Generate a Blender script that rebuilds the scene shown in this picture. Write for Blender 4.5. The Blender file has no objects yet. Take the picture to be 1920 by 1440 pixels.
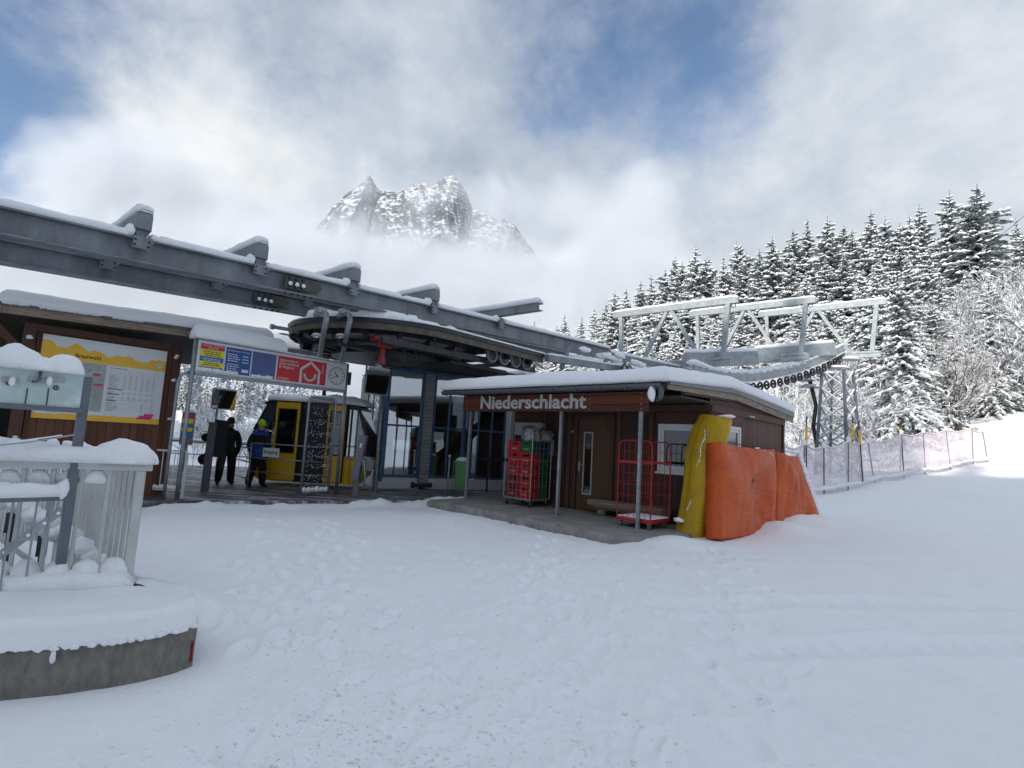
import bpy, bmesh, math, random
import numpy as np
from mathutils import Vector, Matrix, noise as mn
R = math.radians
rnd = random.Random(7)
sc = bpy.context.scene
col = sc.collection

# ------------------------------------------------------------------ camera
FPX, PIT, ROLL, EYE = 1020.0, R(6.27), R(3.26), 1.6
fw = Vector((0, math.cos(PIT), math.sin(PIT))); rt = Vector((1, 0, 0)); up = rt.cross(fw)
rt2 = rt*math.cos(ROLL)+up*math.sin(ROLL); up2 = -rt*math.sin(ROLL)+up*math.cos(ROLL)
cd = bpy.data.cameras.new('camera'); cam = bpy.data.objects.new('camera', cd); col.objects.link(cam)
cd.sensor_width = 36; cd.lens = 36*FPX/1920; cd.clip_start = .05; cd.clip_end = 20000
cam.matrix_world = Matrix.Translation((0, 0, EYE)) @ Matrix((rt2, up2, -fw)).transposed().to_4x4()
sc.camera = cam
C0 = Vector((0, 0, EYE))
def ray(px, py): return fw+rt2*((px-960)/FPX)-up2*((py-720)/FPX)
def atY(px, py, Y): d = ray(px, py); return C0+d*(Y/d.y)
def atZ(px, py, z=0): d = ray(px, py); return C0+d*((z-EYE)/d.z)

# ------------------------------------------------------------------ render settings
sc.render.engine = 'CYCLES'
cy = sc.cycles
cy.use_denoising = True
cy.max_bounces = 10; cy.diffuse_bounces = 3; cy.glossy_bounces = 3; cy.transmission_bounces = 4
cy.volume_bounces = 8; cy.transparent_max_bounces = 12
cy.volume_step_rate = 2.0; cy.volume_max_steps = 64
cy.sample_clamp_indirect = 4
cy.caustics_reflective = False; cy.caustics_refractive = False
vs = sc.view_settings
vs.view_transform = 'Standard'; vs.look = 'None'; vs.gamma = 1; vs.exposure = .48

# ------------------------------------------------------------------ materials
def nd(nt, t, **k):
    n = nt.nodes.new(t)
    for a, b in k.items(): setattr(n, a, b)
    return n
def ramp(nt, fac, stops):
    r = nd(nt, 'ShaderNodeValToRGB'); e = r.color_ramp.elements
    while len(e) > 2: e.remove(e[-1])
    e[0].position, e[0].color = stops[0][0], (*stops[0][1], 1)
    e[1].position, e[1].color = stops[1][0], (*stops[1][1], 1)
    for p, c in stops[2:]:
        x = e.new(p); x.color = (*c, 1)
    nt.links.new(fac, r.inputs[0]); return r.outputs[0]
def mathn(nt, op, a, b=None, clamp=False):
    m = nd(nt, 'ShaderNodeMath', operation=op, use_clamp=clamp)
    for i, v in enumerate((a, b)):
        if v is None: continue
        if isinstance(v, (int, float)): m.inputs[i].default_value = v
        else: nt.links.new(v, m.inputs[i])
    return m.outputs[0]
def noise(nt, scale, detail=4, rough=.5, vec=None, dist=0):
    n = nd(nt, 'ShaderNodeTexNoise'); n.inputs['Scale'].default_value = scale
    n.inputs['Detail'].default_value = detail; n.inputs['Roughness'].default_value = rough
    n.inputs['Distortion'].default_value = dist
    if vec is not None: nt.links.new(vec, n.inputs['Vector'])
    return n.outputs['Fac']
def obj_coords(nt, scale=(1, 1, 1)):
    t = nd(nt, 'ShaderNodeTexCoord'); m = nd(nt, 'ShaderNodeMapping')
    m.inputs['Scale'].default_value = scale
    nt.links.new(t.outputs['Object'], m.inputs['Vector']); return m.outputs[0]
M = {}
def base(name):
    m = bpy.data.materials.new(name); m.use_nodes = True; nt = m.node_tree
    M[name] = m; return m, nt, nt.nodes['Principled BSDF']
def simple(name, c, rough=.6, metal=0, var=.15, scale=6, bump=0, bscale=40, stretch=(1, 1, 1), spec=.5, c2=None, dirt=None):
    """base colour with blotchy variation, optional second colour patches and fine bump"""
    m, nt, b = base(name)
    v = obj_coords(nt, stretch)
    f = noise(nt, scale, 5, .6, v)
    lo = tuple(x*(1-var) for x in c); hi = tuple(min(1, x*(1+var)) for x in c)
    cc = ramp(nt, f, [(.3, lo), (.7, hi)])
    if c2 is not None:
        f2 = noise(nt, scale*.37+1, 6, .7, v)
        mk = ramp(nt, f2, [(.52, (0, 0, 0)), (.66, (1, 1, 1))])
        mx = nd(nt, 'ShaderNodeMix', data_type='RGBA'); nt.links.new(mk, mx.inputs[0])
        nt.links.new(cc, mx.inputs[6]); mx.inputs[7].default_value = (*c2, 1); cc = mx.outputs[2]
    nt.links.new(cc, b.inputs['Base Color'])
    b.inputs['Roughness'].default_value = rough; b.inputs['Metallic'].default_value = metal
    b.inputs['Specular IOR Level'].default_value = spec
    if bump:
        bp = nd(nt, 'ShaderNodeBump'); bp.inputs['Strength'].default_value = bump; bp.inputs['Distance'].default_value = .01
        nt.links.new(noise(nt, bscale, 5, .6, v), bp.inputs['Height']); nt.links.new(bp.outputs[0], b.inputs['Normal'])
    return m
def planks(name, c, width, axis='x', grain=None, rough=.75, var=.35):
    """boards: narrow dark joints every `width` metres along one axis, grain along the boards"""
    m, nt, b = base(name)
    t = nd(nt, 'ShaderNodeTexCoord'); s = nd(nt, 'ShaderNodeSeparateXYZ'); nt.links.new(t.outputs['Object'], s.inputs[0])
    src = s.outputs['XYZ'.index(axis.upper())]
    q = mathn(nt, 'DIVIDE', src, width); fr = mathn(nt, 'FRACT', q); fl = mathn(nt, 'FLOOR', q)
    wn = nd(nt, 'ShaderNodeTexWhiteNoise', noise_dimensions='1D'); nt.links.new(fl, wn.inputs['W'])
    st = {'x': (14, 14, 1.2), 'z': (1.5, 1.5, 18), 'y': (14, 14, 1.2)}[axis] if grain is None else grain
    g = noise(nt, 2.2, 6, .65, obj_coords(nt, st), .4)
    f = mathn(nt, 'ADD', mathn(nt, 'MULTIPLY', wn.outputs[0], .4), mathn(nt, 'MULTIPLY', g, .8))
    lo = tuple(x*(1-var) for x in c); hi = tuple(x*(1+var) for x in c)
    cc = ramp(nt, f, [(.3, lo), (.85, hi)])
    j = mathn(nt, 'LESS_THAN', fr, .07)
    mx = nd(nt, 'ShaderNodeMix', data_type='RGBA'); nt.links.new(j, mx.inputs[0]); nt.links.new(cc, mx.inputs[6])
    mx.inputs[7].default_value = (*[x*.15 for x in c], 1)
    nt.links.new(mx.outputs[2], b.inputs['Base Color']); b.inputs['Roughness'].default_value = rough
    bp = nd(nt, 'ShaderNodeBump'); bp.inputs['Strength'].default_value = .5; bp.inputs['Distance'].default_value = .01
    hh = mathn(nt, 'SUBTRACT', g, j); nt.links.new(hh, bp.inputs['Height']); nt.links.new(bp.outputs[0], b.inputs['Normal'])
    return m
def snowmat(name, c=(.895, .90, .91), s1=16, s2=110, st=.6, dirt=0):
    m, nt, b = base(name); v = obj_coords(nt)
    f = noise(nt, 3, 5, .6, v)
    cc = ramp(nt, f, [(.3, tuple(x*.96 for x in c)), (.7, c)])
    nt.links.new(cc, b.inputs['Base Color']); b.inputs['Roughness'].default_value = .75
    b.inputs['Specular IOR Level'].default_value = .25
    h = mathn(nt, 'ADD', mathn(nt, 'MULTIPLY', noise(nt, s1, 5, .6, v), 1.0), mathn(nt, 'MULTIPLY', noise(nt, s2, 3, .6, v), .35))
    bp = nd(nt, 'ShaderNodeBump'); bp.inputs['Strength'].default_value = st; bp.inputs['Distance'].default_value = .03
    nt.links.new(h, bp.inputs['Height']); nt.links.new(bp.outputs[0], b.inputs['Normal'])
    return m
snowmat('snow'); snowmat('ground_snow', (.90, .90, .908), 11, 60, .45)
simple('galvanised', (.30, .32, .34), .5, .55, .22, 9, .1, 60)
simple('girder_grey', (.20, .215, .235), .6, .3, .3, 2.5, .2, 30, stretch=(1, 1, .35), c2=(.15, .155, .16))
simple('truss_grey', (.32, .35, .36), .55, .35, .2, 4, .1, 30)
simple('dark_steel', (.035, .038, .042), .5, .4, .4, 8, .2, 30)
simple('rust_rail', (.10, .085, .065), .7, .3, .35, 5, .3, 30)
simple('bronze_plate', (.075, .07, .06), .5, .4, .3, 5)
simple('bolt_steel', (.45, .46, .47), .4, .7, .1)
simple('red_machine', (.22, .012, .012), .4, 0, .3, 8)
simple('white_paint', (.72, .73, .71), .5, 0, .08, 5, .1, 20)
simple('fence_metal', (.50, .50, .48), .55, .1, .15, 3, .1, 30)
simple('post_grey', (.13, .145, .165), .5, .35, .2, 6, .1, 50)
simple('concrete', (.20, .19, .165), .92, 0, .30, 22, 1.0, 130, stretch=(1, 1, .5), c2=(.15, .14, .115))
simple('concrete_plain', (.30, .30, .29), .9, 0, .2, 3, .4, 30, stretch=(1, 1, 6))
simple('slab_concrete', (.26, .25, .23), .85, 0, .25, 3, .5, 40, c2=(.17, .165, .15))
simple('blue_frame', (.035, .10, .19), .45, .1, .15, 4)
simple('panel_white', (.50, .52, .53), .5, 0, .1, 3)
simple('yellow_paint', (.72, .42, .012), .35, 0, .08, 3)
simple('black_rubber', (.012, .012, .013), .6, 0, .3, 8)
simple('dark_interior', (.02, .019, .018), .8, 0, .4, 4)  # near-black, stands in for the shade inside cabin and shelter
simple('room_floor', (.25, .25, .24), .8, 0, .3, 4)
simple('room_wall', (.50, .51, .51), .8, 0, .3, 2)
simple('plastic_grey', (.14, .145, .16), .45, 0, .15, 8)
simple('black_plastic', (.016, .017, .019), .45, 0, .2, 8)
simple('red_plastic', (.42, .010, .014), .4, 0, .15, 9)
simple('darkred_plastic', (.20, .01, .015), .45, 0, .2, 9)
simple('green_plastic', (.010, .09, .035), .4, 0, .2, 9)
simple('navy_plastic', (.015, .02, .10), .4, 0, .2, 9)
simple('bin_green', (.10, .30, .10), .45, 0, .15, 6)
simple('cage_red', (.36, .014, .02), .4, .1, .15, 6)
simple('wire_steel', (.35, .35, .35), .4, .6, .15, 6)
simple('door_wood', (.085, .038, .012), .55, 0, .25, 1.6, .1, 20, (12, 12, 1))
simple('post_wood', (.085, .037, .022), .75, 0, .25, 3, .3, 20, (6, 6, 1))
simple('shutter', (.42, .43, .43), .6, 0, .08, 4)
simple('fascia_wood', (.27, .215, .16), .85, 0, .4, 2, .5, 20, (1.2, 1.2, 14), c2=(.13, .10, .07))
simple('sheet_metal', (.115, .125, .14), .5, .4, .15, 4)
simple('letter_white', (.62, .63, .62), .6, 0, .12, 12)
simple('sign_white', (.66, .67, .67), .45, 0, .05, 3)
simple('sign_red', (.55, .018, .03), .45, 0, .06, 3)
simple('sign_yellow', (.75, .60, .03), .45, 0, .05, 3)
simple('sign_orange', (.80, .45, .025), .45, 0, .05, 3)
simple('sign_blue', (.018, .075, .30), .45, 0, .08, 3)
simple('sign_cyan', (.012, .15, .33), .45, 0, .08, 3)
simple('sign_slate', (.075, .11, .27), .5, 0, .06, 3)
simple('ink', (.02, .02, .025), .6, 0, .1)
simple('ink_grey', (.30, .31, .33), .6, 0, .1)
simple('pink_label', (.62, .03, .14), .5, 0, .05)
simple('map_grey', (.36, .38, .37), .6, 0, .35, 7, c2=(.24, .27, .24))
simple('pale_sign', (.42, .53, .51), .5, 0, .12, 5, c2=(.62, .72, .70))
simple('zinc_strip', (.38, .36, .37), .5, .4, .2, 10)
simple('jacket_black', (.009, .009, .011), .85, 0, .3, 20, .4, 60)
simple('jacket_blue', (.012, .055, .24), .7, 0, .2, 12, .3, 50)
simple('trousers', (.008, .008, .010), .9, 0, .3, 12, .4, 50)
simple('skin', (.42, .24, .17), .6, 0, .1, 20)
simple('beard', (.16, .14, .12), .9, 0, .2, 60, .6, 90)
simple('lime_knit', (.32, .82, .03), .9, 0, .12, 50, .5, 90)
simple('black_knit', (.012, .012, .013), .95, 0, .3, 60, .5, 90)
simple('bark', (.075, .055, .04), .9, 0, .35, 6, .8, 20, (4, 4, 1))
simple('stone_grit', (.16, .15, .13), .9, 0, .4, 40)
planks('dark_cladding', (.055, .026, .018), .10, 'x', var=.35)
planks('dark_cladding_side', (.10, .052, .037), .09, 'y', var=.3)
planks('board_brown', (.12, .045, .022), .14, 'x', var=.35)
planks('sign_planks', (.155, .042, .02), .18, 'z', var=.45)
planks('soffit', (.06, .04, .03), .12, 'x', var=.3)
planks('column_concrete', (.24, .245, .24), .12, 'z', grain=(2, 2, 9), var=.15, rough=.9)
# tarpaulins: strong colour, folds in the bump, satin sheen
def tarp(name, c, c2, ax=(1, 1, 1), rot=(.5, .2, .3)):
    m, nt, b = base(name); v = obj_coords(nt)
    f = noise(nt, 1.6, 6, .65, v, .4); cc = ramp(nt, f, [(.3, c2), (.6, c)])
    nt.links.new(cc, b.inputs['Base Color']); b.inputs['Roughness'].default_value = .55; b.inputs['Specular IOR Level'].default_value = .3
    tc_ = nd(nt, 'ShaderNodeTexCoord'); hs = []
    for k, (rx_, sc_, am) in enumerate((((.9, .1, .2), (1.1, 1.1, 6.5), 1.0), ((-.6, .2, -.3), (1.6, 1.6, 9), .55), ((.1, .0, .0), (5, 5, .9), .5))):
        mp_ = nd(nt, 'ShaderNodeMapping'); mp_.inputs['Rotation'].default_value = rx_; mp_.inputs['Scale'].default_value = sc_; nt.links.new(tc_.outputs['Object'], mp_.inputs[0])
        n_ = noise(nt, 1.0, 3, .5, mp_.outputs[0], .6); hs.append(mathn(nt, 'MULTIPLY', mathn(nt, 'ABSOLUTE', mathn(nt, 'SUBTRACT', n_, .5)), am*2))
    h = mathn(nt, 'ADD', mathn(nt, 'ADD', hs[0], hs[1]), hs[2])
    bp = nd(nt, 'ShaderNodeBump'); bp.inputs['Strength'].default_value = .45; bp.inputs['Distance'].default_value = .05
    nt.links.new(h, bp.inputs['Height']); nt.links.new(bp.outputs[0], b.inputs['Normal'])
tarp('tarp_orange', (.56, .095, .016), (.42, .06, .012)); tarp('tarp_yellow', (.50, .31, .010), (.36, .22, .012))
tarp('plastic_bag', (.22, .23, .21), (.03, .035, .03))
simple('clear_plastic', (.30, .31, .29), .25, 0, .5, 14, .8, 30, c2=(.08, .085, .08))
# glass: part mirror, part see-through
def glass(name, tint, refl, rough=.015):
    m, nt, b = base(name); nt.nodes.remove(b); out = nt.nodes['Material Output']
    t = nd(nt, 'ShaderNodeBsdfTransparent'); t.inputs[0].default_value = (*tint, 1)
    g = nd(nt, 'ShaderNodeBsdfGlossy'); g.inputs['Roughness'].default_value = rough; g.inputs[0].default_value = (.9, .93, .95, 1)
    lw = nd(nt, 'ShaderNodeLayerWeight'); lw.inputs[0].default_value = .25
    mx = nd(nt, 'ShaderNodeMixShader'); nt.links.new(mathn(nt, 'ADD', mathn(nt, 'MULTIPLY', lw.outputs['Fresnel'], .6), refl, True), mx.inputs[0])
    nt.links.new(t.outputs[0], mx.inputs[1]); nt.links.new(g.outputs[0], mx.inputs[2]); nt.links.new(mx.outputs[0], out.inputs[0])
glass('window_glass', (.55, .59, .60), .52); glass('dark_glass', (.16, .17, .18), .12); glass('cabin_glass', (.62, .65, .66), .10); glass('cabin_end_glass', (.22, .24, .25), .55, .06)
m, nt, b = base('mirror_glass'); b.inputs['Metallic'].default_value = 1; b.inputs['Roughness'].default_value = .03; b.inputs['Base Color'].default_value = (.72, .74, .75, 1)
# spruce needles with frost, twigs with snow on their upper sides
m, nt, b = base('needles'); f = noise(nt, 1.6, 4, .6, obj_coords(nt))
f2 = noise(nt, 9, 3, .6, obj_coords(nt))
cc = ramp(nt, mathn(nt, 'ADD', mathn(nt, 'MULTIPLY', f, .35), mathn(nt, 'MULTIPLY', f2, .65)), [(.35, (.02, .03, .022)), (.45, (.075, .09, .075)), (.54, (.58, .62, .63))])
nt.links.new(cc, b.inputs['Base Color']); b.inputs['Roughness'].default_value = .8
def frosted(name, bark, thr, frost=(.78, .80, .82)):
    m, nt, b = base(name)
    g = nd(nt, 'ShaderNodeNewGeometry'); s = nd(nt, 'ShaderNodeSeparateXYZ'); nt.links.new(g.outputs['Normal'], s.inputs[0])
    k = mathn(nt, 'ADD', s.outputs[2], mathn(nt, 'MULTIPLY', mathn(nt, 'SUBTRACT', noise(nt, 7, 4, .7, obj_coords(nt)), .5), 2.6))
    cc = ramp(nt, mathn(nt, 'ADD', mathn(nt, 'MULTIPLY', k, .3), .5), [(thr, bark), (thr+.08, frost)])
    nt.links.new(cc, b.inputs['Base Color']); b.inputs['Roughness'].default_value = .85
frosted('frosted_twig', (.085, .073, .066), .415, (.70, .72, .74)); frosted('far_twig', (.10, .105, .115), .50, (.46, .49, .53)); frosted('frosted_bark', (.07, .05, .038), .60)  # far wood copy: shade and haze put into its greyer frost colour
# wet platform deck with snow blown over it
m, nt, b = base('deck'); v = obj_coords(nt, (.35, 2.2, 1)); v2 = obj_coords(nt)
f = mathn(nt, 'ADD', mathn(nt, 'MULTIPLY', noise(nt, 1.4, 7, .72, v), .7), mathn(nt, 'MULTIPLY', noise(nt, 4, 5, .7, v2), .3))
cc = ramp(nt, f, [(.44, (.055, .055, .056)), (.5, (.10, .10, .105)), (.56, (.38, .40, .42)), (.64, (.76, .79, .82))])
nt.links.new(cc, b.inputs['Base Color']); b.inputs['Roughness'].default_value = .55
# safety net: thin pinkish cords, holes between them
m, nt, b = base('net'); uv = nd(nt, 'ShaderNodeUVMap'); s = nd(nt, 'ShaderNodeSeparateXYZ'); nt.links.new(uv.outputs[0], s.inputs[0])
def cord(src, n): return mathn(nt, 'LESS_THAN', mathn(nt, 'FRACT', mathn(nt, 'MULTIPLY', src, n)), .48)
a1 = mathn(nt, 'ADD', s.outputs[0], s.outputs[1]); a2 = mathn(nt, 'SUBTRACT', s.outputs[0], s.outputs[1])
al = mathn(nt, 'MAXIMUM', cord(a1, 12), cord(a2, 12))
al = mathn(nt, 'MAXIMUM', al, mathn(nt, 'GREATER_THAN', noise(nt, 8, 4, .7, uv.outputs[0]), .62))
nt.links.new(al, b.inputs['Alpha'])
cc = ramp(nt, noise(nt, 3, 4, .7, uv.outputs[0]), [(.35, (.70, .56, .59)), (.65, (.86, .83, .85))])
nt.links.new(cc, b.inputs['Base Color']); b.inputs['Roughness'].default_value = .8
# mountain: snow where it is not too steep, rock bands where it is
m, nt, b = base('alpine_rock'); g = nd(nt, 'ShaderNodeNewGeometry'); s = nd(nt, 'ShaderNodeSeparateXYZ'); nt.links.new(g.outputs['Normal'], s.inputs[0])
v = obj_coords(nt, (.004, .004, .012)); n1 = noise(nt, 5, 9, .74, v, .3)
k = mathn(nt, 'ADD', s.outputs[2], mathn(nt, 'MULTIPLY', mathn(nt, 'SUBTRACT', n1, .5), 1.6))
cc = ramp(nt, k, [(.36, (.07, .075, .085)), (.52, (.18, .19, .21)), (.63, (.62, .64, .67))])
nt.links.new(cc, b.inputs['Base Color']); b.inputs['Roughness'].default_value = .9

# ------------------------------------------------------------------ geometry helpers
class Frame:
    def __init__(s, o=(0, 0), deg=0):
        s.o = Vector((o[0], o[1], 0)); s.a = R(deg)
        s.m = Matrix.Translation(s.o) @ Matrix.Rotation(s.a, 4, 'Z'); s.i = s.m.inverted()
    def loc(s, p): return s.i @ Vector(p)
    def PY(s, px, py, c):     # pixel ray met with the frame's plane y = c, in frame coordinates
        o = s.i @ C0; d = (s.i.to_3x3()) @ ray(px, py); return o+d*((c-o.y)/d.y)
    def PX(s, px, py, c):
        o = s.i @ C0; d = (s.i.to_3x3()) @ ray(px, py); return o+d*((c-o.x)/d.x)
W = Frame(); HUT = Frame((4.0, 10.83), -44); ST = Frame((-2.9, 13.3), 49); GL = Frame((-3.88, 16.75), 25)
INFO = {}
def tag(o, label=None, cat=None, group=None, kind=None):
    if label: o['label'] = label
    if cat: o['category'] = cat
    if group: o['group'] = group
    if kind: o['kind'] = kind
    return o
def thing(name, label, cat, fr=W, b=(0, 0, 0), group=None):
    o = bpy.data.objects.new(name, None); col.objects.link(o); o.empty_display_size = .2
    o.matrix_world = fr.m @ Matrix.Translation(b); INFO[o.name] = (fr, Vector(b))
    return tag(o, label, cat, group)
class MB:
    def __init__(s): s.v = []; s.f = []; s.mi = []; s.uv = None; s.cur = 0
    def add(s, vs_, fs): 
        n = len(s.v); s.v += [tuple(v) for v in vs_]; s.f += [tuple(i+n for i in f) for f in fs]; s.mi += [s.cur]*len(fs); return s
    def box(s, x0, x1, y0, y1, z0, z1):
        return s.add([(x0, y0, z0), (x1, y0, z0), (x1, y1, z0), (x0, y1, z0), (x0, y0, z1), (x1, y0, z1), (x1, y1, z1), (x0, y1, z1)],
                     [(0, 3, 2, 1), (4, 5, 6, 7), (0, 1, 5, 4), (1, 2, 6, 5), (2, 3, 7, 6), (3, 0, 4, 7)])
    def rbox(s, x0, x1, y0, y1, z0, z1, r=.02):    # box with chamfered vertical and top edges
        a = [(x0+r, y0), (x1-r, y0), (x1, y0+r), (x1, y1-r), (x1-r, y1), (x0+r, y1), (x0, y1-r), (x0, y0+r)]
        cx, cy_ = (x0+x1)/2, (y0+y1)/2
        def ins(p): return (p[0]-r*.7*(1 if p[0] > cx else -1), p[1]-r*.7*(1 if p[1] > cy_ else -1))
        vs_ = [(*p, z0) for p in a]+[(*p, z1-r) for p in a]+[(*ins(p), z1) for p in a]
        fs = [tuple(range(7, -1, -1)), tuple(range(16, 24))]
        for k in (0, 8):
            fs += [(k+i, k+(i+1) % 8, k+8+(i+1) % 8, k+8+i) for i in range(8)]
        return s.add(vs_, fs)
    def beam(s, p, q, w, h, upv=(0, 0, 1), roll=None):
        p, q = Vector(p), Vector(q); d = (q-p).normalized(); u = Vector(upv)
        if abs(d.dot(u)) > .98: u = Vector((0, 1, 0))
        a = d.cross(u).normalized(); u = a.cross(d).normalized(); a, u = a*w/2, u*h/2
        vs_ = [p-a-u, p+a-u, p+a+u, p-a+u, q-a-u, q+a-u, q+a+u, q-a+u]
        return s.add(vs_, [(0, 1, 2, 3), (7, 6, 5, 4), (0, 4, 5, 1), (1, 5, 6, 2), (2, 6, 7, 3), (3, 7, 4, 0)])
    def ibeam(s, p, q, w, h, t=.03):
        s.beam(p, q, t, h-2*t-.002); p, q = Vector(p), Vector(q); z = Vector((0, 0, h/2-t/2))
        s.beam(p+z, q+z, w, t); s.beam(p-z, q-z, w, t); return s
    def tube(s, pts, r, n=8, cap=True):
        pts = [Vector(p) for p in pts]; L = len(pts); rs = r if isinstance(r, (list, tuple)) else [r]*L
        ref = None; vs_ = []
        for i, p in enumerate(pts):
            d = (pts[min(i+1, L-1)]-pts[max(i-1, 0)]).normalized()
            if ref is None: ref = d.orthogonal().normalized()
            ref = (ref-d*ref.dot(d)).normalized(); b2 = d.cross(ref)
            vs_ += [p+(ref*math.cos(2*math.pi*k/n)+b2*math.sin(2*math.pi*k/n))*rs[i] for k in range(n)]
        fs = [(i*n+k, i*n+(k+1) % n, (i+1)*n+(k+1) % n, (i+1)*n+k) for i in range(L-1) for k in range(n)]
        if cap: fs += [tuple(range(n-1, -1, -1)), tuple(range((L-1)*n, L*n))]
        return s.add(vs_, fs)
    def disc(s, c, ax, r, t, n=24):       # short cylinder about c along ax
        ax = Vector(ax).normalized()*t/2; c = Vector(c); return s.tube([c-ax, c+ax], r, n)
    def ring(s, c, ax, r, rt_, n=24, k=6):
        ax = Vector(ax).normalized(); u = ax.orthogonal().normalized(); w = ax.cross(u); c = Vector(c); vs_ = []
        for i in range(n):
            a = 2*math.pi*i/n; d = u*math.cos(a)+w*math.sin(a)
            vs_ += [c+d*(r+rt_*math.cos(2*math.pi*j/k))+ax*rt_*math.sin(2*math.pi*j/k) for j in range(k)]
        return s.add(vs_, [(i*k+j, ((i+1) % n)*k+j, ((i+1) % n)*k+(j+1) % k, i*k+(j+1) % k) for i in range(n) for j in range(k)])
    def prism(s, poly, y0, y1):           # polygon in x,z extruded in y
        n = len(poly); vs_ = [(x, y0, z) for x, z in poly]+[(x, y1, z) for x, z in poly]
        return s.add(vs_, [tuple(range(n)), tuple(range(2*n-1, n-1, -1))]+[((i+1) % n, i, n+i, n+(i+1) % n) for i in range(n)])
    def prismx(s, poly, x0, x1):          # polygon in y,z extruded in x
        n = len(poly); vs_ = [(x0, y, z) for y, z in poly]+[(x1, y, z) for y, z in poly]
        return s.add(vs_, [tuple(range(n)), tuple(range(2*n-1, n-1, -1))]+[((i+1) % n, i, n+i, n+(i+1) % n) for i in range(n)])
    def prismz(s, poly, z0, z1):
        n = len(poly); vs_ = [(x, y, z0) for x, y in poly]+[(x, y, z1) for x, y in poly]
        return s.add(vs_, [tuple(range(n-1, -1, -1)), tuple(range(n, 2*n))]+[(i, (i+1) % n, n+(i+1) % n, n+i) for i in range(n)])
    def blob(s, c, r, sub=2, amp=.25, fs=2., seed=0, flat=None):
        bm = bmesh.new(); bmesh.ops.create_icosphere(bm, subdivisions=sub, radius=1)
        vs_ = []
        for v in bm.verts:
            k = 1+amp*mn.noise(v.co*fs+Vector((seed*3.1, seed*1.7, seed)))
            p = Vector((v.co.x*r[0]*k, v.co.y*r[1]*k, v.co.z*r[2]*k))
            if flat is not None and p.z < flat: p.z = flat
            vs_.append(Vector(c)+p)
        s.add(vs_, [tuple(v.index for v in f.verts) for f in bm.faces]); bm.free(); return s
    def snow(s, p, q, w, h, seg=.12, seed=0, bulge=.12, amp=.25, under=.0):
        """a rounded ridge of snow lying along p-q, uneven in height"""
        p, q = Vector(p), Vector(q); d = q-p; L = d.length; d.normalize(); a = Vector((d.y, -d.x, 0)).normalized()
        n = max(4, int(L/seg)); K = 9; vs_ = []
        for i in range(n+1):
            t = i/n; e = min(1, (min(t, 1-t)*L+.004)/(.6*h+.01)); e = math.sqrt(max(0, 1-(1-e)**2))*.98+.02
            c = p+d*(t*L); jz = 1+amp*mn.noise(Vector((t*L*1.9+seed*7.7, seed, 0)))+amp*.4*mn.noise(Vector((t*L*7+seed, 3, seed)))
            for j in range(K):
                g = math.pi*j/(K-1); cx = math.cos(g); sx = math.sin(g)
                jx = 1+.12*mn.noise(Vector((t*L*4+seed, j*2., seed)))
                ww = (abs(cx)**.55)*(1 if cx > 0 else -1)*(w/2)*(1+bulge*math.sin(min(g, math.pi-g)*2))*jx
                vs_.append(c+a*ww*(.5+.5*e)+Vector((0, 0, h*(sx**.6)*jz*e-under*(1-sx))))
        fs = [(i*K+j, i*K+j+1, (i+1)*K+j+1, (i+1)*K+j) for i in range(n) for j in range(K-1)]
        fs += [((i+1)*K, (i+1)*K+K-1, i*K+K-1, i*K) for i in range(n)]
        fs += [tuple(range(K)), tuple(range(n*K+K-1, n*K-1, -1))]
        return s.add(vs_, fs)
    def sheet(s, x0, x1, y0, y1, zf, h, r=.25, nx=50, ny=30, seed=0, amp=.15, drop=.0):
        """snow blanket over a rectangle, rounded at the rim, following zf"""
        def sp(n): return [(.5-.5*math.cos(math.pi*i/n)) for i in range(n+1)]
        X = sp(nx); Yv = sp(ny); vs_ = []
        for u in X:
            for v in Yv:
                x = x0+(x1-x0)*u; y = y0+(y1-y0)*v
                dd = min(x-x0, x1-x, y-y0, y1-y); e = min(1, dd/r); e = math.sqrt(max(0, 1-(1-e)**2))
                nz = 1+amp*mn.noise(Vector((x*.9+seed, y*.9, seed)))+amp*.5*mn.noise(Vector((x*3.1, y*3.1+seed, 2)))
                vs_.append((x, y, zf(x, y)+h*(.18+.82*e)*nz))
        m_ = ny+1; fs = [(i*m_+j, (i+1)*m_+j, (i+1)*m_+j+1, i*m_+j+1) for i in range(nx) for j in range(ny)]
        rim = [i*m_ for i in range(nx+1)]+[nx*m_+j for j in range(1, m_)]+[i*m_+ny for i in range(nx-1, -1, -1)]+[j for j in range(ny-1, 0, -1)]
        k = len(vs_); low = []
        for i in rim:
            x, y, z = vs_[i]; low.append((x, y, zf(x, y)-drop*(.5+.8*abs(mn.noise(Vector((x*5, y*5, seed)))))))
        vs_ += low; N = len(rim)
        fs += [(rim[(i+1) % N], rim[i], k+i, k+(i+1) % N) for i in range(N)]
        fs += [tuple(k+i for i in range(N-1, -1, -1))]
        return s.add(vs_, fs)
    def build(s, name, mats, parent=None, fr=None, smooth=False):
        me = bpy.data.meshes.new(name)
        if parent is not None: fr, b = INFO[parent.name]
        else: fr, b = fr or W, Vector((0, 0, 0))
        me.from_pydata([(v[0]-b[0], v[1]-b[1], v[2]-b[2]) for v in s.v], [], s.f)
        if isinstance(mats, str): mats = [mats]
        for k in mats: me.materials.append(M[k])
        if max(s.mi, default=0): me.polygons.foreach_set('material_index', s.mi)
        if smooth: me.polygons.foreach_set('use_smooth', [True]*len(s.f))
        o = bpy.data.objects.new(name, me); col.objects.link(o)
        if parent is not None:
            o.parent = parent; INFO[o.name] = (fr, b)
        else:
            o.matrix_world = fr.m; INFO[o.name] = (fr, b)
        return o
def sub(o, child):            # hang child under part o (both already in the same frame)
    child.parent = o; return child
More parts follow.
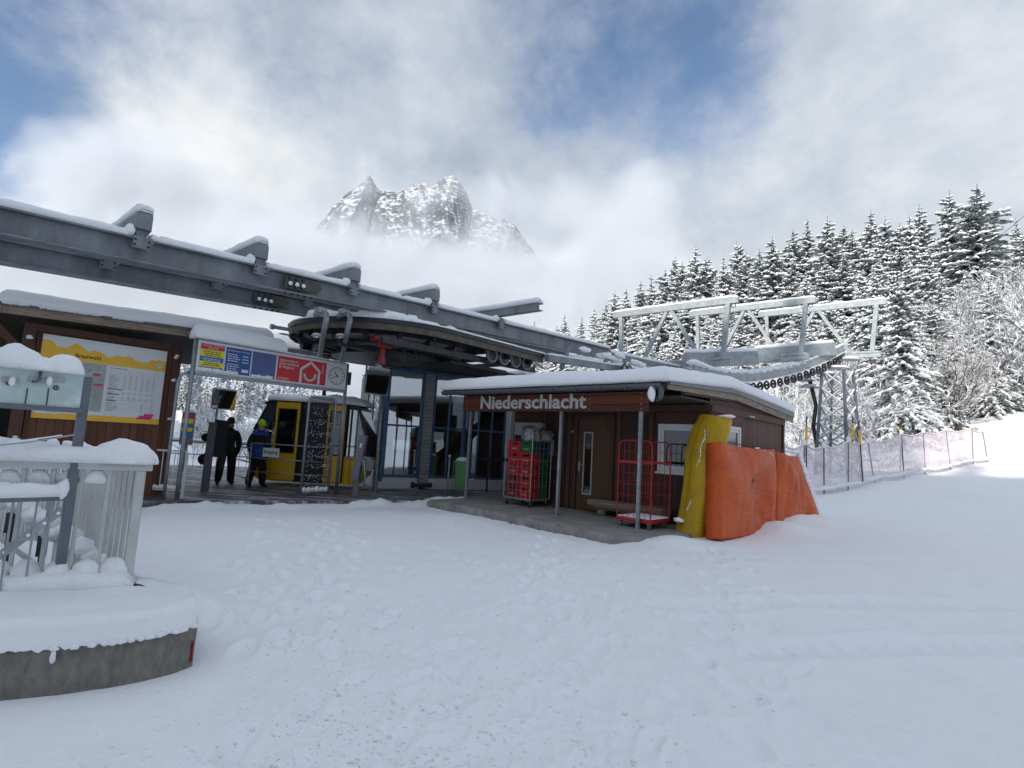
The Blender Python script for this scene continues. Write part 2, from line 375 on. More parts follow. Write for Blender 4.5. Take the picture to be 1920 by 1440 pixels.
def shade_auto(o, ang=35):
    me = o.data; me.polygons.foreach_set('use_smooth', [True]*len(me.polygons))
    bm = bmesh.new(); bm.from_mesh(me)
    for e in bm.edges:
        if len(e.link_faces) != 2 or e.calc_face_angle(0) > R(ang): e.smooth = False
    bm.to_mesh(me); bm.free()
def text(body, x, y, z, w, h, mat_, parent, name='lettering', t=.006, bold=0.0, mode='fit', up_=False):
    """raised lettering in the frame plane y, left/bottom at x,z, fitted to w x h (h = full glyph height)"""
    cu = bpy.data.curves.new('text', 'FONT'); cu.body = body; cu.extrude = .5; cu.offset = bold; cu.resolution_u = 3; cu.space_line = .85
    ob = bpy.data.objects.new('text', cu); col.objects.link(ob)
    bpy.context.view_layer.update()
    me = bpy.data.meshes.new_from_object(ob.evaluated_get(bpy.context.evaluated_depsgraph_get()))
    bpy.data.objects.remove(ob); bpy.data.curves.remove(cu)
    n = len(me.vertices); a = np.empty(n*3); me.vertices.foreach_get('co', a); a = a.reshape(-1, 3)
    mnv, mxv = a.min(0), a.max(0)
    u = (a[:, 0]-mnv[0])/(mxv[0]-mnv[0])*w; v = (a[:, 1]-mnv[1])/(mxv[1]-mnv[1])*h; d = a[:, 2]/.5
    fr, b = INFO[parent.name]
    if up_: u, v = -v+h, u     # reads upwards
    out = np.stack([x+u-b[0], y-t/2-d*t/2-b[1], z+v-b[2]], 1)
    me.vertices.foreach_set('co', out.ravel()); me.materials.clear(); me.materials.append(M[mat_]); me.update()
    me.name = name; o = bpy.data.objects.new(name, me); col.objects.link(o); o.parent = parent; INFO[o.name] = (fr, b)
    return o

# ------------------------------------------------------------------ terrain height
def sstep(x, a, b):
    t = np.clip((x-a)/(b-a), 0, 1); return t*t*(3-2*t)
_T = np.random.RandomState(3).rand(256, 256)
def vn(x, y):
    xi = np.floor(x).astype(int); yi = np.floor(y).astype(int); fx = x-xi; fy = y-yi
    fx = fx*fx*(3-2*fx); fy = fy*fy*(3-2*fy)
    g = lambda i, j: _T[(xi+i) & 255, (yi+j) & 255]
    return (g(0, 0)*(1-fx)+g(1, 0)*fx)*(1-fy)+(g(0, 1)*(1-fx)+g(1, 1)*fx)*fy-.5
def fbm(x, y, o=4, r=.5):
    s = 0; a = 1
    for i in range(o):
        s = s+a*vn(x*2**i+17*i, y*2**i+5*i); a *= r
    return s
SUN = Vector((-.55, -.83, 0)).normalized(); SUNEL = 28
def hg(x, y):
    x = np.asarray(x, float); y = np.asarray(y, float)
    q = .85*x+.52*y; rr = np.hypot(x, y); az = x/np.maximum(y, 1)
    h = np.interp(q, [9, 16, 24, 34, 43.5, 60, 94, 130, 260], [0, .12, .5, 1.2, 2.3, 7.5, 20, 23, 6])
    h = h*np.where(y > 0, sstep(az, -.14, .03), sstep(x, 10, 25)*.25)
    h = h+np.interp(y, [30, 55, 110, 260, 420], [0, 1, 6, 26, 32])*sstep(-az, .22, .62)*(y > 0)
    s = -(.5519*x+.8329*y)
    s = -((-SUN.x)*x+(-SUN.y)*y)
    h = h+np.interp(s, [13, 60, 110, 200], [0, 53, 58, 58])  # unseen slope behind the camera, raised towards the sun to shade the yard
    h = h+fbm(x*.11, y*.11, 3)*np.clip(rr/60, 0, 1)*1.6+fbm(x*.5, y*.5, 3)*.06*sstep(rr, 5, 20)
    return h
def gz(x, y): return float(hg(x, y))
PLAT = [(-7.33, 11.45), (-1.55, 14.62)]     # front edge of the platform
def in_deck(x, y):
    # distance behind the front edge line, limited to the deck's sides
    (x0, y0), (x1, y1) = PLAT; dx, dy = x1-x0, y1-y0; L = math.hypot(dx, dy); dx /= L; dy /= L
    return -(x-x0)*dy+(y-y0)*dx, (x-x0)*dx+(y-y0)*dy

# ------------------------------------------------------------------ ground
def make_ground():
    ang = np.concatenate([np.arange(-47, 47, .155), np.arange(47, 313, 3.)]); ang = np.radians(ang)
    rr = [.4]
    while rr[-1] < 45: rr.append(rr[-1]*(1.0085 if rr[-1] > 1.9 else 1.08))
    while rr[-1] < 9000: rr.append(rr[-1]*1.045)
    rr = np.array(rr); A, Rr = np.meshgrid(ang, rr); x = Rr*np.sin(A); y = Rr*np.cos(A)
    z = hg(x, y)
    near = sstep(-Rr, -30, -9)
    rs = np.random.RandomState(5)
    # drifts and fine unevenness
    z += fbm(x*.8, y*.8, 4)*.045*near+fbm(x*5, y*5, 3)*.007*near
    # trodden way from the camera to the platform
    cx = .1+.02*y-.06*np.maximum(y-7, 0); wd = 1.9+.1*y
    tr = np.exp(-((x-cx)/wd)**4)*sstep(-y, -14.5, -12.)
    z += tr*(-.03+fbm(x*7.3+.6*y, y*6.1, 3)*.010+fbm(x*24, y*24, 2)*.011)*near
    # footprints
    def dent(px, py, a, l, w, d):
        m = (np.abs(x-px) < .5) & (np.abs(y-py) < .5)
        if not m.any(): return
        u = (x[m]-px)*math.cos(a)+(y[m]-py)*math.sin(a); v = -(x[m]-px)*math.sin(a)+(y[m]-py)*math.cos(a)
        e = (u/l)**2+(v/w)**2; z[m] += -d*np.exp(-e*e)+d*.35*np.exp(-((np.sqrt(e)-1.5)/.35)**2)
    for i in range(520):
        py = 2.2+11*rs.rand()**1.3; px = .1+.02*py+rs.randn()*(.8+.1*py)
        dent(px, py, math.pi/2+rs.randn()*.5, .14, .055, .006+.018*rs.rand()**2)
    for k in range(5):                       # single tracks crossing the deeper snow
        ax, ay, bx, by = [(-1.4, 2.6, -3.2, 10.5), (-1.0, 2.3, -2.3, 9), (1.2, 3, 3.6, 9.2), (-2.2, 4.6, -4.6, 11), (.4, 5, .8, 10)][k]
        n = int(math.hypot(bx-ax, by-ay)/.38)
        for i in range(n):
            t = i/n; s_ = .12*(1 if i % 2 else -1)
            dent(ax+(bx-ax)*t+s_+rs.randn()*.05, ay+(by-ay)*t+rs.randn()*.06, math.pi/2+.15*rs.randn()+.2, .16, .075, .034+.024*rs.rand())
    # two shallow vehicle tracks on the right, with a raised edge
    for off, dp in ((0, .030), (1.25, .026), (3.4, .016)):
        yt = 4.7+off+.55*np.sin((x-1.5)*.28)+.05*(x-2)+fbm(x*.9, x*0+off, 2)*.12
        e = (y-yt)/.17; g = np.exp(-e*e)*sstep(x, 1.2, 2.6)*near
        z += -dp*g*(.7+.3*np.sign(np.sin(x*26)))+dp*.6*np.exp(-((np.abs(e)-1.6)/.5)**2)*sstep(x, 1.2, 2.6)*near
    # pushed-up snow along the platform edge
    d, al = in_deck(x, y)
    edge = np.exp(-((d+.35)/.3)**2)*sstep(al, -.5, .5)*sstep(-al, -9, -6.2)
    z += edge*(.09+.18*np.maximum(0, fbm(x*2.3, y*2.3, 3)+.1))
    inside = sstep(d, .03, .12)*sstep(al, -6, -5.6)*sstep(-al, -14.5, -14)*sstep(-d, -13, -12)
    z = z*(1-inside)+(-.12)*inside
    # below the hut and its slab
    ca, sa = math.cos(HUT.a), math.sin(HUT.a); hx = (x-HUT.o.x)*ca+(y-HUT.o.y)*sa; hy = -(x-HUT.o.x)*sa+(y-HUT.o.y)*ca
    hin = sstep(hx, -6.0, -5.8)*sstep(-hx, -.05, .1)*sstep(hy, -2.2, -2.05)*sstep(-hy, -4.4, -4.2)*(1-sstep(hx, -.5, -.3)*sstep(-hy, .9, 1.2))
    z = z*(1-hin)+(-.1)*hin
    # drift against the tarpaulins
    dr = np.exp(-((hx-.8)/.55)**2)*sstep(hy, .6, 1.6)*sstep(-hy, -5.8, -4.2)
    z += dr*(.20+.12*fbm(x*1.7, y*1.7, 2)); z += .15*np.exp(-((hx-.15)**2+(hy+1.75)**2)/.22)-.10*np.exp(-((hy+2.45)/.3)**2)*sstep(hx, -6, -5)*sstep(-hx, .3, .8)
    # snow ramp beside the retaining wall, hole for the stairwell behind it
    bank = .26*np.exp(-(((x+2.72)/.36)**2+((y-4.72)/.5)**2))
    nearwall = sstep(-x, .9, 1.7)*sstep(-y, -4.4, -3.9)*sstep(y, .3, 1)*sstep(x, -9, -7); z = z*(1-nearwall)-.02*nearwall+bank
    st = sstep(-.656*(x+2.8)-.755*(y-4.3), .03, .12)*sstep(-.4226*(x+2.8)+.9063*(y-4.25), .12, .22)*sstep(x, -9, -7)
    z = z*(1-st)+(-1.2)*st
    z = np.where(Rr > 800, np.minimum(z, 10+fbm(x*.002, y*.002, 2)*40), z)
    global GX
    GX = (ang, rr, z)
    nr, na = x.shape
    co = np.stack([x, y, z], -1).reshape(-1, 3)
    i, j = np.meshgrid(np.arange(nr-1), np.arange(na), indexing='ij'); j2 = (j+1) % na
    f = np.stack([i*na+j, i*na+j2, (i+1)*na+j2, (i+1)*na+j], -1).reshape(-1, 4)
    me = bpy.data.meshes.new('snow_ground'); me.vertices.add(len(co)); me.vertices.foreach_set('co', co.ravel())
    me.loops.add(f.size); me.loops.foreach_set('vertex_index', f.ravel().astype(np.int32))
    me.polygons.add(len(f)); me.polygons.foreach_set('loop_start', np.arange(0, f.size, 4, dtype=np.int32))
    me.polygons.foreach_set('loop_total', np.full(len(f), 4, np.int32)); me.polygons.foreach_set('use_smooth', [True]*len(f))
    me.update(calc_edges=True)
    if me.polygons[len(f)//2].normal.z < 0: me.flip_normals()
    me.materials.append(M['ground_snow'])
    o = bpy.data.objects.new('snow_ground', me); col.objects.link(o); o['kind'] = 'structure'
make_ground()
def fz(x, y):       # real mesh height minus the smooth terrain height
    a = math.degrees(math.atan2(x, y)); i = int((a+47)/.155); i = max(0, min(605, i)); r_ = math.hypot(x, y); j = int(np.searchsorted(GX[1], r_)); j = max(1, min(len(GX[1])-1, j))
    return float(GX[2][j, i])-gz(x, y)
b = MB()
for i in range(420):
    if i < 300: p = atZ(rnd.gauss(590, 75), rnd.gauss(1300, 75)); 
    else: p = atZ(rnd.uniform(480, 1200), rnd.uniform(1090, 1420))
    if p.y < 1 or p.z > 1: continue
    r_ = rnd.uniform(.0008, .0024)
    z = gz(p.x, p.y)+fz(p.x, p.y)
    b.blob((p.x, p.y, z), (r_*rnd.uniform(1, 2), r_, r_), 1, .4, 2, i)
tag(b.build('road_grit', 'stone_grit'), 'scattered dark road grit lying on the trodden snow in the foreground', 'grit', kind='stuff')
# crumbs of snow kicked up along the trodden way
b = MB()
for i in range(1500):
    py_ = 1430-480*rnd.random()**1.6; p = atZ(rnd.gauss(760-.0*py_, 300), py_)
    if p.y > 12 or p.y < 1.5 or p.x < -2.4 and p.y < 5.2: continue
    r_ = rnd.uniform(.003, .011)*(1.4 if rnd.random() < .08 else 1)
    b.blob((p.x, p.y, gz(p.x, p.y)+fz(p.x, p.y)), (r_*rnd.uniform(1, 1.6), r_, r_*.8), 1, .5, 2, i)
tag(b.build('snow_crumbs', 'snow', smooth=True), 'small crumbs of snow kicked up along the trodden way in the foreground', 'snow crumbs', kind='stuff')
# deck
dv = [Vector((*PLAT[0], 0)), Vector((*PLAT[1], 0))]; du = (dv[1]-dv[0]).normalized(); dn = Vector((-du.y, du.x, 0))
b = MB(); a0 = dv[0]-du*5.5; a1 = dv[1]+du*7.5; b.prismz([(p.x, p.y) for p in (a0, a1, a1+dn*12, a0+dn*12)], -.3, .012)
o = b.build('platform', 'deck'); o['kind'] = 'structure'

# ================================================================== THE HUT
def holed(b, x0, x1, z0, z1, y0, y1, holes):       # wall in the x-z plane with rectangular openings
    xs = sorted({x0, x1}|{h[0] for h in holes}|{h[1] for h in holes})
    for a, c in zip(xs, xs[1:]):
        hs = sorted([h for h in holes if h[0] <= a+1e-6 and h[1] >= c-1e-6], key=lambda h: h[2]); z = z0
        for h in hs:
            if h[2] > z: b.box(a, c, y0, y1, z, h[2])
            z = h[3]
        if z < z1: b.box(a, c, y0, y1, z, z1)
def holedx(b, y0, y1, z0, z1, x0, x1, holes):
    ys = sorted({y0, y1}|{h[0] for h in holes}|{h[1] for h in holes})
    for a, c in zip(ys, ys[1:]):
        hs = sorted([h for h in holes if h[0] <= a+1e-6 and h[1] >= c-1e-6], key=lambda h: h[2]); z = z0
        for h in hs:
            if h[2] > z: b.box(x0, x1, a, c, z, h[2])
            z = h[3]
        if z < z1: b.box(x0, x1, a, c, z, z1)
b = MB(); b.prismz([(-6.0, -2.2), (-.5, -2.36), (-.28, -2.2), (-.2, -1.5), (.02, -.9), (.02, 4.4), (-6.0, 4.4)], -.35, .15)
for i in range(22): b.blob((-5.9+i*.25, -2.21-.006*i, .02+.05*rnd.random()), (.16, .05, .10), 1, .5, 2, i)
o = b.build('concrete_slab', 'slab_concrete', fr=HUT); o['kind'] = 'structure'
hut = thing('station_hut', 'low brown timber hut under a snowy flat roof, carrying the Niederschlacht name board', 'hut', HUT, (-2.7, 2.1, .15))
fw_h = (-1.14, -.12, 1.2, 2.2); dr_h = (-3.32, -2.28, .15, 2.33); sh_h = (-5.2, -4.32, 1.2, 2.16)
b = MB(); holed(b, -5.34, -.001, .15, 2.62, 0, .12, [fw_h, dr_h])
b.build('front_wall', 'dark_cladding', hut)
b = MB(); holedx(b, .121, 4.3, .15, 2.62, -.12, 0, [(.55, 1.5, 1.25, 2.24)])
b.build('side_wall', 'dark_cladding_side', hut)
b = MB(); b.box(-5.34, -.121, 4.18, 4.3, .15, 2.62).box(-5.34, -5.22, .121, 4.179, .15, 2.62); b.build('rear_wall', 'dark_cladding', hut)
b = MB(); b.box(-5.2, -.13, .2, 4.1, .152, .17); b.build('room_floor', 'room_floor', hut)
b = MB(); b.box(.003, .055, .02, 4.3, 2.46, 2.60).box(-5.34, .05, -.055, -.003, 2.46, 2.60); b.box(.003, .04, 4.22, 4.31, .15, 2.458)
for x in (-5.3, -3.5, -2.1, -1.3, -.02): b.box(x-.05, x+.05, -.04, -.003, .15, 2.458)
b.prismx([(-.05, 2.603), (4.3, 2.603), (4.3, 2.64), (1.0, 2.84), (-.05, 2.80)], -.1, -.002); b.build('timber_frame', 'post_wood', hut)
b = MB()
b.box(-5.34, .0, -1.30, 4.28, 2.625, 2.66)
for i in range(10): b.beam((-5.9+i*.66, -1.30, 2.72), (-5.9+i*.66, 1.0, 2.80), .08, .09)
b.build('rafters', 'soffit', hut)
roof = MB().prismx([(-1.9, 2.745), (1.0, 2.85), (4.75, 2.62), (4.75, 2.83), (1.0, 3.04), (-1.9, 2.84)], -6.02, .06).build('roof', 'soffit', hut)
sub(roof, MB().prismx([(-1.93, 2.70), (1.0, 2.785), (4.78, 2.565), (4.78, 2.695), (1.0, 2.92), (-1.93, 2.775)], .062, .105).build('wooden_fascia', 'fascia_wood', hut))
sub(roof, MB().prismx([(-1.95, 2.778), (1.0, 2.923), (4.8, 2.698), (4.8, 2.85), (1.0, 3.06), (-1.95, 2.855)], .064, .125).prismx([(-1.95, 2.803), (1.0, 2.953), (4.8, 2.723), (4.8, 2.85), (1.0, 3.06), (-1.95, 2.845)], -6.08, -6.03).build('metal_edging', 'sheet_metal', hut))
zf = lambda x, y: 2.858+(.2*(y+1.9)/2.9 if y < 1 else .2-.21*(y-1)/3.75)
o = sub(roof, MB().sheet(-6.12, .128, -2.0, 4.82, zf, .27, .28, 110, 60, 3, .14, .02).build('snow_cap', 'snow', hut, smooth=True))
b = MB()
for i in range(24):      # gutter: open half pipe
    pass
prof = [(-1.955+.075*math.cos(a), 2.80+.085*math.sin(a)) for a in [math.pi+math.pi*i/8 for i in range(9)]]
prof2 = [(-1.955+.062*math.cos(a), 2.80+.07*math.sin(a)) for a in [2*math.pi-math.pi*i/8 for i in range(9)]]
b.prismx(prof+prof2, -6.05, -.02)
for i in range(11): b.box(-5.95+i*.58, -5.925+i*.58, -2.04, -1.90, 2.705, 2.80)
g = b.build('gutter', 'sheet_metal', hut)
sub(g, MB().tube([(-.06, -1.95, 2.76), (-.04, -1.95, 2.66), (-.1, -1.88, 2.56), (-.2, -1.8, 2.54)], .05, 8).build('downspout', 'sheet_metal', hut, smooth=True))
sub(g, MB().blob((-.2, -2.0, 2.62), (.07, .05, .14), 2, .3, 2, 4).build('snow_clump', 'snow', hut, smooth=True))
bd = MB().box(-5.9, -.62, -1.40, -1.35, 2.355, 2.735).build('name_board', 'sign_planks', hut)
b = MB()
for x in (-5.75, -1.95, -.75):
    for z in (2.4, 2.5, 2.6, 2.7): b.disc((x, -1.405, z), (0, 1, 0), .012, .012, 6)
sub(bd, b.build('screws', 'bolt_steel', hut))
sub(bd, text('Niederschlacht', -5.23, -1.401, 2.412, 3.2, .315, 'letter_white', hut, 'name_lettering', .02, .022))
for x in (-.77, -2.70, -5.61):
    p = MB().box(x-.03, x+.03, -1.40, -1.34, .15, 2.352).box(x-.07, x+.07, -1.44, -1.30, .15, .16); p.build('post', 'galvanised', hut)
d = MB().box(-3.27, -2.33, .015, .06, .17, 2.28); 
d = MB(); holed(d, -3.27, -2.33, .17, 2.28, .015, .06, [(-3.06, -2.86, .55, 1.95)]); d = d.build('door', 'door_wood', hut)
b = MB(); holed(b, -3.09, -2.83, .52, 1.98, .003, .04, [(-3.06, -2.86, .55, 1.95)]); sub(d, b.build('window_frame', 'shutter', hut))
sub(d, MB().box(-3.06, -2.86, .03, .036, .55, 1.95).build('pane', 'dark_glass', hut))
sub(d, MB().tube([(-3.19, -.03, 1.2), (-3.19, -.05, 1.2), (-3.08, -.05, 1.2)], .01, 6).box(-3.21, -3.17, -.005, .014, 1.05, 1.28).build('handle', 'bolt_steel', hut))
b = MB(); holed(b, -3.36, -2.24, .15, 2.37, -.03, .01, [(-3.27, -2.33, .15, 2.28)]); b.build('door_frame', 'post_wood', hut)
def window(x0, x1, z0, z1, y, hutp, fm='white_paint', mull=()):
    b = MB(); holed(b, x0, x1, z0, z1, y-.02, y+.05, [(x0+.07, x1-.07, z0+.07, z1-.07)])
    holed(b, x0+.072, x1-.072, z0+.072, z1-.072, y+.0, y+.045, [(x0+.13, x1-.13, z0+.13, z1-.13)])
    w = b.build('window', fm, hutp)
    sub(w, MB().box(x0+.125, x1-.125, y+.02, y+.03, z0+.125, z1-.125).build('pane', 'dark_glass', hutp))
    sub(w, MB().box(x0-.03, x1+.03, y-.06, y-.001, z0-.04, z0).build('sill', fm, hutp)); return w
w = window(*fw_h, 0, hut)
sub(w, MB().box(-1.18, -.08, -.05, -.003, 2.205, 2.44).build('blind_box', 'post_wood', hut))
b = MB(); holedx(b, .55, 1.5, 1.25, 2.24, -.05, .02, [(.62, 1.43, 1.32, 2.17)]); holedx(b, .622, 1.428, 1.322, 2.168, -.045, 0, [(.68, 1.37, 1.38, 2.11)])
w = b.build('window', 'white_paint', hut)
sub(w, MB().box(-.03, -.02, .675, 1.375, 1.375, 2.115).build('pane', 'dark_glass', hut))
sub(w, MB().box(.003, .05, .5, 1.55, 2.245, 2.45).build('blind_box', 'post_wood', hut))
b = MB(); b.box(-5.22, -4.3, -.16, -.003, 1.84, 2.17)
for i in range(9): b.box(-5.18, -4.36, -.175, -.161, 1.87+i*.032, 1.893+i*.032)
b.build('roller_shutter', 'shutter', hut)
MB().box(-5.26, -4.26, -.05, -.004, 2.175, 2.44).build('blind_box', 'post_wood', hut)
pp = MB().box(-4.22, -3.99, -.008, -.002, 1.36, 1.76).build('notice_paper', 'shutter', hut); sub(pp, MB().box(-4.12, -4.04, -.012, -.009, 1.45, 1.68).build('printed_figure', 'ink_grey', hut))
MB().box(-3.52, -3.4, -.02, -.002, 1.96, 2.0).build('door_plate', 'shutter', hut)
MB().box(.056, .062, 1.9, 2.2, 2.50, 2.53).build('name_plate', 'shutter', hut)

# log bench under the porch
be = thing('log_bench', 'rustic half-log bench on the porch behind the empty red roll cage', 'bench', HUT, (-1.6, -.3, .15))
b = MB(); pr = [(-.5+.23*math.cos(a), .46+.19*math.sin(a)*(1 if math.sin(a) < 0 else .15)) for a in [2*math.pi*i/14 for i in range(14)]]
b.prismx([(y+.2, z) for y, z in pr], -2.55, -.75); b.build('seat', 'fascia_wood', be)
for x in (-2.3, -1.0): MB().tube([(x, -.3, .15), (x, -.3, .33)], .11, 10).build('leg', 'fascia_wood', be, smooth=True)
tag(MB().tube([(-3.72, -.18, .16), (-3.60, -.05, 1.35)], .013, 6).blob((-3.73, -.2, .2), (.05, .12, .07), 1, .3, 2, 3).build('broom', 'post_wood', fr=HUT), 'broom leaning on the dark wall left of the hut door', 'broom')

# wire roll cage full of crates
CX, CY = -4.72, -.95      # front-left corner
CW, CD = .86, .70
rc = thing('roll_cage', 'grey wire roll cage packed with drink crates, at the left end of the hut porch', 'roll cage', HUT, (CX+CW/2, CY+CD/2, .15))
b = MB(); b.box(CX, CX+CW, CY, CY+CD, .30, .34); b.build('base', 'wire_steel', rc)
def wirepanel(p, q, z0, z1, nx, nz, r, fr_r, mat_, par, name='wire_panel', top_round=False):
    b = MB(); p, q = Vector(p), Vector(q)
    def P(u, z): w = p+(q-p)*u; return Vector((w.x, w.y, z))
    if top_round:
        pts = [P(0, z0), P(0, z1-.12)]+[P(.16*(1-math.cos(a)), z1-.12+.12*math.sin(a)) for a in (.5, 1.0, 1.57)]
        pts += [P(1-(.16*(1-math.cos(a))), z1-.12+.12*math.sin(a)) for a in (1.57, 1.0, .5)]+[P(1, z1-.12), P(1, z0)]
        b.tube(pts, fr_r, 7)
    else: b.tube([P(0, z0), P(0, z1), P(1, z1), P(1, z0)], fr_r, 6)
    for i in range(1, nx): 
        u = i/nx; zt = z1-(.0 if not top_round or .16 < u < .84 else .04); b.tube([P(u, z0), P(u, zt)], r, 4)
    for i in range(nz): b.tube([P(0, z0+(z1-z0)*i/nz), P(1, z0+(z1-z0)*i/nz)], r, 4)
    return b.build(name, mat_, par)
ZT = 1.83
wirepanel((CX, CY, 0), (CX+CW, CY, 0), .34, 1.25, 6, 5, .006, .014, 'wire_steel', rc, 'front_panel')
wirepanel((CX, CY, 0), (CX, CY+CD, 0), .34, ZT, 5, 8, .005, .013, 'wire_steel', rc, 'side_panel')
wirepanel((CX+CW, CY, 0), (CX+CW, CY+CD, 0), .34, ZT, 5, 5, .006, .014, 'wire_steel', rc, 'side_panel')
wirepanel((CX, CY+CD, 0), (CX+CW, CY+CD, 0), .34, ZT, 6, 8, .0035, .013, 'wire_steel', rc, 'rear_panel')
def caster(x, y, z0, zt, par, r=.055, mt='black_rubber', mf='wire_steel'):
    w = MB().disc((x, y, z0+r), (1, .3, 0), r, .035, 14).build('wheel', mt, par)
    sub(w, MB().box(x-.035, x+.035, y-.035, y+.035, zt-.02, zt).beam((x-.028, y, zt-.02), (x-.02, y+.01, z0+r), .006, .04).beam((x+.028, y, zt-.02), (x+.028, y+.01, z0+r), .006, .04).build('fork', mf, par))
for x in (CX+.07, CX+CW-.07):
    for y in (CY+.07, CY+CD-.07): caster(x, y, .15, .30, rc)
def crate(x, y, z, mt, bott, label, dark=False):
    t = thing('drink_crate', label, 'crate', HUT, (x+.195, y+.145, z), 'crates stacked in the wire roll cage')
    b = MB(); w, d, h = .39, .29, .265
    holed(b, x, x+w, z, z+h, y, y+.015, [(x+.09, x+w-.09, z+h-.095, z+h-.04)]); b.box(x, x+w, y+d-.015, y+d, z, z+h)
    holedx(b, y+.016, y+d-.016, z, z+h, x, x+.015, [(y+.08, y+d-.08, z+h-.095, z+h-.04)]); holedx(b, y+.016, y+d-.016, z, z+h, x+w-.015, x+w, [(y+.08, y+d-.08, z+h-.095, z+h-.04)])
    b.box(x+.016, x+w-.016, y+.016, y+d-.016, z, z+.02)
    for k in range(2): b.box(x-.004, x+w+.004, y-.004, y-.001, z+.01+k*(h-.03), z+.028+k*(h-.03))
    b.build('body', mt, t)
    b = MB()
    for i in range(5):
        for j in range(4): 
            cx, cy2 = x+.05+i*.0725, y+.045+j*.066; hh = .235 if bott else .2
            b.tube([(cx, cy2, z+.022), (cx, cy2, z+hh-.07), (cx, cy2, z+hh-.03), (cx, cy2, z+hh)], [.028, .028, .012, .012], 6)
    b.build('bottles', 'black_plastic' if not bott else bott, t)
    b = MB(); s_ = random.Random(int(x*100+z*1000))
    xx = x+.12
    for k in range(5): ww = s_.uniform(.012, .03); b.box(xx, xx+ww, y-.003, y-.001, z+.07, z+.095); xx += ww+.008
    b.build('print', 'shutter', t)
cols = [(CX+.03, CY+.05, ['darkred_plastic', 'darkred_plastic', 'red_plastic', 'red_plastic', 'red_plastic'], 'front left'),
        (CX+.44, CY+.05, ['red_plastic', 'red_plastic', 'red_plastic', 'red_plastic', 'green_plastic'], 'front right'),
        (CX+.44, CY+.36, ['green_plastic', 'green_plastic', 'green_plastic', 'green_plastic', 'navy_plastic'], 'rear right')]
lv = ['bottom one', 'second from below', 'middle one', 'second from above', 'top one']
cnm = {'darkred_plastic': 'dark red', 'red_plastic': 'bright red', 'green_plastic': 'green', 'navy_plastic': 'navy blue'}
for x, y, ms, nm in cols:
    for k, mt in enumerate(ms):
        lab = f'{cnm[mt]} crate, {lv[k]} of the {nm} stack in the wire roll cage'
        crate(x, y, .342+k*.268, mt, 'green_plastic' if mt == 'green_plastic' else None, lab)
tag(MB().blob((CX+.62, CY+.20, 1.83), (.25, .20, .22), 3, .5, 4, 1, -.15).build('clear_bag', 'clear_plastic', fr=HUT, smooth=True), 'pale see-through sack of empties on top of the stacked crates', 'bag')
tag(MB().blob((CX+.66, CY+.5, 1.81), (.33, .20, .20), 3, .6, 5, 2, -.12).build('dark_bag', 'plastic_bag', fr=HUT, smooth=True), 'dark glossy sack of cans on the crates, behind the pale sack', 'bag')

# empty red roll cage
rr_ = thing('roll_cage', 'empty red roll cage standing on the porch in front of the hut window', 'roll cage', HUT, (-.9, -.95, .15))
X0, X1, Y0, Y1 = -1.27, -.55, -1.30, -.58
MB().rbox(X0-.03, X1+.03, Y0-.03, Y1+.03, .27, .34, .03).build('base', 'cage_red', rr_)
MB().sheet(X0, X1, Y0, Y1, lambda x, y: .341, .02, .05, 14, 14, 5, .5).build('snow_cap', 'snow', rr_, smooth=True)
for y in (Y0, Y1):
    pnl = wirepanel((X0, y, 0), (X1, y, 0), .34, 1.80, 6, 7, .005, .014, 'cage_red', rr_, 'side_panel', True)
    sub(pnl, MB().box(X0, X1, y-.008, y+.008, 1.36, 1.41).build('band', 'cage_red', rr_))
MB().tube([(X0, Y0, 1.0), (X0, Y1, 1.0)], .006, 5).tube([(X0, Y0, .7), (X0, Y1, .7)], .006, 5).build('crossbar', 'cage_red', rr_)
for x in (X0+.06, X1-.06):
    for y in (Y0+.06, Y1-.06): caster(x, y, .15, .27, rr_, .055, 'plastic_grey')

# ------------------------------------------------------------------ tarpaulin-wrapped mats
def loft(rings, cap=True):
    n = len(rings[0]); v = [p for r_ in rings for p in r_]
    f = [(i*n+k, i*n+(k+1) % n, (i+1)*n+(k+1) % n, (i+1)*n+k) for i in range(len(rings)-1) for k in range(n)]
    if cap: f += [tuple(range(n-1, -1, -1)), tuple(range((len(rings)-1)*n, len(rings)*n))]
    return v, f
ctl = [((1268, 1004), (1322, 1010), -.62), ((1276, 960), (1329, 965), -.56), ((1284, 905), (1339, 912), -.48), ((1285, 850), (1352, 862), -.38), ((1300, 805), (1362, 822), -.28), ((1314, 778), (1371, 787), -.2)]
rings = []
NR = 26
for i in range(NR):
    t = i/(NR-1)*(len(ctl)-1); k = min(int(t), len(ctl)-2); u = t-k
    def lerp(a, c): return a+(c-a)*u
    a_, c_ = ctl[k], ctl[k+1]; y = lerp(a_[2], c_[2])
    l = HUT.PY(lerp(a_[0][0], c_[0][0]), lerp(a_[0][1], c_[0][1]), y); r2_ = HUT.PY(lerp(a_[1][0], c_[1][0]), lerp(a_[1][1], c_[1][1]), y)
    c = (l+r2_)/2; hx = (r2_-l)/2; wv = hx.length; ring = []
    for j in range(28):
        a = 2*math.pi*j/28; cc_, ss_ = math.cos(a), math.sin(a)
        cc_ = abs(cc_)**.75*(1 if cc_ > 0 else -1); ss_ = abs(ss_)**.75*(1 if ss_ > 0 else -1)
        k2 = 1+.07*mn.noise(Vector((cc_*1.6, ss_*1.6, i*.12)))+.035*mn.noise(Vector((cc_*5, ss_*5, i*.3)))
        if abs(a-math.pi*1.32) < .18: k2 -= .13
        ring.append(c+hx*cc_*k2+Vector((0, .2*ss_*k2, 0)))
    rings.append(ring)
top = rings[-1]; cen = sum(top, Vector())/len(top); rings.append([cen+(p-cen)*.8+Vector((0, 0, .03)) for p in top])
v, f = loft(rings)
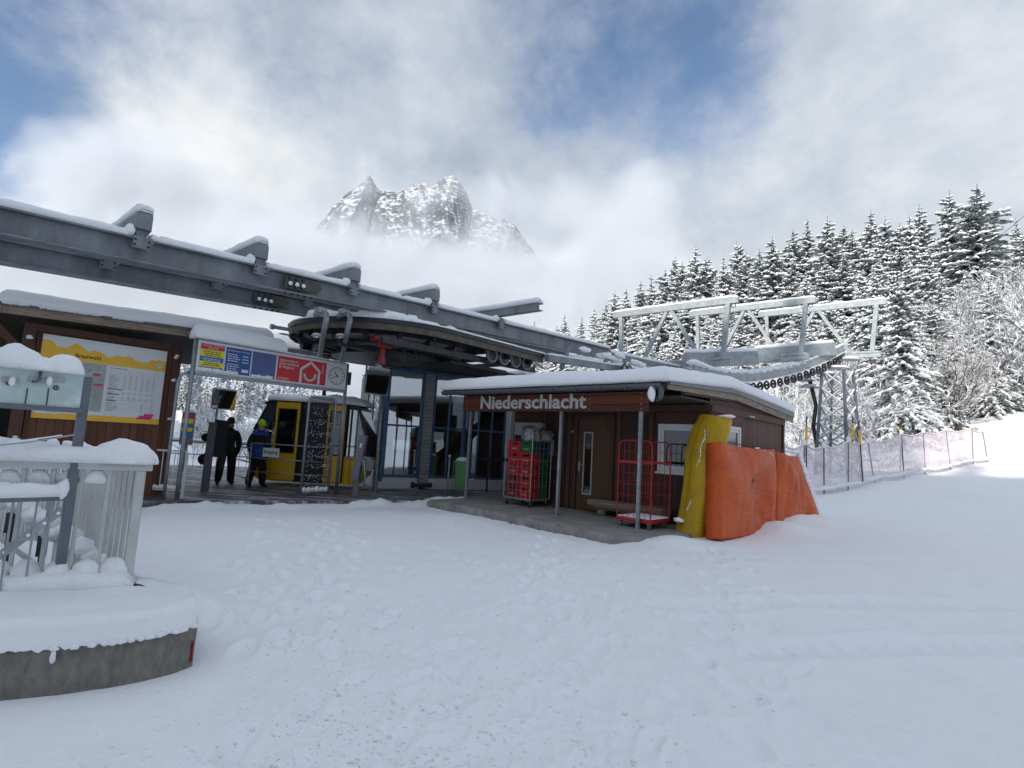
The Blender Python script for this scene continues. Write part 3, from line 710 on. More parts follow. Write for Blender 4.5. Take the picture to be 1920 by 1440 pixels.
ym = thing('crash_mat', 'rolled yellow tarpaulin mat leaning against the front corner of the hut', 'crash mat', HUT, (0, -.6, 0))
b = MB(); b.add(v, f); b.build('cover', 'tarp_yellow', ym, smooth=True)
p = HUT.PY(1362, 783, -.22)
b = MB(); b.blob(p+Vector((0, 0, .02)), (.16, .15, .04), 2, .4, 3, 2)
for i in range(34):
    t = .05+.9*i/33+rnd.uniform(-.01, .01)
    if mn.noise(Vector((t*7, 2, 1))) < -.12: continue
    q = HUT.PY(1324-36*t+2*math.sin(i*.7), 800+165*t, -.33-.27*t-.155); b.blob(q, (.010+.006*rnd.random(), .012, .035), 1, .5, 3, i)
b.blob(HUT.PY(1272, 975, -.80), (.10, .06, .05), 2, .4, 3, 6)
b.build('snow_cap', 'snow', ym, smooth=True)
b = MB(); b.tube([HUT.PY(1322-34*t+5+4*math.sin(t*9), 795+190*t, -.33-.27*t-.165) for t in [i/16 for i in range(17)]], [.012+.008*math.sin(i*1.7) for i in range(17)], 6); b.build('flap_edge', 'tarp_yellow', ym, smooth=True)
def cushion(P, bulge, thick, nx, ny, seed, fold=.03):
    """P = top-left, top-right, bottom-right, bottom-left of the visible face (frame coordinates)"""
    P = [Vector(p) for p in P]; n = (P[1]-P[0]).cross(P[3]-P[0]).normalized()
    if n.x < 0: n = -n
    v = []
    for side in (1, 0):
        for i in range(nx+1):
            for j in range(ny+1):
                u, w = i/nx, j/ny
                p = (P[0]*(1-u)+P[1]*u)*(1-w)+(P[3]*(1-u)+P[2]*u)*w
                e = min(1, 4*min(u, 1-u))**.5*min(1, 4*min(w, 1-w)+.25)**.5
                if side: d = bulge*e+fold*mn.noise(Vector((u*2.2+seed, w*1.8, seed)))*e*2.6+fold*.9*(.5-abs(mn.noise(Vector((u*5+w*2.5, w*2.2, seed)))))*e+fold*.5*mn.noise(Vector((u*14, w*1.2+u*2, seed)))*(w**2+.25)
                else: d = -thick
                sag = .05*math.sin(u*math.pi)*(1-w)**2
                v.append(p+n*d-Vector((0, 0, sag+.02*mn.noise(Vector((u*6, seed, 0)))*(1-w))))
    m_ = ny+1; N = (nx+1)*m_
    f = [(i*m_+j, i*m_+j+1, (i+1)*m_+j+1, (i+1)*m_+j) for i in range(nx) for j in range(ny)]
    f += [(N+(i+1)*m_+j, N+(i+1)*m_+j+1, N+i*m_+j+1, N+i*m_+j) for i in range(nx) for j in range(ny)]
    rim = [i*m_ for i in range(nx+1)]+[nx*m_+j for j in range(1, m_)]+[i*m_+ny for i in range(nx-1, -1, -1)]+[j for j in range(ny-1, 0, -1)]
    K = len(rim); f += [(rim[i], rim[(i+1) % K], N+rim[(i+1) % K], N+rim[i]) for i in range(K)]
    return v, f
om = thing('crash_mat', 'broad upright orange tarpaulin mat against the side wall of the hut, beside the yellow roll', 'crash mat', HUT, (.3, 1.3, 0), 'orange covered mats')
QA = [HUT.PX(*c, x) for c, x in (((1350, 829), .42), ((1453, 843), .42), ((1454, 1000), .62), ((1352, 1012), .60))]
v, f = cushion(QA, .06, .28, 46, 36, 2, .075); b = MB(); b.add(v, f); o = b.build('cover', 'tarp_orange', om, smooth=True)
b = MB(); c = HUT.PX(1408, 898, .56)
for k in range(3): b.box(c.x-.02+.03, c.x+.012+.03, c.y, c.y+.22, c.z-.035*k, c.z-.035*k+.015)
b.build('print', 'darkred_plastic', om)
def eyelets(Q, m_, n, par):
    b = MB()
    for i in range(n):
        u = (i+.5)/n
        for w in (.035,): q = (Q[0]*(1-u)+Q[1]*u)*(1-w)+(Q[3]*(1-u)+Q[2]*u)*w; b.ring(q+Vector((.035, 0, -.02)), (1, 0, .2), .014, .005, 10, 5)
    for sd in (0, 1):
        for i in range(0):
            w = .1+i*.15; q = (Q[0]*(1-w)+Q[3]*w) if sd == 0 else (Q[1]*(1-w)+Q[2]*w); q = q+(Q[1]-Q[0]).normalized()*(.05 if sd == 0 else -.05); b.ring(q+Vector((.03, 0, 0)), (1, 0, .2), .014, .005, 10, 5)
    b.build('eyelets', 'bolt_steel', par)
eyelets(QA, 0, 9, om)
o2 = thing('crash_mat', 'farther orange tarpaulin mat by the hut side wall, its sloping edge under snow', 'crash mat', HUT, (.4, 3.6, 0), 'orange covered mats')
QB = [HUT.PX(*c, x) for c, x in (((1457, 846), .42), ((1497, 856), .42), ((1541, 990), .78), ((1459, 1000), .66))]
v, f = cushion(QB, .07, .34, 40, 36, 9, .085); b = MB(); b.add(v, f); b.build('cover', 'tarp_orange', o2, smooth=True)
b = MB()
for i in range(16):
    t = i/15; q = QB[1]+(QB[2]-QB[1])*(t*.86+.02); b.blob(q+Vector((-.02, .12, .02)), (.07, .14, .09), 2, .5, 3, i)
b.build('snow_edge', 'snow', o2, smooth=True); eyelets(QB, 0, 5, o2)
b = MB()
for i in range(9): b.blob(QA[0].lerp(QA[1], .55+.04*i)+Vector((.07, 0, -.03-.012*i+.02*math.sin(i*2))), (.02, .05, .02), 1, .5, 3, i)
b.build('snow_dusting', 'snow', om, smooth=True)
b = MB(); b.tube([HUT.PX(1330, 822, .12), HUT.PX(1400, 836, .3), HUT.PX(1455, 842, .5), HUT.PX(1500, 852, .3)], .008, 5)
tag(b.build('tie_rope', 'black_rubber', fr=HUT), 'thin dark rope tied across the tops of the orange mats', 'rope')
b = MB()
for i in range(9): 
    q = HUT.PX(1335+rnd.uniform(-12, 14), 1000, .2); b.tube([q, q+Vector((rnd.uniform(-.1, .1), rnd.uniform(-.2, .2), rnd.uniform(.1, .3)))], .008, 4)
tag(b.build('twigs', 'fascia_wood', fr=HUT), 'loose brushwood sticking out of the snow between the yellow and orange mats', 'twigs')

# ================================================================== GLASS STATION BUILDING
gb = thing('station_building', 'glass fronted station building with blue frames behind the yellow gondola', 'building', GL, (2.2, 1.5, 0))
H0 = 3.72
def glazing(x0, x1, cols_, par, y=0., zb=.40, zm=1.97):
    fr_ = MB(); t = .045
    xs = [x0+(x1-x0)*i/cols_ for i in range(cols_+1)]
    for x in xs: fr_.box(x-t/2, x+t/2, y-.03, y+.05, zb, H0)
    for a, c in zip(xs, xs[1:]):
        for z in (zb+.028, zm, H0-.028): fr_.box(a+t/2, c-t/2, y-.026, y+.046, z-.03, z+.03)
    f_ = fr_.build('window_frame', 'blue_frame', par)
    k = 0
    for a, c in zip(xs, xs[1:]):
        for z0, z1 in ((zb+.05, zm-.03), (zm+.03, H0-.05)):
            k += 1; e = .004*math.sin(k*5)
            bb = MB(); bb.add([(a+t/2, y+.01, z0), (c-t/2, y+.01+e, z0), (c-t/2, y+.01+e*1.6, z1), (a+t/2, y+.01+e*.6, z1), (a+t/2, y+.02, z0), (c-t/2, y+.02+e, z0), (c-t/2, y+.02+e*1.6, z1), (a+t/2, y+.02+e*.6, z1)],
                   [(0, 1, 2, 3), (7, 6, 5, 4), (0, 4, 5, 1), (1, 5, 6, 2), (2, 6, 7, 3), (3, 7, 4, 0)])
            sub(f_, bb.build('pane', 'window_glass', par))
glazing(.12, 1.16, 1, gb); glazing(1.60, 2.62, 2, gb); glazing(2.68, 4.10, 3, gb)
MB().box(.0, .09, -.06, .1, .25, H0).build('blue_post', 'blue_frame', gb); MB().box(1.19, 1.24, -.05, .06, .25, H0).build('blue_post', 'blue_frame', gb)
MB().box(1.245, 1.555, -.02, .3, .02, H0+.003).build('concrete_pillar', 'column_concrete', gb)
MB().box(.0, 1.244, -.015, .06, .03, .37).box(1.556, 4.12, -.015, .06, .03, .37).build('base_panel', 'panel_white', gb)
MB().box(4.13, 4.6, -.03, .2, .02, H0).build('end_pillar', 'panel_white', gb)
MB().box(-.02, 4.6, -.03, 4.2, H0+.005, H0+.08).build('roof', 'concrete_plain', gb)
MB().box(.1, 4.12, -.05, -.031, H0-.06, H0+.04).build('head_rail', 'blue_frame', gb)
MB().sheet(-.1, 2.6, -.12, 3.9, lambda x, y: H0+.082, .10, .2, 40, 30, 8).build('snow_cap', 'snow', gb, smooth=True)
# left side wall of the building: pale panels and glass
MB().box(-.05, .01, .11, .6, .02, H0).build('side_wall', 'concrete_plain', gb); MB().box(-.05, .01, 2.6, 4.1, .02, H0).build('side_wall', 'concrete_plain', gb)
MB().box(-.03, -.02, .62, 2.58, .4, H0-.05).build('side_pane', 'window_glass', gb)
MB().box(-.045, .01, .601, 2.599, .02, .38).build('side_base', 'panel_white', gb)
b = MB(); 
for y in (.62, 1.6, 2.58): b.box(-.05, .01, y-.02, y+.02, .381, H0)
b.build('side_frame', 'blue_frame', gb)
MB().box(0.05, 4.55, .08, 4.1, .02, .05).build('room_floor', 'room_floor', gb)
b = MB(); holed(b, .05, 4.55, .03, H0-.02, 4.05, 4.12, [(.25, .95, 1.7, 3.4), (1.3, 2.0, .5, 1.5), (2.15, 2.7, .5, 1.15), (2.9, 3.35, .9, 1.9), (3.6, 4.3, 2.0, 3.3)]); b.build('rear_wall', 'room_wall', gb)
b = MB(); b.box(.05, 4.55, .1, 4.04, H0-.03, H0-.002); b.build('ceiling', 'room_wall', gb)
# staircase and railing seen through the glass
b = MB(); b.beam((1.7, 1.6, .4), (4.1, 1.9, 2.3), .9, .14)
for i in range(22): b.tube([(.3+i*.09, .9, .1), (.3+i*.09, .9, 1.15)], .008, 4)
b.tube([(.25, .9, 1.15), (2.25, .9, 1.15)], .02, 6); b.build('indoor_stair', 'girder_grey', gb)
MB().box(2.2, 3.0, 4.02, 4.045, .6, 1.5).box(3.3, 3.8, 4.02, 4.045, 1.5, 2.6).build('rear_daylight_panel', 'panel_white', gb)  # white panels stand in for daylight seen through the rear wall
# hose-like bumper and bench bar outside
tag(MB().tube([(1.02, -.16, .17), (1.62, -.16, .17)], .055, 8).disc((1.02, -.16, .17), (1, 0, 0), .09, .08, 10).disc((1.6, -.16, .17), (1, 0, 0), .075, .05, 10).box(1.28, 1.36, -.20, .0, .02, .17).build('floor_bumper', 'black_rubber', fr=GL), 'small black bumper bar on the floor at the foot of the concrete pillar', 'bumper')
bb_ = thing('lean_rail', 'black padded lean bar in front of the station glazing, right of the green bin', 'bar', GL, (3.6, -.5, 0))
MB().box(3.05, 4.2, -.52, -.42, 1.02, 1.13).build('bar', 'black_rubber', bb_); MB().box(3.35, 3.4, -.49, -.45, .01, 1.019).build('leg', 'dark_steel', bb_); MB().box(4.1, 4.15, -.49, -.45, .01, 1.019).build('leg', 'dark_steel', bb_)

# concrete plant block between the station and the truss
cb = thing('concrete_block', 'grey concrete machine block under the steel girder, behind the hut roof', 'block', ST, (7.5, 1, 0))
MB().box(5.9, 9.8, .75, 2.8, 0, 3.95).build('body', 'concrete_plain', cb)
MB().sheet(5.85, 9.85, .7, 2.85, lambda x, y: 3.955, .16, .15, 40, 20, 4).build('snow_cap', 'snow', cb, smooth=True)

# ================================================================== ROPEWAY STEEL
def gzc(x): return 4.80+(.052 if x < 0 else .045)*x
def girder(y, xa, xb, name_lab):
    t = thing('steel_girder', name_lab, 'girder', ST, (xa, y, gzc(xa)), 'long parallel steel girders of the lift station')
    xs = [xa, -7.9, -5.7, -3.65, -1.5, .9, 3.5, 6, xb] if xb > 8 else [xa, -7.9, -5.7, -3.65, -1.5, .9, xb]
    b = MB(); b.ibeam((xa, y, gzc(xa)+.01), (0, y, gzc(0)+.01), .28, .42, .028)
    if xb > 0: b.ibeam((0, y, gzc(0)+.01), (xb, y, gzc(xb)+.01), .28, .42, .028)
    b.build('beam', 'girder_grey', t)
    return t
gn = girder(0, -11.5, 10.0, 'nearer of the two long grey steel girders crossing overhead from the left edge')
gf = girder(2.07, -11.5, 10.0, 'farther long grey steel girder running behind the nearer one overhead')
for t, y, h in ((gn, 0, .13), (gf, 2.07, .10)):
    b = MB(); xs = [-11.5]+[a for x in (-5.57, -3.55, -1.4, 1.02, 3.64) for a in (x-.16, x+.16)]+[10.0]
    for a, c in zip(xs[::2], xs[1::2]):
        if a < 0 < c: b.snow((a, y, gzc(a)+.22), (0, y, gzc(0)+.22), .30, h, .12, int(a*3)+40); a = 0
        b.snow((a, y, gzc(a)+.22), (c, y, gzc(c)+.22), .30, h, .12, int(a*3)+50, amp=.2)
    b.build('snow_cap', 'snow', t, smooth=True)
# spliced plates with bolts
def splice(t, x, y, s=1):
    zc = gzc(x)+.01; yf = y-.15; sl = .05
    def q(u, w): return (x+u, zc+w+u*sl)
    b = MB(); b.prism([q(-.42, -.13), q(.30, -.13), q(.42, 0), q(.30, .13), q(-.42, .13)], yf+.02, yf-.02); pl = b.build('splice_plate', 'bronze_plate', t)
    b = MB(); 
    for i in range(3):
        for w in (-.075, .09): c = q(-.32+i*.14, w); b.disc((c[0], yf-.035, c[1]), (0, 1, 0), .036, .05, 8)
    sub(pl, b.build('bolts', 'dark_steel', t))
    b = MB()
    for i in range(3): c = q(-.32+i*.14, -.03); b.blob((c[0], yf-.06, c[1]), (.05, .04, .05), 1, .4, 3, i)
    sub(pl, b.build('snow_clumps', 'snow', t, smooth=True))
    b = MB()
    for i in range(5): c = q(-.36+i*.14, -.225); b.disc((c[0], y-.1, c[1]), (0, 0, 1), .03, .05, 8)
    sub(pl, b.build('flange_bolts', 'dark_steel', t))
splice(gn, ST.PY(563, 541, 0).x, 0); splice(gf, ST.PY(505, 558, 2.07).x, 2.07)
armn = ['first cross beam from the left', 'second cross beam from the left', 'middle cross beam', 'fourth cross beam from the left', 'long rightmost cross beam reaching out over the hut']
for k, x in enumerate((-5.57, -3.55, -1.4, 1.02, 3.64)):
    y0 = -.18 if k < 4 else ST.PX(1015, 567, 3.64).y
    t = thing('cross_beam', f'{armn[k]} lying snow-topped across the two overhead girders', 'beam', ST, (x, 1, gzc(x)+.22), 'cross beams on the two overhead girders')
    z = gzc(x)+.52
    if k < 4: MB().rbox(x-.12, x+.12, y0, 2.6, z-.15, z+.15, .03).build('arm', 'girder_grey', t)
    else:
        MB().box(x-.10, x-.08, y0, 2.6, z-.11, z+.11).box(x-.079, x+.1, y0, 2.6, z+.09, z+.11).box(x-.079, x+.1, y0, 2.6, z-.11, z-.09).build('arm', 'girder_grey', t)
    for y in (0, 2.07):
        b = MB(); zg = gzc(x)
        b.prism([(x-.06, zg+.225), (x+.06, zg+.225), (x+.12, z-.152), (x-.12, z-.152)], y-.1, y+.1)
        b.box(x-.13, x+.13, y-.165, y-.145, zg+.03, zg+.235)
        s_ = b.build('bracket', 'girder_grey', t)
        b = MB()
        for u in (-.10, .10):
            for w in (.08, .17): b.disc((x+u, y-.175, zg+w), (0, 1, 0), .018, .02, 8)
        sub(s_, b.build('bolts', 'dark_steel', t))
        b = MB(); b.blob((x-.17, y-.02, zg+.31), (.08, .14, .12), 2, .4, 3, k).blob((x+.18, y-.02, zg+.28), (.07, .14, .09), 2, .4, 3, k+9)
        sub(s_, b.build('snow_clumps', 'snow', t, smooth=True))
    MB().snow((x, y0, z+.15 if k < 4 else z+.11), (x, 2.6, z+.15 if k < 4 else z+.11), .26, .17, .1, k+3, amp=.2).build('snow_cap', 'snow', t, smooth=True)

# turning wheel house: U-shaped guide rail with the wheel beneath
wh = thing('wheel_station', 'dark round turning wheel with its curved guide rail, snow on top, above the yellow gondola', 'wheel', ST, (1.2, 2, 4.0))
UC, UR, UZ = Vector((1.2, 2.0, 0)), 2.65, 4.26
def upath(r, x1=5.05, n=40, z=UZ, a0=-90, a1=-270):
    p = [Vector((x1, 2-r, z)), Vector((x1*.6+1.2*.4, 2-r, z)), Vector((2.4, 2-r, z))]
    p += [Vector((1.2+r*math.cos(R(a0+(a1-a0)*i/n)), 2+r*math.sin(R(a0+(a1-a0)*i/n)), z)) for i in range(n+1)]
    p += [Vector((2.4, 2+r, z)), Vector((x1, 2+r, z))]; return p
def band(b, path, z0, z1, t):
    n = len(path); v = []
    for i, p in enumerate(path):
        d = (path[min(i+1, n-1)]-path[max(i-1, 0)]).normalized(); a = Vector((d.y, -d.x, 0))*t/2
        v += [(p.x+a.x, p.y+a.y, z0), (p.x-a.x, p.y-a.y, z0), (p.x-a.x, p.y-a.y, z1), (p.x+a.x, p.y+a.y, z1)]
    f = [(i*4+k, i*4+(k+1) % 4, (i+1)*4+(k+1) % 4, (i+1)*4+k) for i in range(n-1) for k in range(4)]+[(3, 2, 1, 0), (4*n-4, 4*n-3, 4*n-2, 4*n-1)]
    b.add(v, f)
b = MB(); band(b, upath(UR), UZ-.11, UZ+.05, .05); shade_auto(b.build('outer_rail', 'rust_rail', wh))
b = MB(); band(b, upath(UR-.05), UZ+.052, UZ+.16, .22); shade_auto(b.build('upper_rail', 'dark_steel', wh))
b = MB(); band(b, upath(UR-.62, 4.8), UZ-.10, UZ+.0, .08); band(b, upath(UR-.32, 4.9), UZ-.04, UZ+.04, .45); shade_auto(b.build('inner_rail', 'dark_steel', wh))
b = MB(); b.ring((1.2, 2, 3.92), (0, 0, 1), 2.0, .10, 48, 8)
for i in range(8):
    a = math.pi*2*i/8; b.beam((1.2+.3*math.cos(a), 2+.3*math.sin(a), 3.92), (1.2+1.95*math.cos(a), 2+1.95*math.sin(a), 3.92), .12, .14)
b.disc((1.2, 2, 3.92), (0, 0, 1), .38, .4, 20); b.build('turning_wheel', 'dark_steel', wh, smooth=False)
b = MB()
for i in range(12):
    a = R(-80-20*i); c, s_ = math.cos(a), math.sin(a)
    b.beam((1.2+UR*.97*c, 2+UR*.97*s_, UZ-.12), (1.2+1.5*c, 2+1.5*s_, 3.86), .08, .11)
    b.beam((1.2+UR*.93*c, 2+UR*.93*s_, UZ+.02), (1.2+1.9*c, 2+1.9*s_, UZ+.02), .05, .07)
    b.box(1.2+UR*.9*c-.04, 1.2+UR*.9*c+.04, 2+UR*.9*s_-.04, 2+UR*.9*s_+.04, UZ-.3, UZ+.0)
for x in (2.6, 3.6, 4.6): b.beam((x, -.62, UZ-.16), (x, 4.6, UZ-.16), .1, .12)
b.beam((-.6, -.2, 3.88), (5.2, -.2, 3.96), .12, .16); b.beam((-1.0, 1.0, 3.84), (5.2, 1.0, 3.9), .12, .18); b.beam((-.9, 3.0, 3.90), (5.2, 3.0, 3.94), .12, .16)
b.build('support_arms', 'dark_steel', wh)
b = MB(); b.prismz([(1.2+1.55*math.cos(R(i*15)), 2+1.55*math.sin(R(i*15))) for i in range(24)], 3.76, 3.84); b.prismx([(.2, 3.74), (2.3, 3.74), (2.3, 3.80), (.2, 3.80)], 2.0, 5.0)
b.build('machine_floor', 'dark_steel', wh)
p = ST.PY(718, 640, .3); q = ST.PY(722, 690, .3)
b = MB(); b.box(p.x-.34, p.x+.30, .14, .36, p.z-.04, p.z+.07).tube([(p.x, .28, p.z-.05), (p.x, .28, p.z-.40), (p.x, .28, p.z-.41), (p.x, .28, p.z-.58)], [.07, .07, .095, .085], 12)
b.box(p.x-.3, p.x+.1, .05, .1, p.z-.2, p.z-.0)
b.build('drive_motor', 'red_machine', wh)
b = MB(); b.tube([(p.x+.7+.38*math.cos(a), .1, p.z-.18+.34*math.sin(a)) for a in [R(200+i*20) for i in range(9)]], .035, 6).tube([(p.x+.72+.3*math.cos(a), .0, p.z-.12+.26*math.sin(a)) for a in [R(190+i*20) for i in range(9)]], .03, 6)
b.build('hoses', 'black_rubber', wh, smooth=True)
for i in range(4):
    x = 3.0+i*.52; w = MB().ring((x, -.42, UZ-.18), (0, 1, 0), .19, .045, 20, 7).build('tyre', 'plastic_grey', wh, smooth=True)
    sub(w, MB().disc((x, -.40, UZ-.18), (0, 1, 0), .13, .03, 14).build('rim', 'dark_steel', wh))
# hanging snow and heaps on the rail
b = MB(); path = upath(UR-.05)
for i in range(len(path)-1):
    p, q = path[i], path[i+1]; d = (p-q).length
    ang_ = math.degrees(math.atan2(p.y-2, p.x-1.2)) % 360
    h = .05 if i < 2 else (.15+.07*math.sin(i*.7) if 190 < ang_ < 258 else .035+.03*(mn.noise(Vector((i*.4, 0, 0)))+.3))
    e_ = (q-p)*(1.2 if i > 2 else .1)
    if h > .04: b.snow(p-e_+Vector((0, 0, .16)), q+e_+Vector((0, 0, .16)), .24, h, .1, 3, amp=.3)
for px_, yy, r_ in ((726, .0, (.20, .16, .26)), (772, -.25, (.32, .2, .24)), (700, .1, (.1, .1, .12)), (846, -.45, (.38, .18, .17)), (868, -.45, (.3, .18, .13))):
    c = ST.PY(px_, 590, yy+.2); b.blob((c.x, yy+.2, UZ+.18), r_, 2, .35, 2.5, px_, -.05)
b.build('snow_cap', 'snow', wh, smooth=True)
b = MB(); b.tube([(-1.45, 2.6, UZ-.05), (-1.85, 2.7, UZ-.04)], .05, 8).disc((-1.88, 2.72, UZ-.04), (1, 0, 0), .07, .08, 12)
b.beam((-1.35, 3.6, UZ-.3), (-1.2, 3.7, UZ-.75), .12, .05); b.build('end_fittings', 'galvanised', wh)
b = MB(); b.blob((1.2, 2, UZ-.02), (2.3, 2.3, .2), 3, .3, 2.2, 5, 0); b.build('snow_floor', 'snow', wh, smooth=True)
for k, (a_, c_) in enumerate((((612, 594), (598, 676)), ((656, 596), (638, 690)))):
    t0 = ST.PY(*a_, .25); t1 = ST.PY(*c_, 2.75)
    pts = [t0+Vector((0, .5, .10)), t0+Vector((0, .2, .12)), t0+Vector((-.02, -.02, .06)), t0+Vector((-.04, -.08, -.08))]+[ST.PY(a_[0]+(c_[0]-a_[0])*u, a_[1]+(c_[1]-a_[1])*u, .2+2.5*max(0, (u-.25)/.75)) for u in (.3, .5, .75, 1)]+[Vector((t1.x-.01, 2.5, t1.z-.25)), Vector((t1.x-.01, 2.30, t1.z-.32))]
    pts2 = []
    for i in range(len(pts)-1):
        for u in (0, .33, .66): pts2.append(pts[i].lerp(pts[i+1], u))
    pts2.append(pts[-1])
    pipe = thing('pipe_column', ('left' if k == 0 else 'right')+' of the two bent grey pipes hooked over the wheel rail behind the gantry', 'column', ST, (t1.x, 2.8, 0), 'bent pipe columns behind the gantry')
    MB().tube(pts2, .062, 12).build('pipe', 'galvanised', pipe, smooth=True)
    MB().ring(t0+Vector((-.06, .25, -.42)), (0, .3, 1), .085, .03, 16, 6).box(t0.x-.14, t0.x+.06, t0.y+.1, t0.y+.3, t0.z+.1, t0.z+.22).build('clamp', 'bolt_steel', pipe)

# machinery along the line between the wheel and the truss
ms = thing('rope_machinery', 'snow-dusted rope rails, sheaves and brackets between the round wheel and the lattice arms', 'machinery', ST, (9, -1, 4))
b = MB()
b.beam((5.0, -.85, 4.28), (13.5, -1.3, 4.75), .16, .2); b.beam((5.2, -.55, 4.42), (13.5, -.6, 4.95), .05, .05)
b.beam((6.0, -.7, 4.1), (6.3, -.75, 4.9), .1, .12); b.beam((8.0, -.9, 4.1), (8.6, -.9, 5.1), .1, .12); b.beam((9.4, -1, 4.2), (9.4, 1.5, 4.6), .12, .14)
b.beam((10, 0, gzc(10)-.02), (19.5, 0, 5.75), .2, .22); b.beam((10, 2.07, gzc(10)-.02), (19.5, 2.07, 5.75), .2, .22); b.beam((13.0, -1.25, 4.72), (19.5, -1.5, 5.25), .14, .16)
b.build('rope_beam', 'girder_grey', ms)
b = MB(); b.snow((5.0, -.85, 4.38), (13.5, -1.3, 4.85), .17, .06, .1, 1, amp=.8).snow((10, 0, gzc(10)+.09), (19.5, 0, 5.86), .22, .12, .12, 2, amp=.4).snow((10, 2.07, gzc(10)+.09), (19.5, 2.07, 5.86), .22, .12, .12, 3).snow((13, -1.25, 4.80), (19.5, -1.5, 5.33), .16, .1, .1, 4, amp=.5)
for i in range(9): b.blob((7+rnd.random()*5, -1.2+rnd.random()*.5, 4.7+rnd.random()*.3), (.2+.2*rnd.random(), .12, .10), 2, .5, 3, i)
b.build('snow_cap', 'snow', ms, smooth=True)
for i, x in enumerate((8.9, 9.25, 10.6, 10.95)):
    w = MB().ring((x, -1.35, 4.5+.02*x-.2), (0, 1, 0), .15, .035, 18, 6).build('sheave', 'dark_steel', ms, smooth=True); sub(w, MB().disc((x, -1.35, 4.5+.02*x-.2), (0, 1, 0), .1, .03, 12).build('hub', 'galvanised', ms))

# lattice cross arms further up the line
arms = [(16.5, .45, 8.63), (21.2, -1.7, 9.47), (25.7, -4.1, 10.16)]
an = ['nearest and leftmost', 'middle', 'farthest and rightmost']
for k, (x, yc, zt) in enumerate(arms):
    L = 6.4; y0, y1 = yc-L/2, yc+L/2; zb = zt-2.75
    t = thing('lattice_crossarm', f'{an[k]} of the three snow-topped lattice arms standing before the forest', 'lattice arm', ST, (x, yc, zb), 'three lattice arms over the lift line')
    MB().beam((x, y0, zt), (x, y1, zt), .2, .26).build('top_chord', 'truss_grey', t)
    ym_ = yc+.1
    MB().beam((x, y0+.45, zt-.132), (x+.05, y0+.7, zb), .2, .2).build('post', 'truss_grey', t)
    MB().beam((x, y1-.45, zt-.132), (x, y1-.55, zb), .17, .17).build('post', 'truss_grey', t)
    MB().beam((x, ym_+.12, zt-.132), (x, y1-2.0-.0+.35, zb), .16, .16).build('diagonal', 'truss_grey', t)
    MB().beam((x, ym_-.12, zt-.132), (x, y0+1.6, zb), .16, .16).build('diagonal', 'truss_grey', t)
    MB().snow((x, y0, zt+.13), (x, y1, zt+.13), .22, .13, .12, k+11, amp=.3).build('snow_cap', 'snow', t, smooth=True)
    b = MB(); 
    for q in (y0+.25, y0+.6): b.ring((x+.1, q, zt-.2), (1, 0, 0), .09, .02, 12, 5)
    b.build('shackles', 'dark_steel', t)
    MB().beam((x, y0+.3, zb-.08), (x, y1-.3, zb-.12), .18, .2).snow((x, y0+.3, zb+.04), (x, y1-.3, zb+.0), .2, .14, .15, k).build('bottom_chord', ['truss_grey'], t)
sa = thing('sheave_arc', 'long curved grey beam with a row of dark sheaves under it, behind the hut roof', 'sheave beam', W, (10, 25, 4))
cpx = [(1300, 690, 23), (1340, 703, 23.6), (1400, 707, 24.6), (1450, 700, 25.6), (1500, 688, 26.8), (1545, 671, 28), (1580, 653, 29)]
cp = [atY(*c) for c in cpx]; cc2 = []
for i in range(len(cp)-1):
    p0, p1, p2, p3 = cp[max(i-1, 0)], cp[i], cp[i+1], cp[min(i+2, len(cp)-1)]
    for u in (0, .25, .5, .75): cc2.append(.5*((2*p1)+(p2-p0)*u+(2*p0-5*p1+4*p2-p3)*u*u+(-p0+3*p1-3*p2+p3)*u**3))
cc2.append(cp[-1])
b = MB()
for i in range(len(cc2)-1): b.beam(cc2[i]-Vector((0, 0, .0)), cc2[i+1], .16, .42)
b.build('curved_beam', 'truss_grey', sa)
b = MB()
for i in range(len(cc2)-1): b.beam(cc2[i]-Vector((0, .12, .24)), cc2[i+1]-Vector((0, .12, .24)), .05, .05)
b.build('lower_rail', 'white_paint', sa)
for i in range(2, len(cc2)-1):
    for u in (0,):
        c = cc2[i].lerp(cc2[i+1], u)-Vector((0, 0, .50)); d = (cc2[i+1]-cc2[i]).normalized(); ax = Vector((d.y, -d.x, 0))
        w = MB().ring(c, ax, .17, .05, 16, 6).disc(c, ax, .06, .1, 8).build('sheave', 'dark_steel', sa, smooth=True)
b = MB()
for i in range(len(cc2)-8): b.blob(cc2[i]+Vector((0, 0, .24)), (.3, .15, .12), 2, .4, 3, i)
for i in range(len(cc2)-1): b.snow(cc2[i]+Vector((0, 0, .2)), cc2[i+1]+Vector((0, 0, .2)), .2, .08, .1, i)
b.build('snow_cap', 'snow', sa, smooth=True)
for j, (p_, q_) in enumerate((((1285, 676, 24.5), (1415, 672, 25.5)), ((1415, 667, 27), (1560, 655, 28)))):
    t = thing('counterweight_box', ['left', 'right'][j]+' one of two grey box beams capped with snow above the curved sheave beam', 'box beam', W, atY(*p_), 'grey box beams above the sheaves')
    a_, c_ = atY(*p_), atY(*q_); MB().beam(a_, c_, .5, .62).build('box', 'truss_grey', t); MB().snow(a_+Vector((0, 0, .31)), c_+Vector((0, 0, .31)), .5, .2, .15, j).build('snow_cap', 'snow', t, smooth=True)

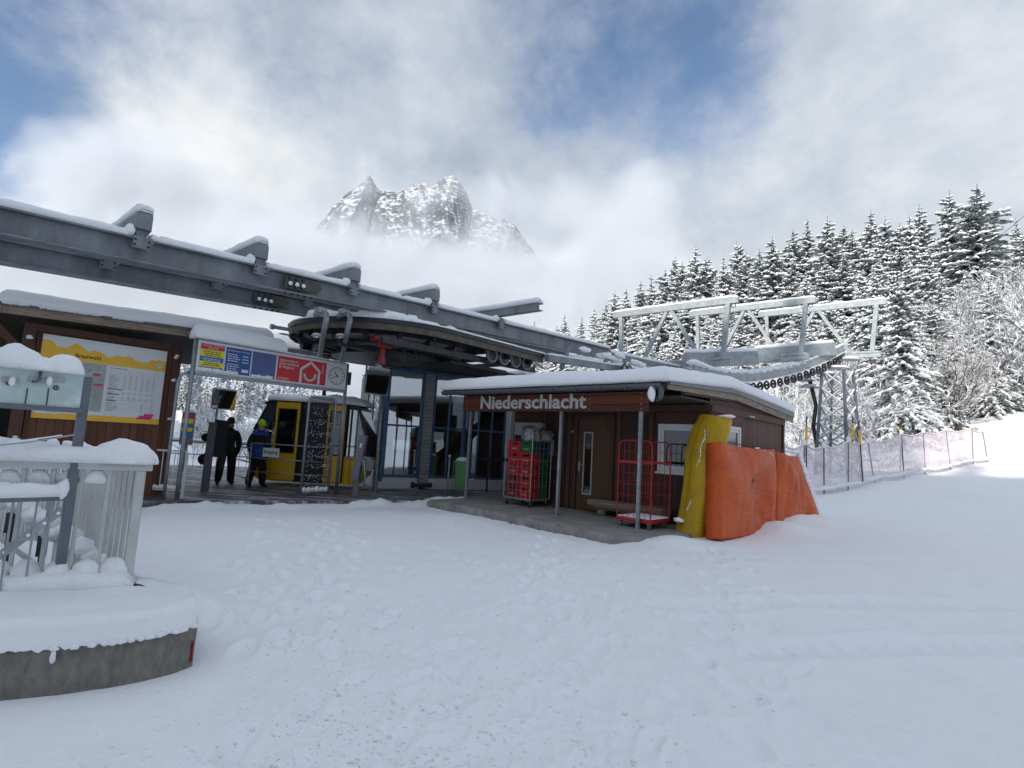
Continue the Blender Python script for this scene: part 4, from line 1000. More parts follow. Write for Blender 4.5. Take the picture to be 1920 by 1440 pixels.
# lattice tower
def G(px, py, lo=3, hi=400):
    d = ray(px, py); t = lo
    while t < hi:
        p = C0+d*t
        if p.z <= gz(p.x, p.y): break
        t += .1 if t < 60 else .5
    return C0+d*t
tw = thing('lattice_tower', 'snowy steel lattice tower standing behind the pink net fence right of the hut', 'tower', W, (16.6, 28, .6))
TB = atY(1572, 880, 28); TBz = gz(TB.x, TB.y); TT = atY(1548, 695, 28)
def leg(sx, sy, z):
    u = (z-TBz)/(TT.z-TBz); w = .78-.26*u; c = Vector((TB.x+(TT.x-TB.x)*.0, TB.y, 0)); a = R(35)
    return Vector((c.x+(sx*w)*math.cos(a)-(sy*w)*math.sin(a), c.y+(sx*w)*math.sin(a)+(sy*w)*math.cos(a), z))
cs = [(-1, -1), (1, -1), (1, 1), (-1, 1)]
for s_ in cs: MB().beam(leg(*s_, TBz-.3), leg(*s_, TT.z), .11, .11, (1, .3, 0)).build('leg', 'post_grey', tw)
b = MB(); bs = MB(); zz = [TBz+(TT.z-TBz)*i/6 for i in range(7)]
for i in range(6):
    for k in range(4):
        s0, s1 = cs[k], cs[(k+1) % 4]
        b.beam(leg(*s0, zz[i]), leg(*s1, zz[i+1]), .07, .07); b.beam(leg(*s1, zz[i]), leg(*s0, zz[i+1]), .07, .07)
        bs.snow(leg(*s0, zz[i])+Vector((0, 0, .035)), leg(*s1, zz[i+1])+Vector((0, 0, .035)), .075, .025, .3, i+k, amp=.8); bs.snow(leg(*s1, zz[i])+Vector((0, 0, .035)), leg(*s0, zz[i+1])+Vector((0, 0, .035)), .075, .025, .3, i+k+4, amp=.8)
b.build('bracing', 'truss_grey', tw); bs.build('snow_cap', 'snow', tw, smooth=True)
b = MB(); b2 = MB()
for j, (px_, py_, w_) in enumerate(((1500, 712, 1.3), (1540, 700, 1.3), (1520, 725, 1.0), (1575, 690, 1.2), (1595, 674, .9))):
    c = atY(px_, py_, 28.4); b.box(c.x-w_/2, c.x+w_/2, c.y-.3, c.y+.3, c.z-.05, c.z); b2.blob((c.x, c.y, c.z), (w_/2, .34, .16), 2, .3, 3, j, 0)
b.build('catwalk', 'galvanised', tw); b2.build('catwalk_snow', 'snow', tw, smooth=True)
b = MB(); b.tube([atY(1515, 700, 28.6), atY(1530, 760, 28.6), atY(1525, 800, 28.6), atY(1540, 880, 28.6)], .10, 8); b.build('cable_bundle', 'black_rubber', tw)
for k, (a_, c_) in enumerate((((1590, 650, 29.2), (1925, 392, 75)), ((1600, 655, 31), (1925, 476, 75)))):
    p, q = atY(*a_), atY(*c_); q2 = p+(q-p)*1.6; pts = [p.lerp(q2, u)-Vector((0, 0, 2.0*u*(1-u)*1.5)) for u in [i/24 for i in range(25)]]
    tag(MB().tube(pts, .035, 5).build('haul_cable', 'dark_steel'), ['upper', 'lower'][k]+' one of the two thin haul cables climbing right across the snowy forest', 'cable', 'haul cables climbing the slope')

# ================================================================== GANTRY WITH SIGNS AND CLOCK
ga = thing('sign_gantry', 'entrance gantry with red and blue sign panels and a clock under a thick snow cap', 'sign', ST, (-1.8, 2.23, 0))
Y0g = 2.23
for x in (-3.76, .07): MB().tube([(x, Y0g, 0), (x, Y0g, 3.52)], .045, 10).build('post', 'galvanised', ga, smooth=True)
MB().box(-3.72, .03, Y0g-.05, Y0g+.06, 2.80, 3.50).build('sign_box', 'sign_white', ga)
MB().box(-3.72, .03, Y0g-.06, Y0g+.07, 2.72, 2.797).box(-3.72, .03, Y0g-.065, Y0g+.07, 3.503, 3.53).build('rim', 'galvanised', ga)
yf = Y0g-.05
def panel(x0, x1, z0, z1, m_, par, y, name='panel', d=.006): return MB().box(x0, x1, y-d, y-.0005, z0, z1).build(name, m_, par)
def line_marks(x0, x1, z, h, m_, par, y, s=0, name='print_line'):
    r_ = random.Random(s); b = MB(); x = x0
    while x < x1: w = r_.uniform(.02, .07); b.box(x, min(x+w, x1), y-.004, y-.001, z, z+h); x += w+.016
    return b.build(name, m_, par)
# 1 warning panel
p1 = panel(-3.66, -3.16, 2.84, 3.44, 'sign_cyan', ga, yf)
for z0, z1, c in ((3.32, 3.44, 'sign_red'), (3.16, 3.315, 'sign_yellow'), (2.93, 3.045, 'sign_yellow')): sub(p1, panel(-3.66, -3.16, z0, z1, c, ga, yf-.006, 'stripe'))
sub(p1, text('ACHTUNG - ATTENTION', -3.62, yf-.0135, 3.39, .42, .03, 'sign_white', ga, t=.003)); sub(p1, text('ATTENZIONE', -3.52, yf-.0135, 3.34, .22, .03, 'sign_white', ga, t=.003))
b = MB()
for k, (z, c) in enumerate(((3.26, 'ink'), (3.22, 'ink'), (3.18, 'ink'), (3.10, 'sign_white'), (3.06, 'sign_white'), (3.00, 'ink'), (2.96, 'ink'), (2.89, 'sign_white'))): sub(p1, line_marks(-3.60+.02*(k % 3), -3.22-.02*(k % 2), z, .018, c, ga, yf-.012, k))
# 2 hours panel
p2 = panel(-3.12, -2.55, 2.84, 3.44, 'sign_blue', ga, yf)
sub(p2, text('Betriebszeiten / Horaires', -3.08, yf-.0075, 3.36, .49, .035, 'sign_white', ga, t=.003))
for k in range(8): sub(p2, line_marks(-3.08, -2.86+.03*(k % 3), 3.28-.05*k-(.03 if k > 3 else 0), .018, 'sign_white', ga, yf-.006, k+20))
sub(p2, panel(-2.74, -2.59, 2.90, 2.97, 'sign_white', ga, yf-.006, 'label')); 
for k in range(3): sub(p2, line_marks(-2.74, -2.60, 3.26-.07*k, .022, 'sign_white', ga, yf-.006, k+40))
p3 = panel(-2.52, -1.94, 2.84, 3.44, 'sign_slate', ga, yf)
p4 = panel(-1.90, -.58, 2.84, 3.44, 'sign_red', ga, yf)
sub(p4, text('Immobilien\nGlarnerland\n& Region', -1.86, yf-.0075, 3.13, .50, .25, 'letter_white', ga, t=.003))
for k in range(2): sub(p4, line_marks(-1.86, -1.60+.05*k, 2.90-.03*k, .012, 'letter_white', ga, yf-.006, k+60))
sub(p4, text('Fuchs', -.715, yf-.0075, 3.16, .22, .055, 'letter_white', ga, t=.003, up_=True))
hx, hz = -1.03, 2.86      # house outline with the smiling arc
def strip(pts, w): 
    b = MB()
    for a, c in zip(pts, pts[1:]):
        a_, c_ = Vector((a[0], yf-.010, a[1])), Vector((c[0], yf-.010, c[1])); e = (c_-a_).normalized()*w*.3
        b.beam(a_-e, c_+e, w, .006, (0, 1, 0))
    return b
sub(p4, strip([(hx-.25, hz), (hx-.25, hz+.33), (hx, hz+.53), (hx+.25, hz+.33), (hx+.25, hz)], .06).build('house_mark', 'letter_white', ga))
sub(p4, strip([(hx+.15*math.cos(R(a)), hz+.22+.16*math.sin(R(a))) for a in range(185, 361, 25)], .055).build('smile_mark', 'letter_white', ga))
# 5 clock
ck = panel(-.54, -.0, 2.83, 3.45, 'sign_white', ga, yf, 'clock_panel', .02)
cxk, czk, yk = -.27, 3.14, yf-.02
sub(ck, MB().disc((cxk, yk-.004, czk), (0, 1, 0), .225, .008, 40).build('clock_face', 'letter_white', ga))
b = MB(); b.ring((cxk, yk-.006, czk), (0, 1, 0), .232, .007, 40, 5)
for i in range(12):
    a = math.pi*2*i/12; b.beam((cxk+.165*math.sin(a), yk-.010, czk+.165*math.cos(a)), (cxk+.215*math.sin(a), yk-.010, czk+.215*math.cos(a)), .014, .004, (0, 1, 0))
def hand(a, l, w): b.beam((cxk-.04*math.sin(a), yk-.013, czk-.04*math.cos(a)), (cxk+l*math.sin(a), yk-.013, czk+l*math.cos(a)), w, .004, (0, 1, 0))
hand(R(-37), .12, .026); hand(R(-118), .19, .016); sub(ck, b.build('hands_and_ticks', 'ink', ga))
# snow
b = MB(); 
zt_ = lambda x, y: 3.53
b.sheet(-3.84, -1.75, Y0g-.19, Y0g+.19, lambda x, y: 3.531, .34, .16, 60, 14, 3, .12)
b.build('snow_cap', 'snow', ga, smooth=True)
MB().snow((-1.9, Y0g, 3.53), (.0, Y0g, 3.53), .13, .035, .08, 4, amp=.9).build('snow_cap', 'snow', ga, smooth=True)
b = MB()
for x0_, x1_ in ((-3.66, -3.16), (-3.12, -2.8), (-2.5, -1.96)):
    n_ = int((x1_-x0_)/.05)
    for i in range(n_): b.blob((x0_+.03+i*.05, yf-.008, 2.855+.012*rnd.random()), (.04, .02, .03+.03*rnd.random()), 1, .4, 3, i)
b.build('frost_crust', 'snow', ga, smooth=True)
MB().tube([(-3.98, Y0g+.1, 0), (-3.98, Y0g+.1, 2.55), (-3.94, Y0g+.1, 2.68), (-3.84, Y0g+.1, 2.75), (-3.7, Y0g+.1, 2.76)], .035, 8).build('bent_rail', 'galvanised', ga, smooth=True)
MB().box(.13, .19, Y0g-.05, Y0g+.05, 2.95, 3.3).box(.10, .13, Y0g-.02, Y0g+.02, 3.1, 3.2).build('side_fitting', 'dark_steel', ga)

# ================================================================== SHELTER WITH THE INFORMATION BOARD
sh = thing('shelter', 'brown timber shelter at the left with a thick snow covered roof, behind the information board', 'shelter', ST, (-5, 5, 0))
MB().box(-6.30, -3.88, 3.03, 3.10, -.9, 3.34).build('front_wall', 'board_brown', sh)
b = MB()
for x in (-6.42, -3.86): b.box(x-.085, x+.085, 2.94, 3.12, -.9, 3.40)
b.box(-6.33, -3.95, 2.97, 3.028, 3.27, 3.40); b.build('timber_frame', 'post_wood', sh)
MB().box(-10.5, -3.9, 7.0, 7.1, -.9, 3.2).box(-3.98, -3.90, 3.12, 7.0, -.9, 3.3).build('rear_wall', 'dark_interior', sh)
b = MB(); b.beam((-6.42, 3.0, 2.75), (-6.95, 2.75, 3.25), .1, .1).beam((-6.6, 4.5, 3.1), (-9.9, 4.5, 3.0), .1, .14); b.box(-6.9, -6.8, 3.2, 3.3, -.9, 3.2).build('brace', 'post_wood', sh)
zsr = lambda x, y: 3.60+.045*(x+6.8)-.055*abs(y-2.6)
def slab(b, x0, x1, y0, y1, dz0, dz1):
    v = [(x, y, zsr(x, y)+d) for d in (dz0, dz1) for x, y in ((x0, y0), (x1, y0), (x1, y1), (x0, y1))]
    b.add(v, [(0, 3, 2, 1), (4, 5, 6, 7), (0, 1, 5, 4), (1, 2, 6, 5), (2, 3, 7, 6), (3, 0, 4, 7)])
rx1 = ST.PY(505, 640, 2.6).x
b = MB(); slab(b, -6.85, rx1, 2.63, 7.4, -.10, .05); rf = b.build('roof', 'soffit', sh)
b = MB(); slab(b, -6.9, rx1, 2.58, 2.625, -.14, .005); slab(b, -6.95, -6.905, 2.58, 7.4, -.14, .005); sub(rf, b.build('wooden_fascia', 'fascia_wood', sh))
b = MB(); slab(b, -6.92, rx1+.03, 2.55, 2.66, .008, .085); slab(b, -6.97, -6.925, 2.56, 7.4, .008, .085); sub(rf, b.build('metal_edging', 'sheet_metal', sh))
o = MB().sheet(-6.98, rx1+.05, 2.50, 7.4, lambda x, y: zsr(x, y)+.088, .24, .22, 90, 40, 11, .15, .03).build('snow_cap', 'snow', sh, smooth=True); sub(rf, o)
b = MB()
for i in range(60):     # patches of snow still clinging to the edging
    x = -6.9+i*.037
    if mn.noise(Vector((i*.13, 3, 0))) > -.25: b.blob((x, 2.545, zsr(x, 2.55)+.07), (.03, .012, .05), 1, .5, 3, i)
sub(rf, b.build('snow_crust', 'snow', sh, smooth=True))
ib = thing('information_board', 'large information board with yellow mountain skyline, grey map and timetable on the brown shelter wall', 'sign', ST, (-5.1, 3, 2.4))
bx0, bx1, bz0, bz1, by = -6.22, -4.06, 1.58, 3.23, 3.0
MB().box(bx0, bx1, by-.012, by+.028, bz0, bz1).build('panel', 'sign_white', ib)
bw, bh = bx1-bx0, bz1-bz0
X = lambda u: bx0+bw*u
Z_ = lambda v: bz0+bh*v
def bp(u0, u1, v0, v1, m_, name, d=0): return MB().box(X(u0), X(u1), by-.016-d, by-.0125-d, Z_(v0), Z_(v1)).build(name, m_, ib)
sky_ = [(0, .93), (.04, .935), (.075, .925), (.10, .875), (.18, .87), (.21, .91), (.25, .945), (.275, .925), (.30, .90), (.325, .875), (.35, .86), (.38, .89), (.41, .875), (.43, .885), (.47, .855), (.50, .825), (.54, .84), (.57, .865), (.62, .86), (.67, .875), (.70, .865), (.73, .83), (.78, .825), (.84, .83), (.87, .88), (.90, .87), (.93, .885), (.97, .88), (1, .87)]
b = MB(); n = len(sky_)
top_ = [(X(u), Z_(v-.02*u)) for u, v in sky_]; bot_ = [(X(u), Z_(.72+.0*u)) for u, v in sky_]
for i in range(n-1): b.prism([bot_[i], bot_[i+1], top_[i+1], top_[i]], by-.0125, by-.016)
b.build('skyline_band', 'sign_orange', ib)
bp(0, 1, 0, .072, 'sign_orange', 'bottom_band'); bp(.03, .50, .12, .715, 'map_grey', 'map'); bp(.515, .97, .10, .715, 'sign_white', 'table_sheet', .002)
text('Braunwald', X(.25), by-.016, Z_(.765), .42, .085, 'ink', ib, 'title_lettering', .003, .01)
lg = MB().disc((X(.945), by-.017, Z_(.79)), (0, 1, 0), .055, .004, 20).build('logo_disc', 'letter_white', ib)
sub(lg, MB().prism([(X(.945)-.035, Z_(.785)), (X(.945), Z_(.81)), (X(.945)+.035, Z_(.785)), (X(.945), Z_(.795))], by-.022, by-.020).build('logo_mark', 'sign_blue', ib))
def lm(u0, u1, v, h, m_, s): return line_marks(X(u0), X(u1), Z_(v), h, m_, ib, by-.019, s)
lm(.53, .68, .685, .012, 'ink', 1); k = 2
b = MB()
for r_ in range(26):
    v = .655-r_*.0208
    if r_ in (12, 15, 19): continue
    b.box(X(.53), X(.955), by-.0195, by-.0186, Z_(v)-.001, Z_(v)+.001)
    if r_ < 3: 
        for u in (.62, .66, .685, .71, .75, .79, .81, .83, .87, .91): b.box(X(u), X(u)+.004, by-.02, by-.0188, Z_(v)+.004, Z_(v)+.026)
        continue
    w = random.Random(r_).uniform(.04, .10); b.box(X(.53), X(.53+w), by-.02, by-.0188, Z_(v)+.006, Z_(v)+.018)
    for u in ([.65, .70, .75, .80, .85, .90] if r_ < 19 else [.82, .91]): b.box(X(u), X(u)+.045, by-.02, by-.0188, Z_(v)+.006, Z_(v)+.016)
b.build('timetable_rows', 'ink_grey', ib)
b = MB()
for k, v in enumerate((.415, .352, .268)): b.box(X(.53), X(.53+.12-.02*k), by-.021, by-.0188, Z_(v), Z_(v)+.016)
b.build('timetable_headings', 'ink', ib)
for u0, u1, v in ((.40, .46, .565), (.42, .49, .44), (.20, .26, .60), (.25, .31, .35)): bp(u0, u1, v, v+.03, 'pink_label', 'map_label', .004)
b = MB()
for s_ in range(14):
    r_ = random.Random(s_+5); u, v = r_.uniform(.05, .46), r_.uniform(.15, .66); pts = []
    for i in range(7): pts.append((X(min(.49, max(.04, u))), by-.0175, Z_(min(.7, max(.13, v))))); u += r_.uniform(-.02, .05); v += r_.uniform(-.03, .03)
    b.tube(pts, .003, 4)
b.build('map_routes', 'letter_white', ib)
for i, (u0, u1, v) in enumerate(((.86, .945, .105), (.82, .935, .078), (.80, .93, .056))): bp(u0, u1, v, v+.026, 'pink_label', 'red_label', .005)
st_ = bp(.02, .19, .055, .125, 'letter_white', 'sticker', .006)
sub(st_, MB().box(X(.095), X(.115), by-.026, by-.0245, Z_(.095), Z_(.10)).box(X(.1025), X(.1075), by-.026, by-.0245, Z_(.084), Z_(.111)).build('red_cross', 'sign_red', ib))
for v in (.105, .085): sub(st_, line_marks(X(.125), X(.18), Z_(v), .008, 'ink', ib, by-.0225, int(v*1000)))
b = MB()
for u in (.01, .5, .99):
    for v in (.02, .98): b.disc((X(u)+(.01 if u < .5 else -.01), by-.014, Z_(v)), (0, 1, 0), .008, .006, 8)
b.build('screws', 'dark_steel', ib)
b = MB()
for i, p in enumerate(((-6.42, 2.93, 3.12), (-3.88, 2.93, 3.14), (-3.86, 2.93, 2.6), (-6.42, 2.93, 1.2), (-3.84, 2.93, 1.75))):
    for k in range(3): b.blob((p[0]+rnd.uniform(-.05, .05), p[1], p[2]+rnd.uniform(-.05, .03)), (.05, .012, .025), 1, .5, 3, i*3+k)
b.build('snow_splats', 'snow', sh, smooth=True)
# white railing in front of the shelter
wr = thing('white_railing', 'long white railing with thin balusters in front of the information board', 'railing', W, (-8, 12.4, 0))
a_, c_ = atZ(341, 935, 0), Vector((-13.5, 13.2, 0)); n = 22
MB().beam(a_+Vector((0, 0, 1.02)), c_+Vector((0, 0, 1.02)), .04, .04).beam(a_+Vector((0, 0, .16)), c_+Vector((0, 0, .16)), .03, .03).build('rail', 'white_paint', wr)
b = MB()
for i in range(n): p = a_.lerp(c_, i/n); b.beam(p+Vector((0, 0, .0 if i % 7 == 0 else .17)), p+Vector((0, 0, 1.0)), .045 if i % 7 == 0 else .014, .045 if i % 7 == 0 else .014)
b.build('balusters', 'white_paint', wr)
MB().snow(a_.lerp(c_, .02)+Vector((0, .05, .17)), a_.lerp(c_, .16)+Vector((0, .05, .17)), .14, .1, .08, 3, amp=.8).snow(a_.lerp(c_, .25)+Vector((0, 0, 1.04)), c_+Vector((0, 0, 1.04)), .05, .05, .1, 4, amp=.9).build('snow_cap', 'snow', wr, smooth=True)

# ================================================================== GONDOLAS
def gondola(dx, dy, label):
    g = thing('gondola', label, 'gondola', W, (-5.4+dx, 15.9+dy, .12))
    Yf, Yb = 15.2+dy, 16.5+dy
    prof = [(-6.92, .14), (-7.25, .30), (-7.35, .95), (-7.30, 1.6), (-6.95, 2.42), (-6.65, 2.52), (-4.45, 2.52), (-4.1, 2.38), (-3.83, 1.6), (-3.80, .95), (-3.93, .40), (-4.18, .14)]
    prof = [(x+dx, z) for x, z in prof]
    low = [prof[i] for i in (0, 1, 2, 9, 10, 11)]; mid = [prof[i] for i in (2, 3, 4, 5, 6, 7, 8, 9)]
    def ringed(poly, y0, y1, r=.14):      # prism with rounded front and rear edges
        cx = sum(p[0] for p in poly)/len(poly); cz = sum(p[1] for p in poly)/len(poly); rings = []
        for y, k in ((y0, r), (y0+r*.35, r*.35), (y0+r, 0), (y1-r, 0), (y1-r*.35, r*.35), (y1, r)):
            rings.append([(x+(k if x < cx else -k), y, z) for x, z in poly])
        return loft(rings)
    b = MB(); v, f = ringed(low, Yf, Yb); b.add(v, f); bd_ = b.build('lower_body', 'yellow_paint', g); shade_auto(bd_, 30)
    b = MB()
    for i in range(2): b.box(-6.1+dx+1.35*i, -6.085+dx+1.35*i, Yf-.004, Yf+.01, .16, .94)
    b.box(-3.98+dx-.3, -3.965+dx-.3, Yf-.004, Yf+.01, .16, .94); sub(bd_, b.build('seams', 'black_rubber', g))
    # roof
    b = MB(); b.prism([(-6.96+dx, 2.42), (-6.65+dx, 2.54), (-4.45+dx, 2.54), (-4.1+dx, 2.40), (-4.1+dx, 2.34), (-6.96+dx, 2.36)], Yf+.02, Yb-.02); rf_ = b.build('roof', 'black_plastic', g)
    sub(rf_, MB().sheet(-6.85+dx, -4.02+dx, Yf-.05, Yb, lambda x, y: 2.50-.05*max(0, x-dx+4.6), .20, .2, 44, 26, int(9+dx), .55, .02).build('snow_cap', 'snow', g, smooth=True))
    # window band: pillars and glass
    b = MB()
    for x in (-6.0, -5.15, -4.95, -4.35):
        for y in (Yf+.02, Yb-.08): b.box(x-.03+dx, x+.03+dx, y, y+.06, .952, 2.34)
    for a, c in ((2, 3), (3, 4)):
        for y in (Yf+.06, Yb-.1): b.beam((prof[a][0]+.1, y, prof[a][1]), (prof[c][0]+.1, y, prof[c][1]-.05), .06, .06)
    for a, c in ((7, 8), (8, 9)):
        for y in (Yf+.06, Yb-.1): b.beam((prof[a][0]-.06, y, prof[a][1]-.03), (prof[c][0]-.06, y, prof[c][1]), .06, .06)
    b.build('pillars', 'black_plastic', g)
    b = MB()
    for a, c in ((2, 3), (3, 4)): b.beam((prof[a][0]-.03, Yf+.5, prof[a][1]), (prof[c][0]-.03, Yf+.5, prof[c][1]), .16, .05, (0, 1, 0))
    b.build('end_frame', 'yellow_paint', g)
    def pane(pts, name='window', mt='cabin_glass'):
        bb = MB(); q = [Vector(p) for p in pts]; nn = (q[1]-q[0]).cross(q[-1]-q[0]).normalized()*.008
        bb.add([p-nn for p in q]+[p+nn for p in q], [tuple(range(len(q)-1, -1, -1)), tuple(range(len(q), 2*len(q)))]+[(i, (i+1) % len(q), len(q)+(i+1) % len(q), len(q)+i) for i in range(len(q))]); return bb.build(name, mt, g)
    for y in (Yf+.05, Yb-.05):
        pane([(-7.22+dx, y, .96), (-6.03+dx, y, .96), (-6.03+dx, y, 2.33), (-6.90+dx, y, 2.33), (-7.20+dx, y, 1.6)])
        pane([(-4.92+dx, y, .96), (-3.95+dx, y, .96), (-3.97+dx, y, 1.6), (-4.18+dx, y, 2.33), (-4.92+dx, y, 2.33)], mt='cabin_glass')
    for a, c in ((2, 3), (3, 4), (7, 8), (8, 9)):
        s_ = .06 if a < 5 else -.04
        pane([(prof[a][0]+s_, Yf+.12, prof[a][1]+.01), (prof[c][0]+s_, Yf+.12, prof[c][1]-.0), (prof[c][0]+s_, Yb-.12, prof[c][1]-.0), (prof[a][0]+s_, Yb-.12, prof[a][1]+.01)], 'end_window', 'cabin_end_glass')
    pane([(-4.9+dx, Yf+.04, .97), (-3.93+dx, Yf+.04, .97), (-3.96+dx, Yf+.04, 1.6), (-4.16+dx, Yf+.04, 2.3), (-4.3+dx, Yf+.04, 2.33), (-4.9+dx, Yf+.04, 2.33)], 'window', 'cabin_end_glass')
    # door leaves standing proud of the side
    for x0, x1 in ((-6.54, -5.84), (-5.02, -4.50)):
        x0 += dx; x1 += dx; b = MB(); holed(b, x0, x1, .20, 2.44, Yf-.10, Yf-.04, [(x0+.09, x1-.09, .98, 2.24)]); 
        dl = b.build('door', 'yellow_paint', g); sub(dl, MB().box(x0+.09, x1-.09, Yf-.075, Yf-.065, .98, 2.24).build('pane', 'dark_glass', g))
        b = MB(); holed(b, x0+.07, x1-.07, .96, 2.26, Yf-.108, Yf-.101, [(x0+.11, x1-.11, 1.0, 2.22)]); b.box(x1+.001, x1+.04, Yf-.1, Yf-.04, .2, 2.44); b.box(x0-.1, x1+.1, Yf-.112, Yf-.109, 1.86, 1.875); sub(dl, b.build('seal', 'black_rubber', g))
    MB().box(-5.90+dx, -5.04+dx, Yf-.01, Yf+.02, .14, 2.34).build('doorway_shade', 'dark_interior', g)  # dark sheet across the open door gap, painted shade of the cabin inside
    MB().box(-6.7+dx, -4.2+dx, Yb-.5, Yb-.14, .96, 1.02).box(-6.7+dx, -4.2+dx, Yb-.16, Yb-.12, 1.02, 1.35).build('bench', 'black_plastic', g)
    b = MB(); b.tube([(-5.9+dx, Yf-.02, 2.55), (-5.9+dx, Yf-.02, 2.7)], .03, 6)
    hx_ = -5.45+dx; hy_ = (Yf+Yb)/2
    b = MB(); b.beam((hx_, hy_, 2.5), (hx_, hy_, 3.1), .09, .09).box(hx_-.28, hx_+.3, hy_-.08, hy_+.08, 3.02, 3.14).box(hx_-.12, hx_+.14, hy_-.1, hy_+.1, 2.92, 3.02).beam((hx_, hy_, 3.1), (hx_-.05, hy_+.2, 4.0), .08, .08)
    b.disc((hx_-.2, hy_-.1, 3.08), (0, 1, 0), .07, .05, 10); b.build('hanger', 'dark_steel', g)
    return g
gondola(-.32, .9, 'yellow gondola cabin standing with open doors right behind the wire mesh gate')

# ------------------------------------------------------------------ mirrors, turnstiles, railings, bin
def mirror(x0, x1, z0, z1, y, xp, label, tilt=0, seed=0):
    t = thing('safety_mirror', label, 'mirror', ST, (xp, y, 0))
    n_ = MB(); holed(n_, x0, x1, z0, z1, y-.04, y, [(x0+.03, x1-.03, z0+.03, z1-.03)]); n_.build('frame', 'galvanised', t)
    MB().add([(x0+.02, y-.03, z0+.02), (x1-.02, y-.03, z0+.02), (x1-.02, y-.03-tilt, z1-.02), (x0+.02, y-.03-tilt, z1-.02), (x0+.02, y-.01, z0+.02), (x1-.02, y-.01, z0+.02), (x1-.02, y-.005, z1-.02), (x0+.02, y-.005, z1-.02)], [(0, 1, 2, 3), (7, 6, 5, 4), (0, 4, 5, 1), (1, 5, 6, 2), (2, 6, 7, 3), (3, 7, 4, 0)]).build('mirror_face', 'mirror_glass', t)
    MB().tube([(xp, y+.06, 0), (xp, y+.06, z0+.2)], .035, 8).box(xp-.05, xp+.05, y+.001, y+.05, z0+.05, z0+.15).build('post', 'galvanised', t, smooth=True)
    b = MB()
    if seed: b.blob((x0+.42, y-.01, z1-.02), (.15, .09, .14), 2, .2, 3, seed, -.02); b.snow((x0, y-.02, z0), (x1, y-.02, z0), .03, .02, .05, 2, amp=.9)
    else: b.snow((x0-.01, y-.01, z1), (x1+.01, y-.01, z1), .12, .06, .06, 5)
    b.build('snow_cap', 'snow', t, smooth=True); return t
mirror(-1.62, -.92, 2.15, 2.74, 6.8, -1.40, 'small square mirror on a thin post above the two waiting people', .09)
mirror(.55, 1.32, 2.76, 3.55, 2.08, 1.22, 'larger square mirror right of the clock, lump of snow on top', .10, 3)
# turnstiles
p = atZ(383, 921); 
t = thing('ticket_reader', 'dark ticket reader column left of the man in black', 'ticket reader', W, p)
F_ = lambda dx, dy, z: Vector((p.x+dx, p.y+dy, z))
b = MB(); b.beam(F_(0, 0, 0), F_(.02, 0, 1.72), .17, .07, (0, 1, 0)); b.build('column', 'plastic_grey', t)
b = MB(); b.beam(F_(.14, .12, .85), F_(.20, .12, 1.78), .30, .16, (0, 1, 0)); b.beam(F_(.30, .1, .55), F_(.32, .1, 1.0), .1, .08, (0, 1, 0)); b.build('reader_housing', 'black_plastic', t)
b = MB(); b.blob(F_(-.12, .1, 1.33), (.17, .12, .12), 2, .1).blob(F_(-.15, .1, .78), (.16, .12, .15), 2, .1); b.build('turn_arms', 'black_plastic', t, smooth=True)
p = atZ(666, 932)
t = thing('ticket_reader', 'grey ticket reader with slanted housing and bent bar in front of the gondola', 'ticket reader', W, p)
b = MB(); b.beam(F_(0, 0, 0), F_(.0, 0, .85), .14, .07, (0, 1, 0)); b.build('column', 'plastic_grey', t)
b = MB(); b.beam(F_(-.02, -.05, .45), F_(.10, -.05, 1.60), .18, .24, (0, 1, 0)); b.prism([(p.x+.02, .92), (p.x+.28, .68), (p.x+.42, .72), (p.x+.42, .95), (p.x+.30, 1.05), (p.x+.1, 1.06)], p.y-.12, p.y+.12).build('reader_housing', 'plastic_grey', t)
MB().beam(F_(.075, -.185, 1.28), F_(.085, -.185, 1.40), .05, .008, (0, 1, 0)).build('ticket_symbol', 'letter_white', t)
MB().tube([F_(-.35, 0, .98), F_(.1, -.2, .98), F_(.20, -.2, .93), F_(.26, -.2, .6), F_(.26, -.2, .3)], .022, 7).build('bent_bar', 'galvanised', t, smooth=True)
def railing(a, c, zs, label, posts=(0, 1), zt=None, r=.02):
    t = thing('queue_railing', label, 'railing', W, a)
    b = MB()
    for z in zs: b.tube([a+Vector((0, 0, z)), c+Vector((0, 0, z))], r, 7)
    b.build('rails', 'galvanised', t, smooth=True)
    for u in posts: q = a.lerp(c, u); MB().tube([q, q+Vector((0, 0, zs[0]))], r*1.15, 8).build('post', 'galvanised', t, smooth=True)
    return t
ra, rb = atZ(463, 916), atZ(612, 926)
q1 = railing(ra, rb, (1.22, .82, .46), 'three-bar metal queue railing carrying the white Eingang sign', (0,))
u0 = ra.lerp(rb, .17); t = thing('entrance_sign', 'small white Eingang sign hanging on the queue railing', 'sign', Frame((ra.x, ra.y), math.degrees(math.atan2(rb.y-ra.y, rb.x-ra.x))), (.36, 0, .9))
MB().box(.36, .82, -.04, -.03, .88, 1.12).build('panel', 'sign_white', t)
text('Eingang', .40, -.041, .94, .38, .12, 'ink', t, t=.003, bold=.01)
pc, pd = atZ(437, 905), atZ(463, 916); railing(pc, pd, (1.08, .70, .25), 'short lower railing joining the queue railing behind the person in blue', (0,))
pe = atZ(408, 905); railing(pe, pc, (.86,), 'single low bar in front of the man in black', ())
ca = thing('mesh_gate', 'tall round-topped wire mesh gate clogged with snow in front of the gondola', 'gate', ST, (-.65, 2.05, 0))
gx0, gx1, gy = -1.04, -.28, 2.05
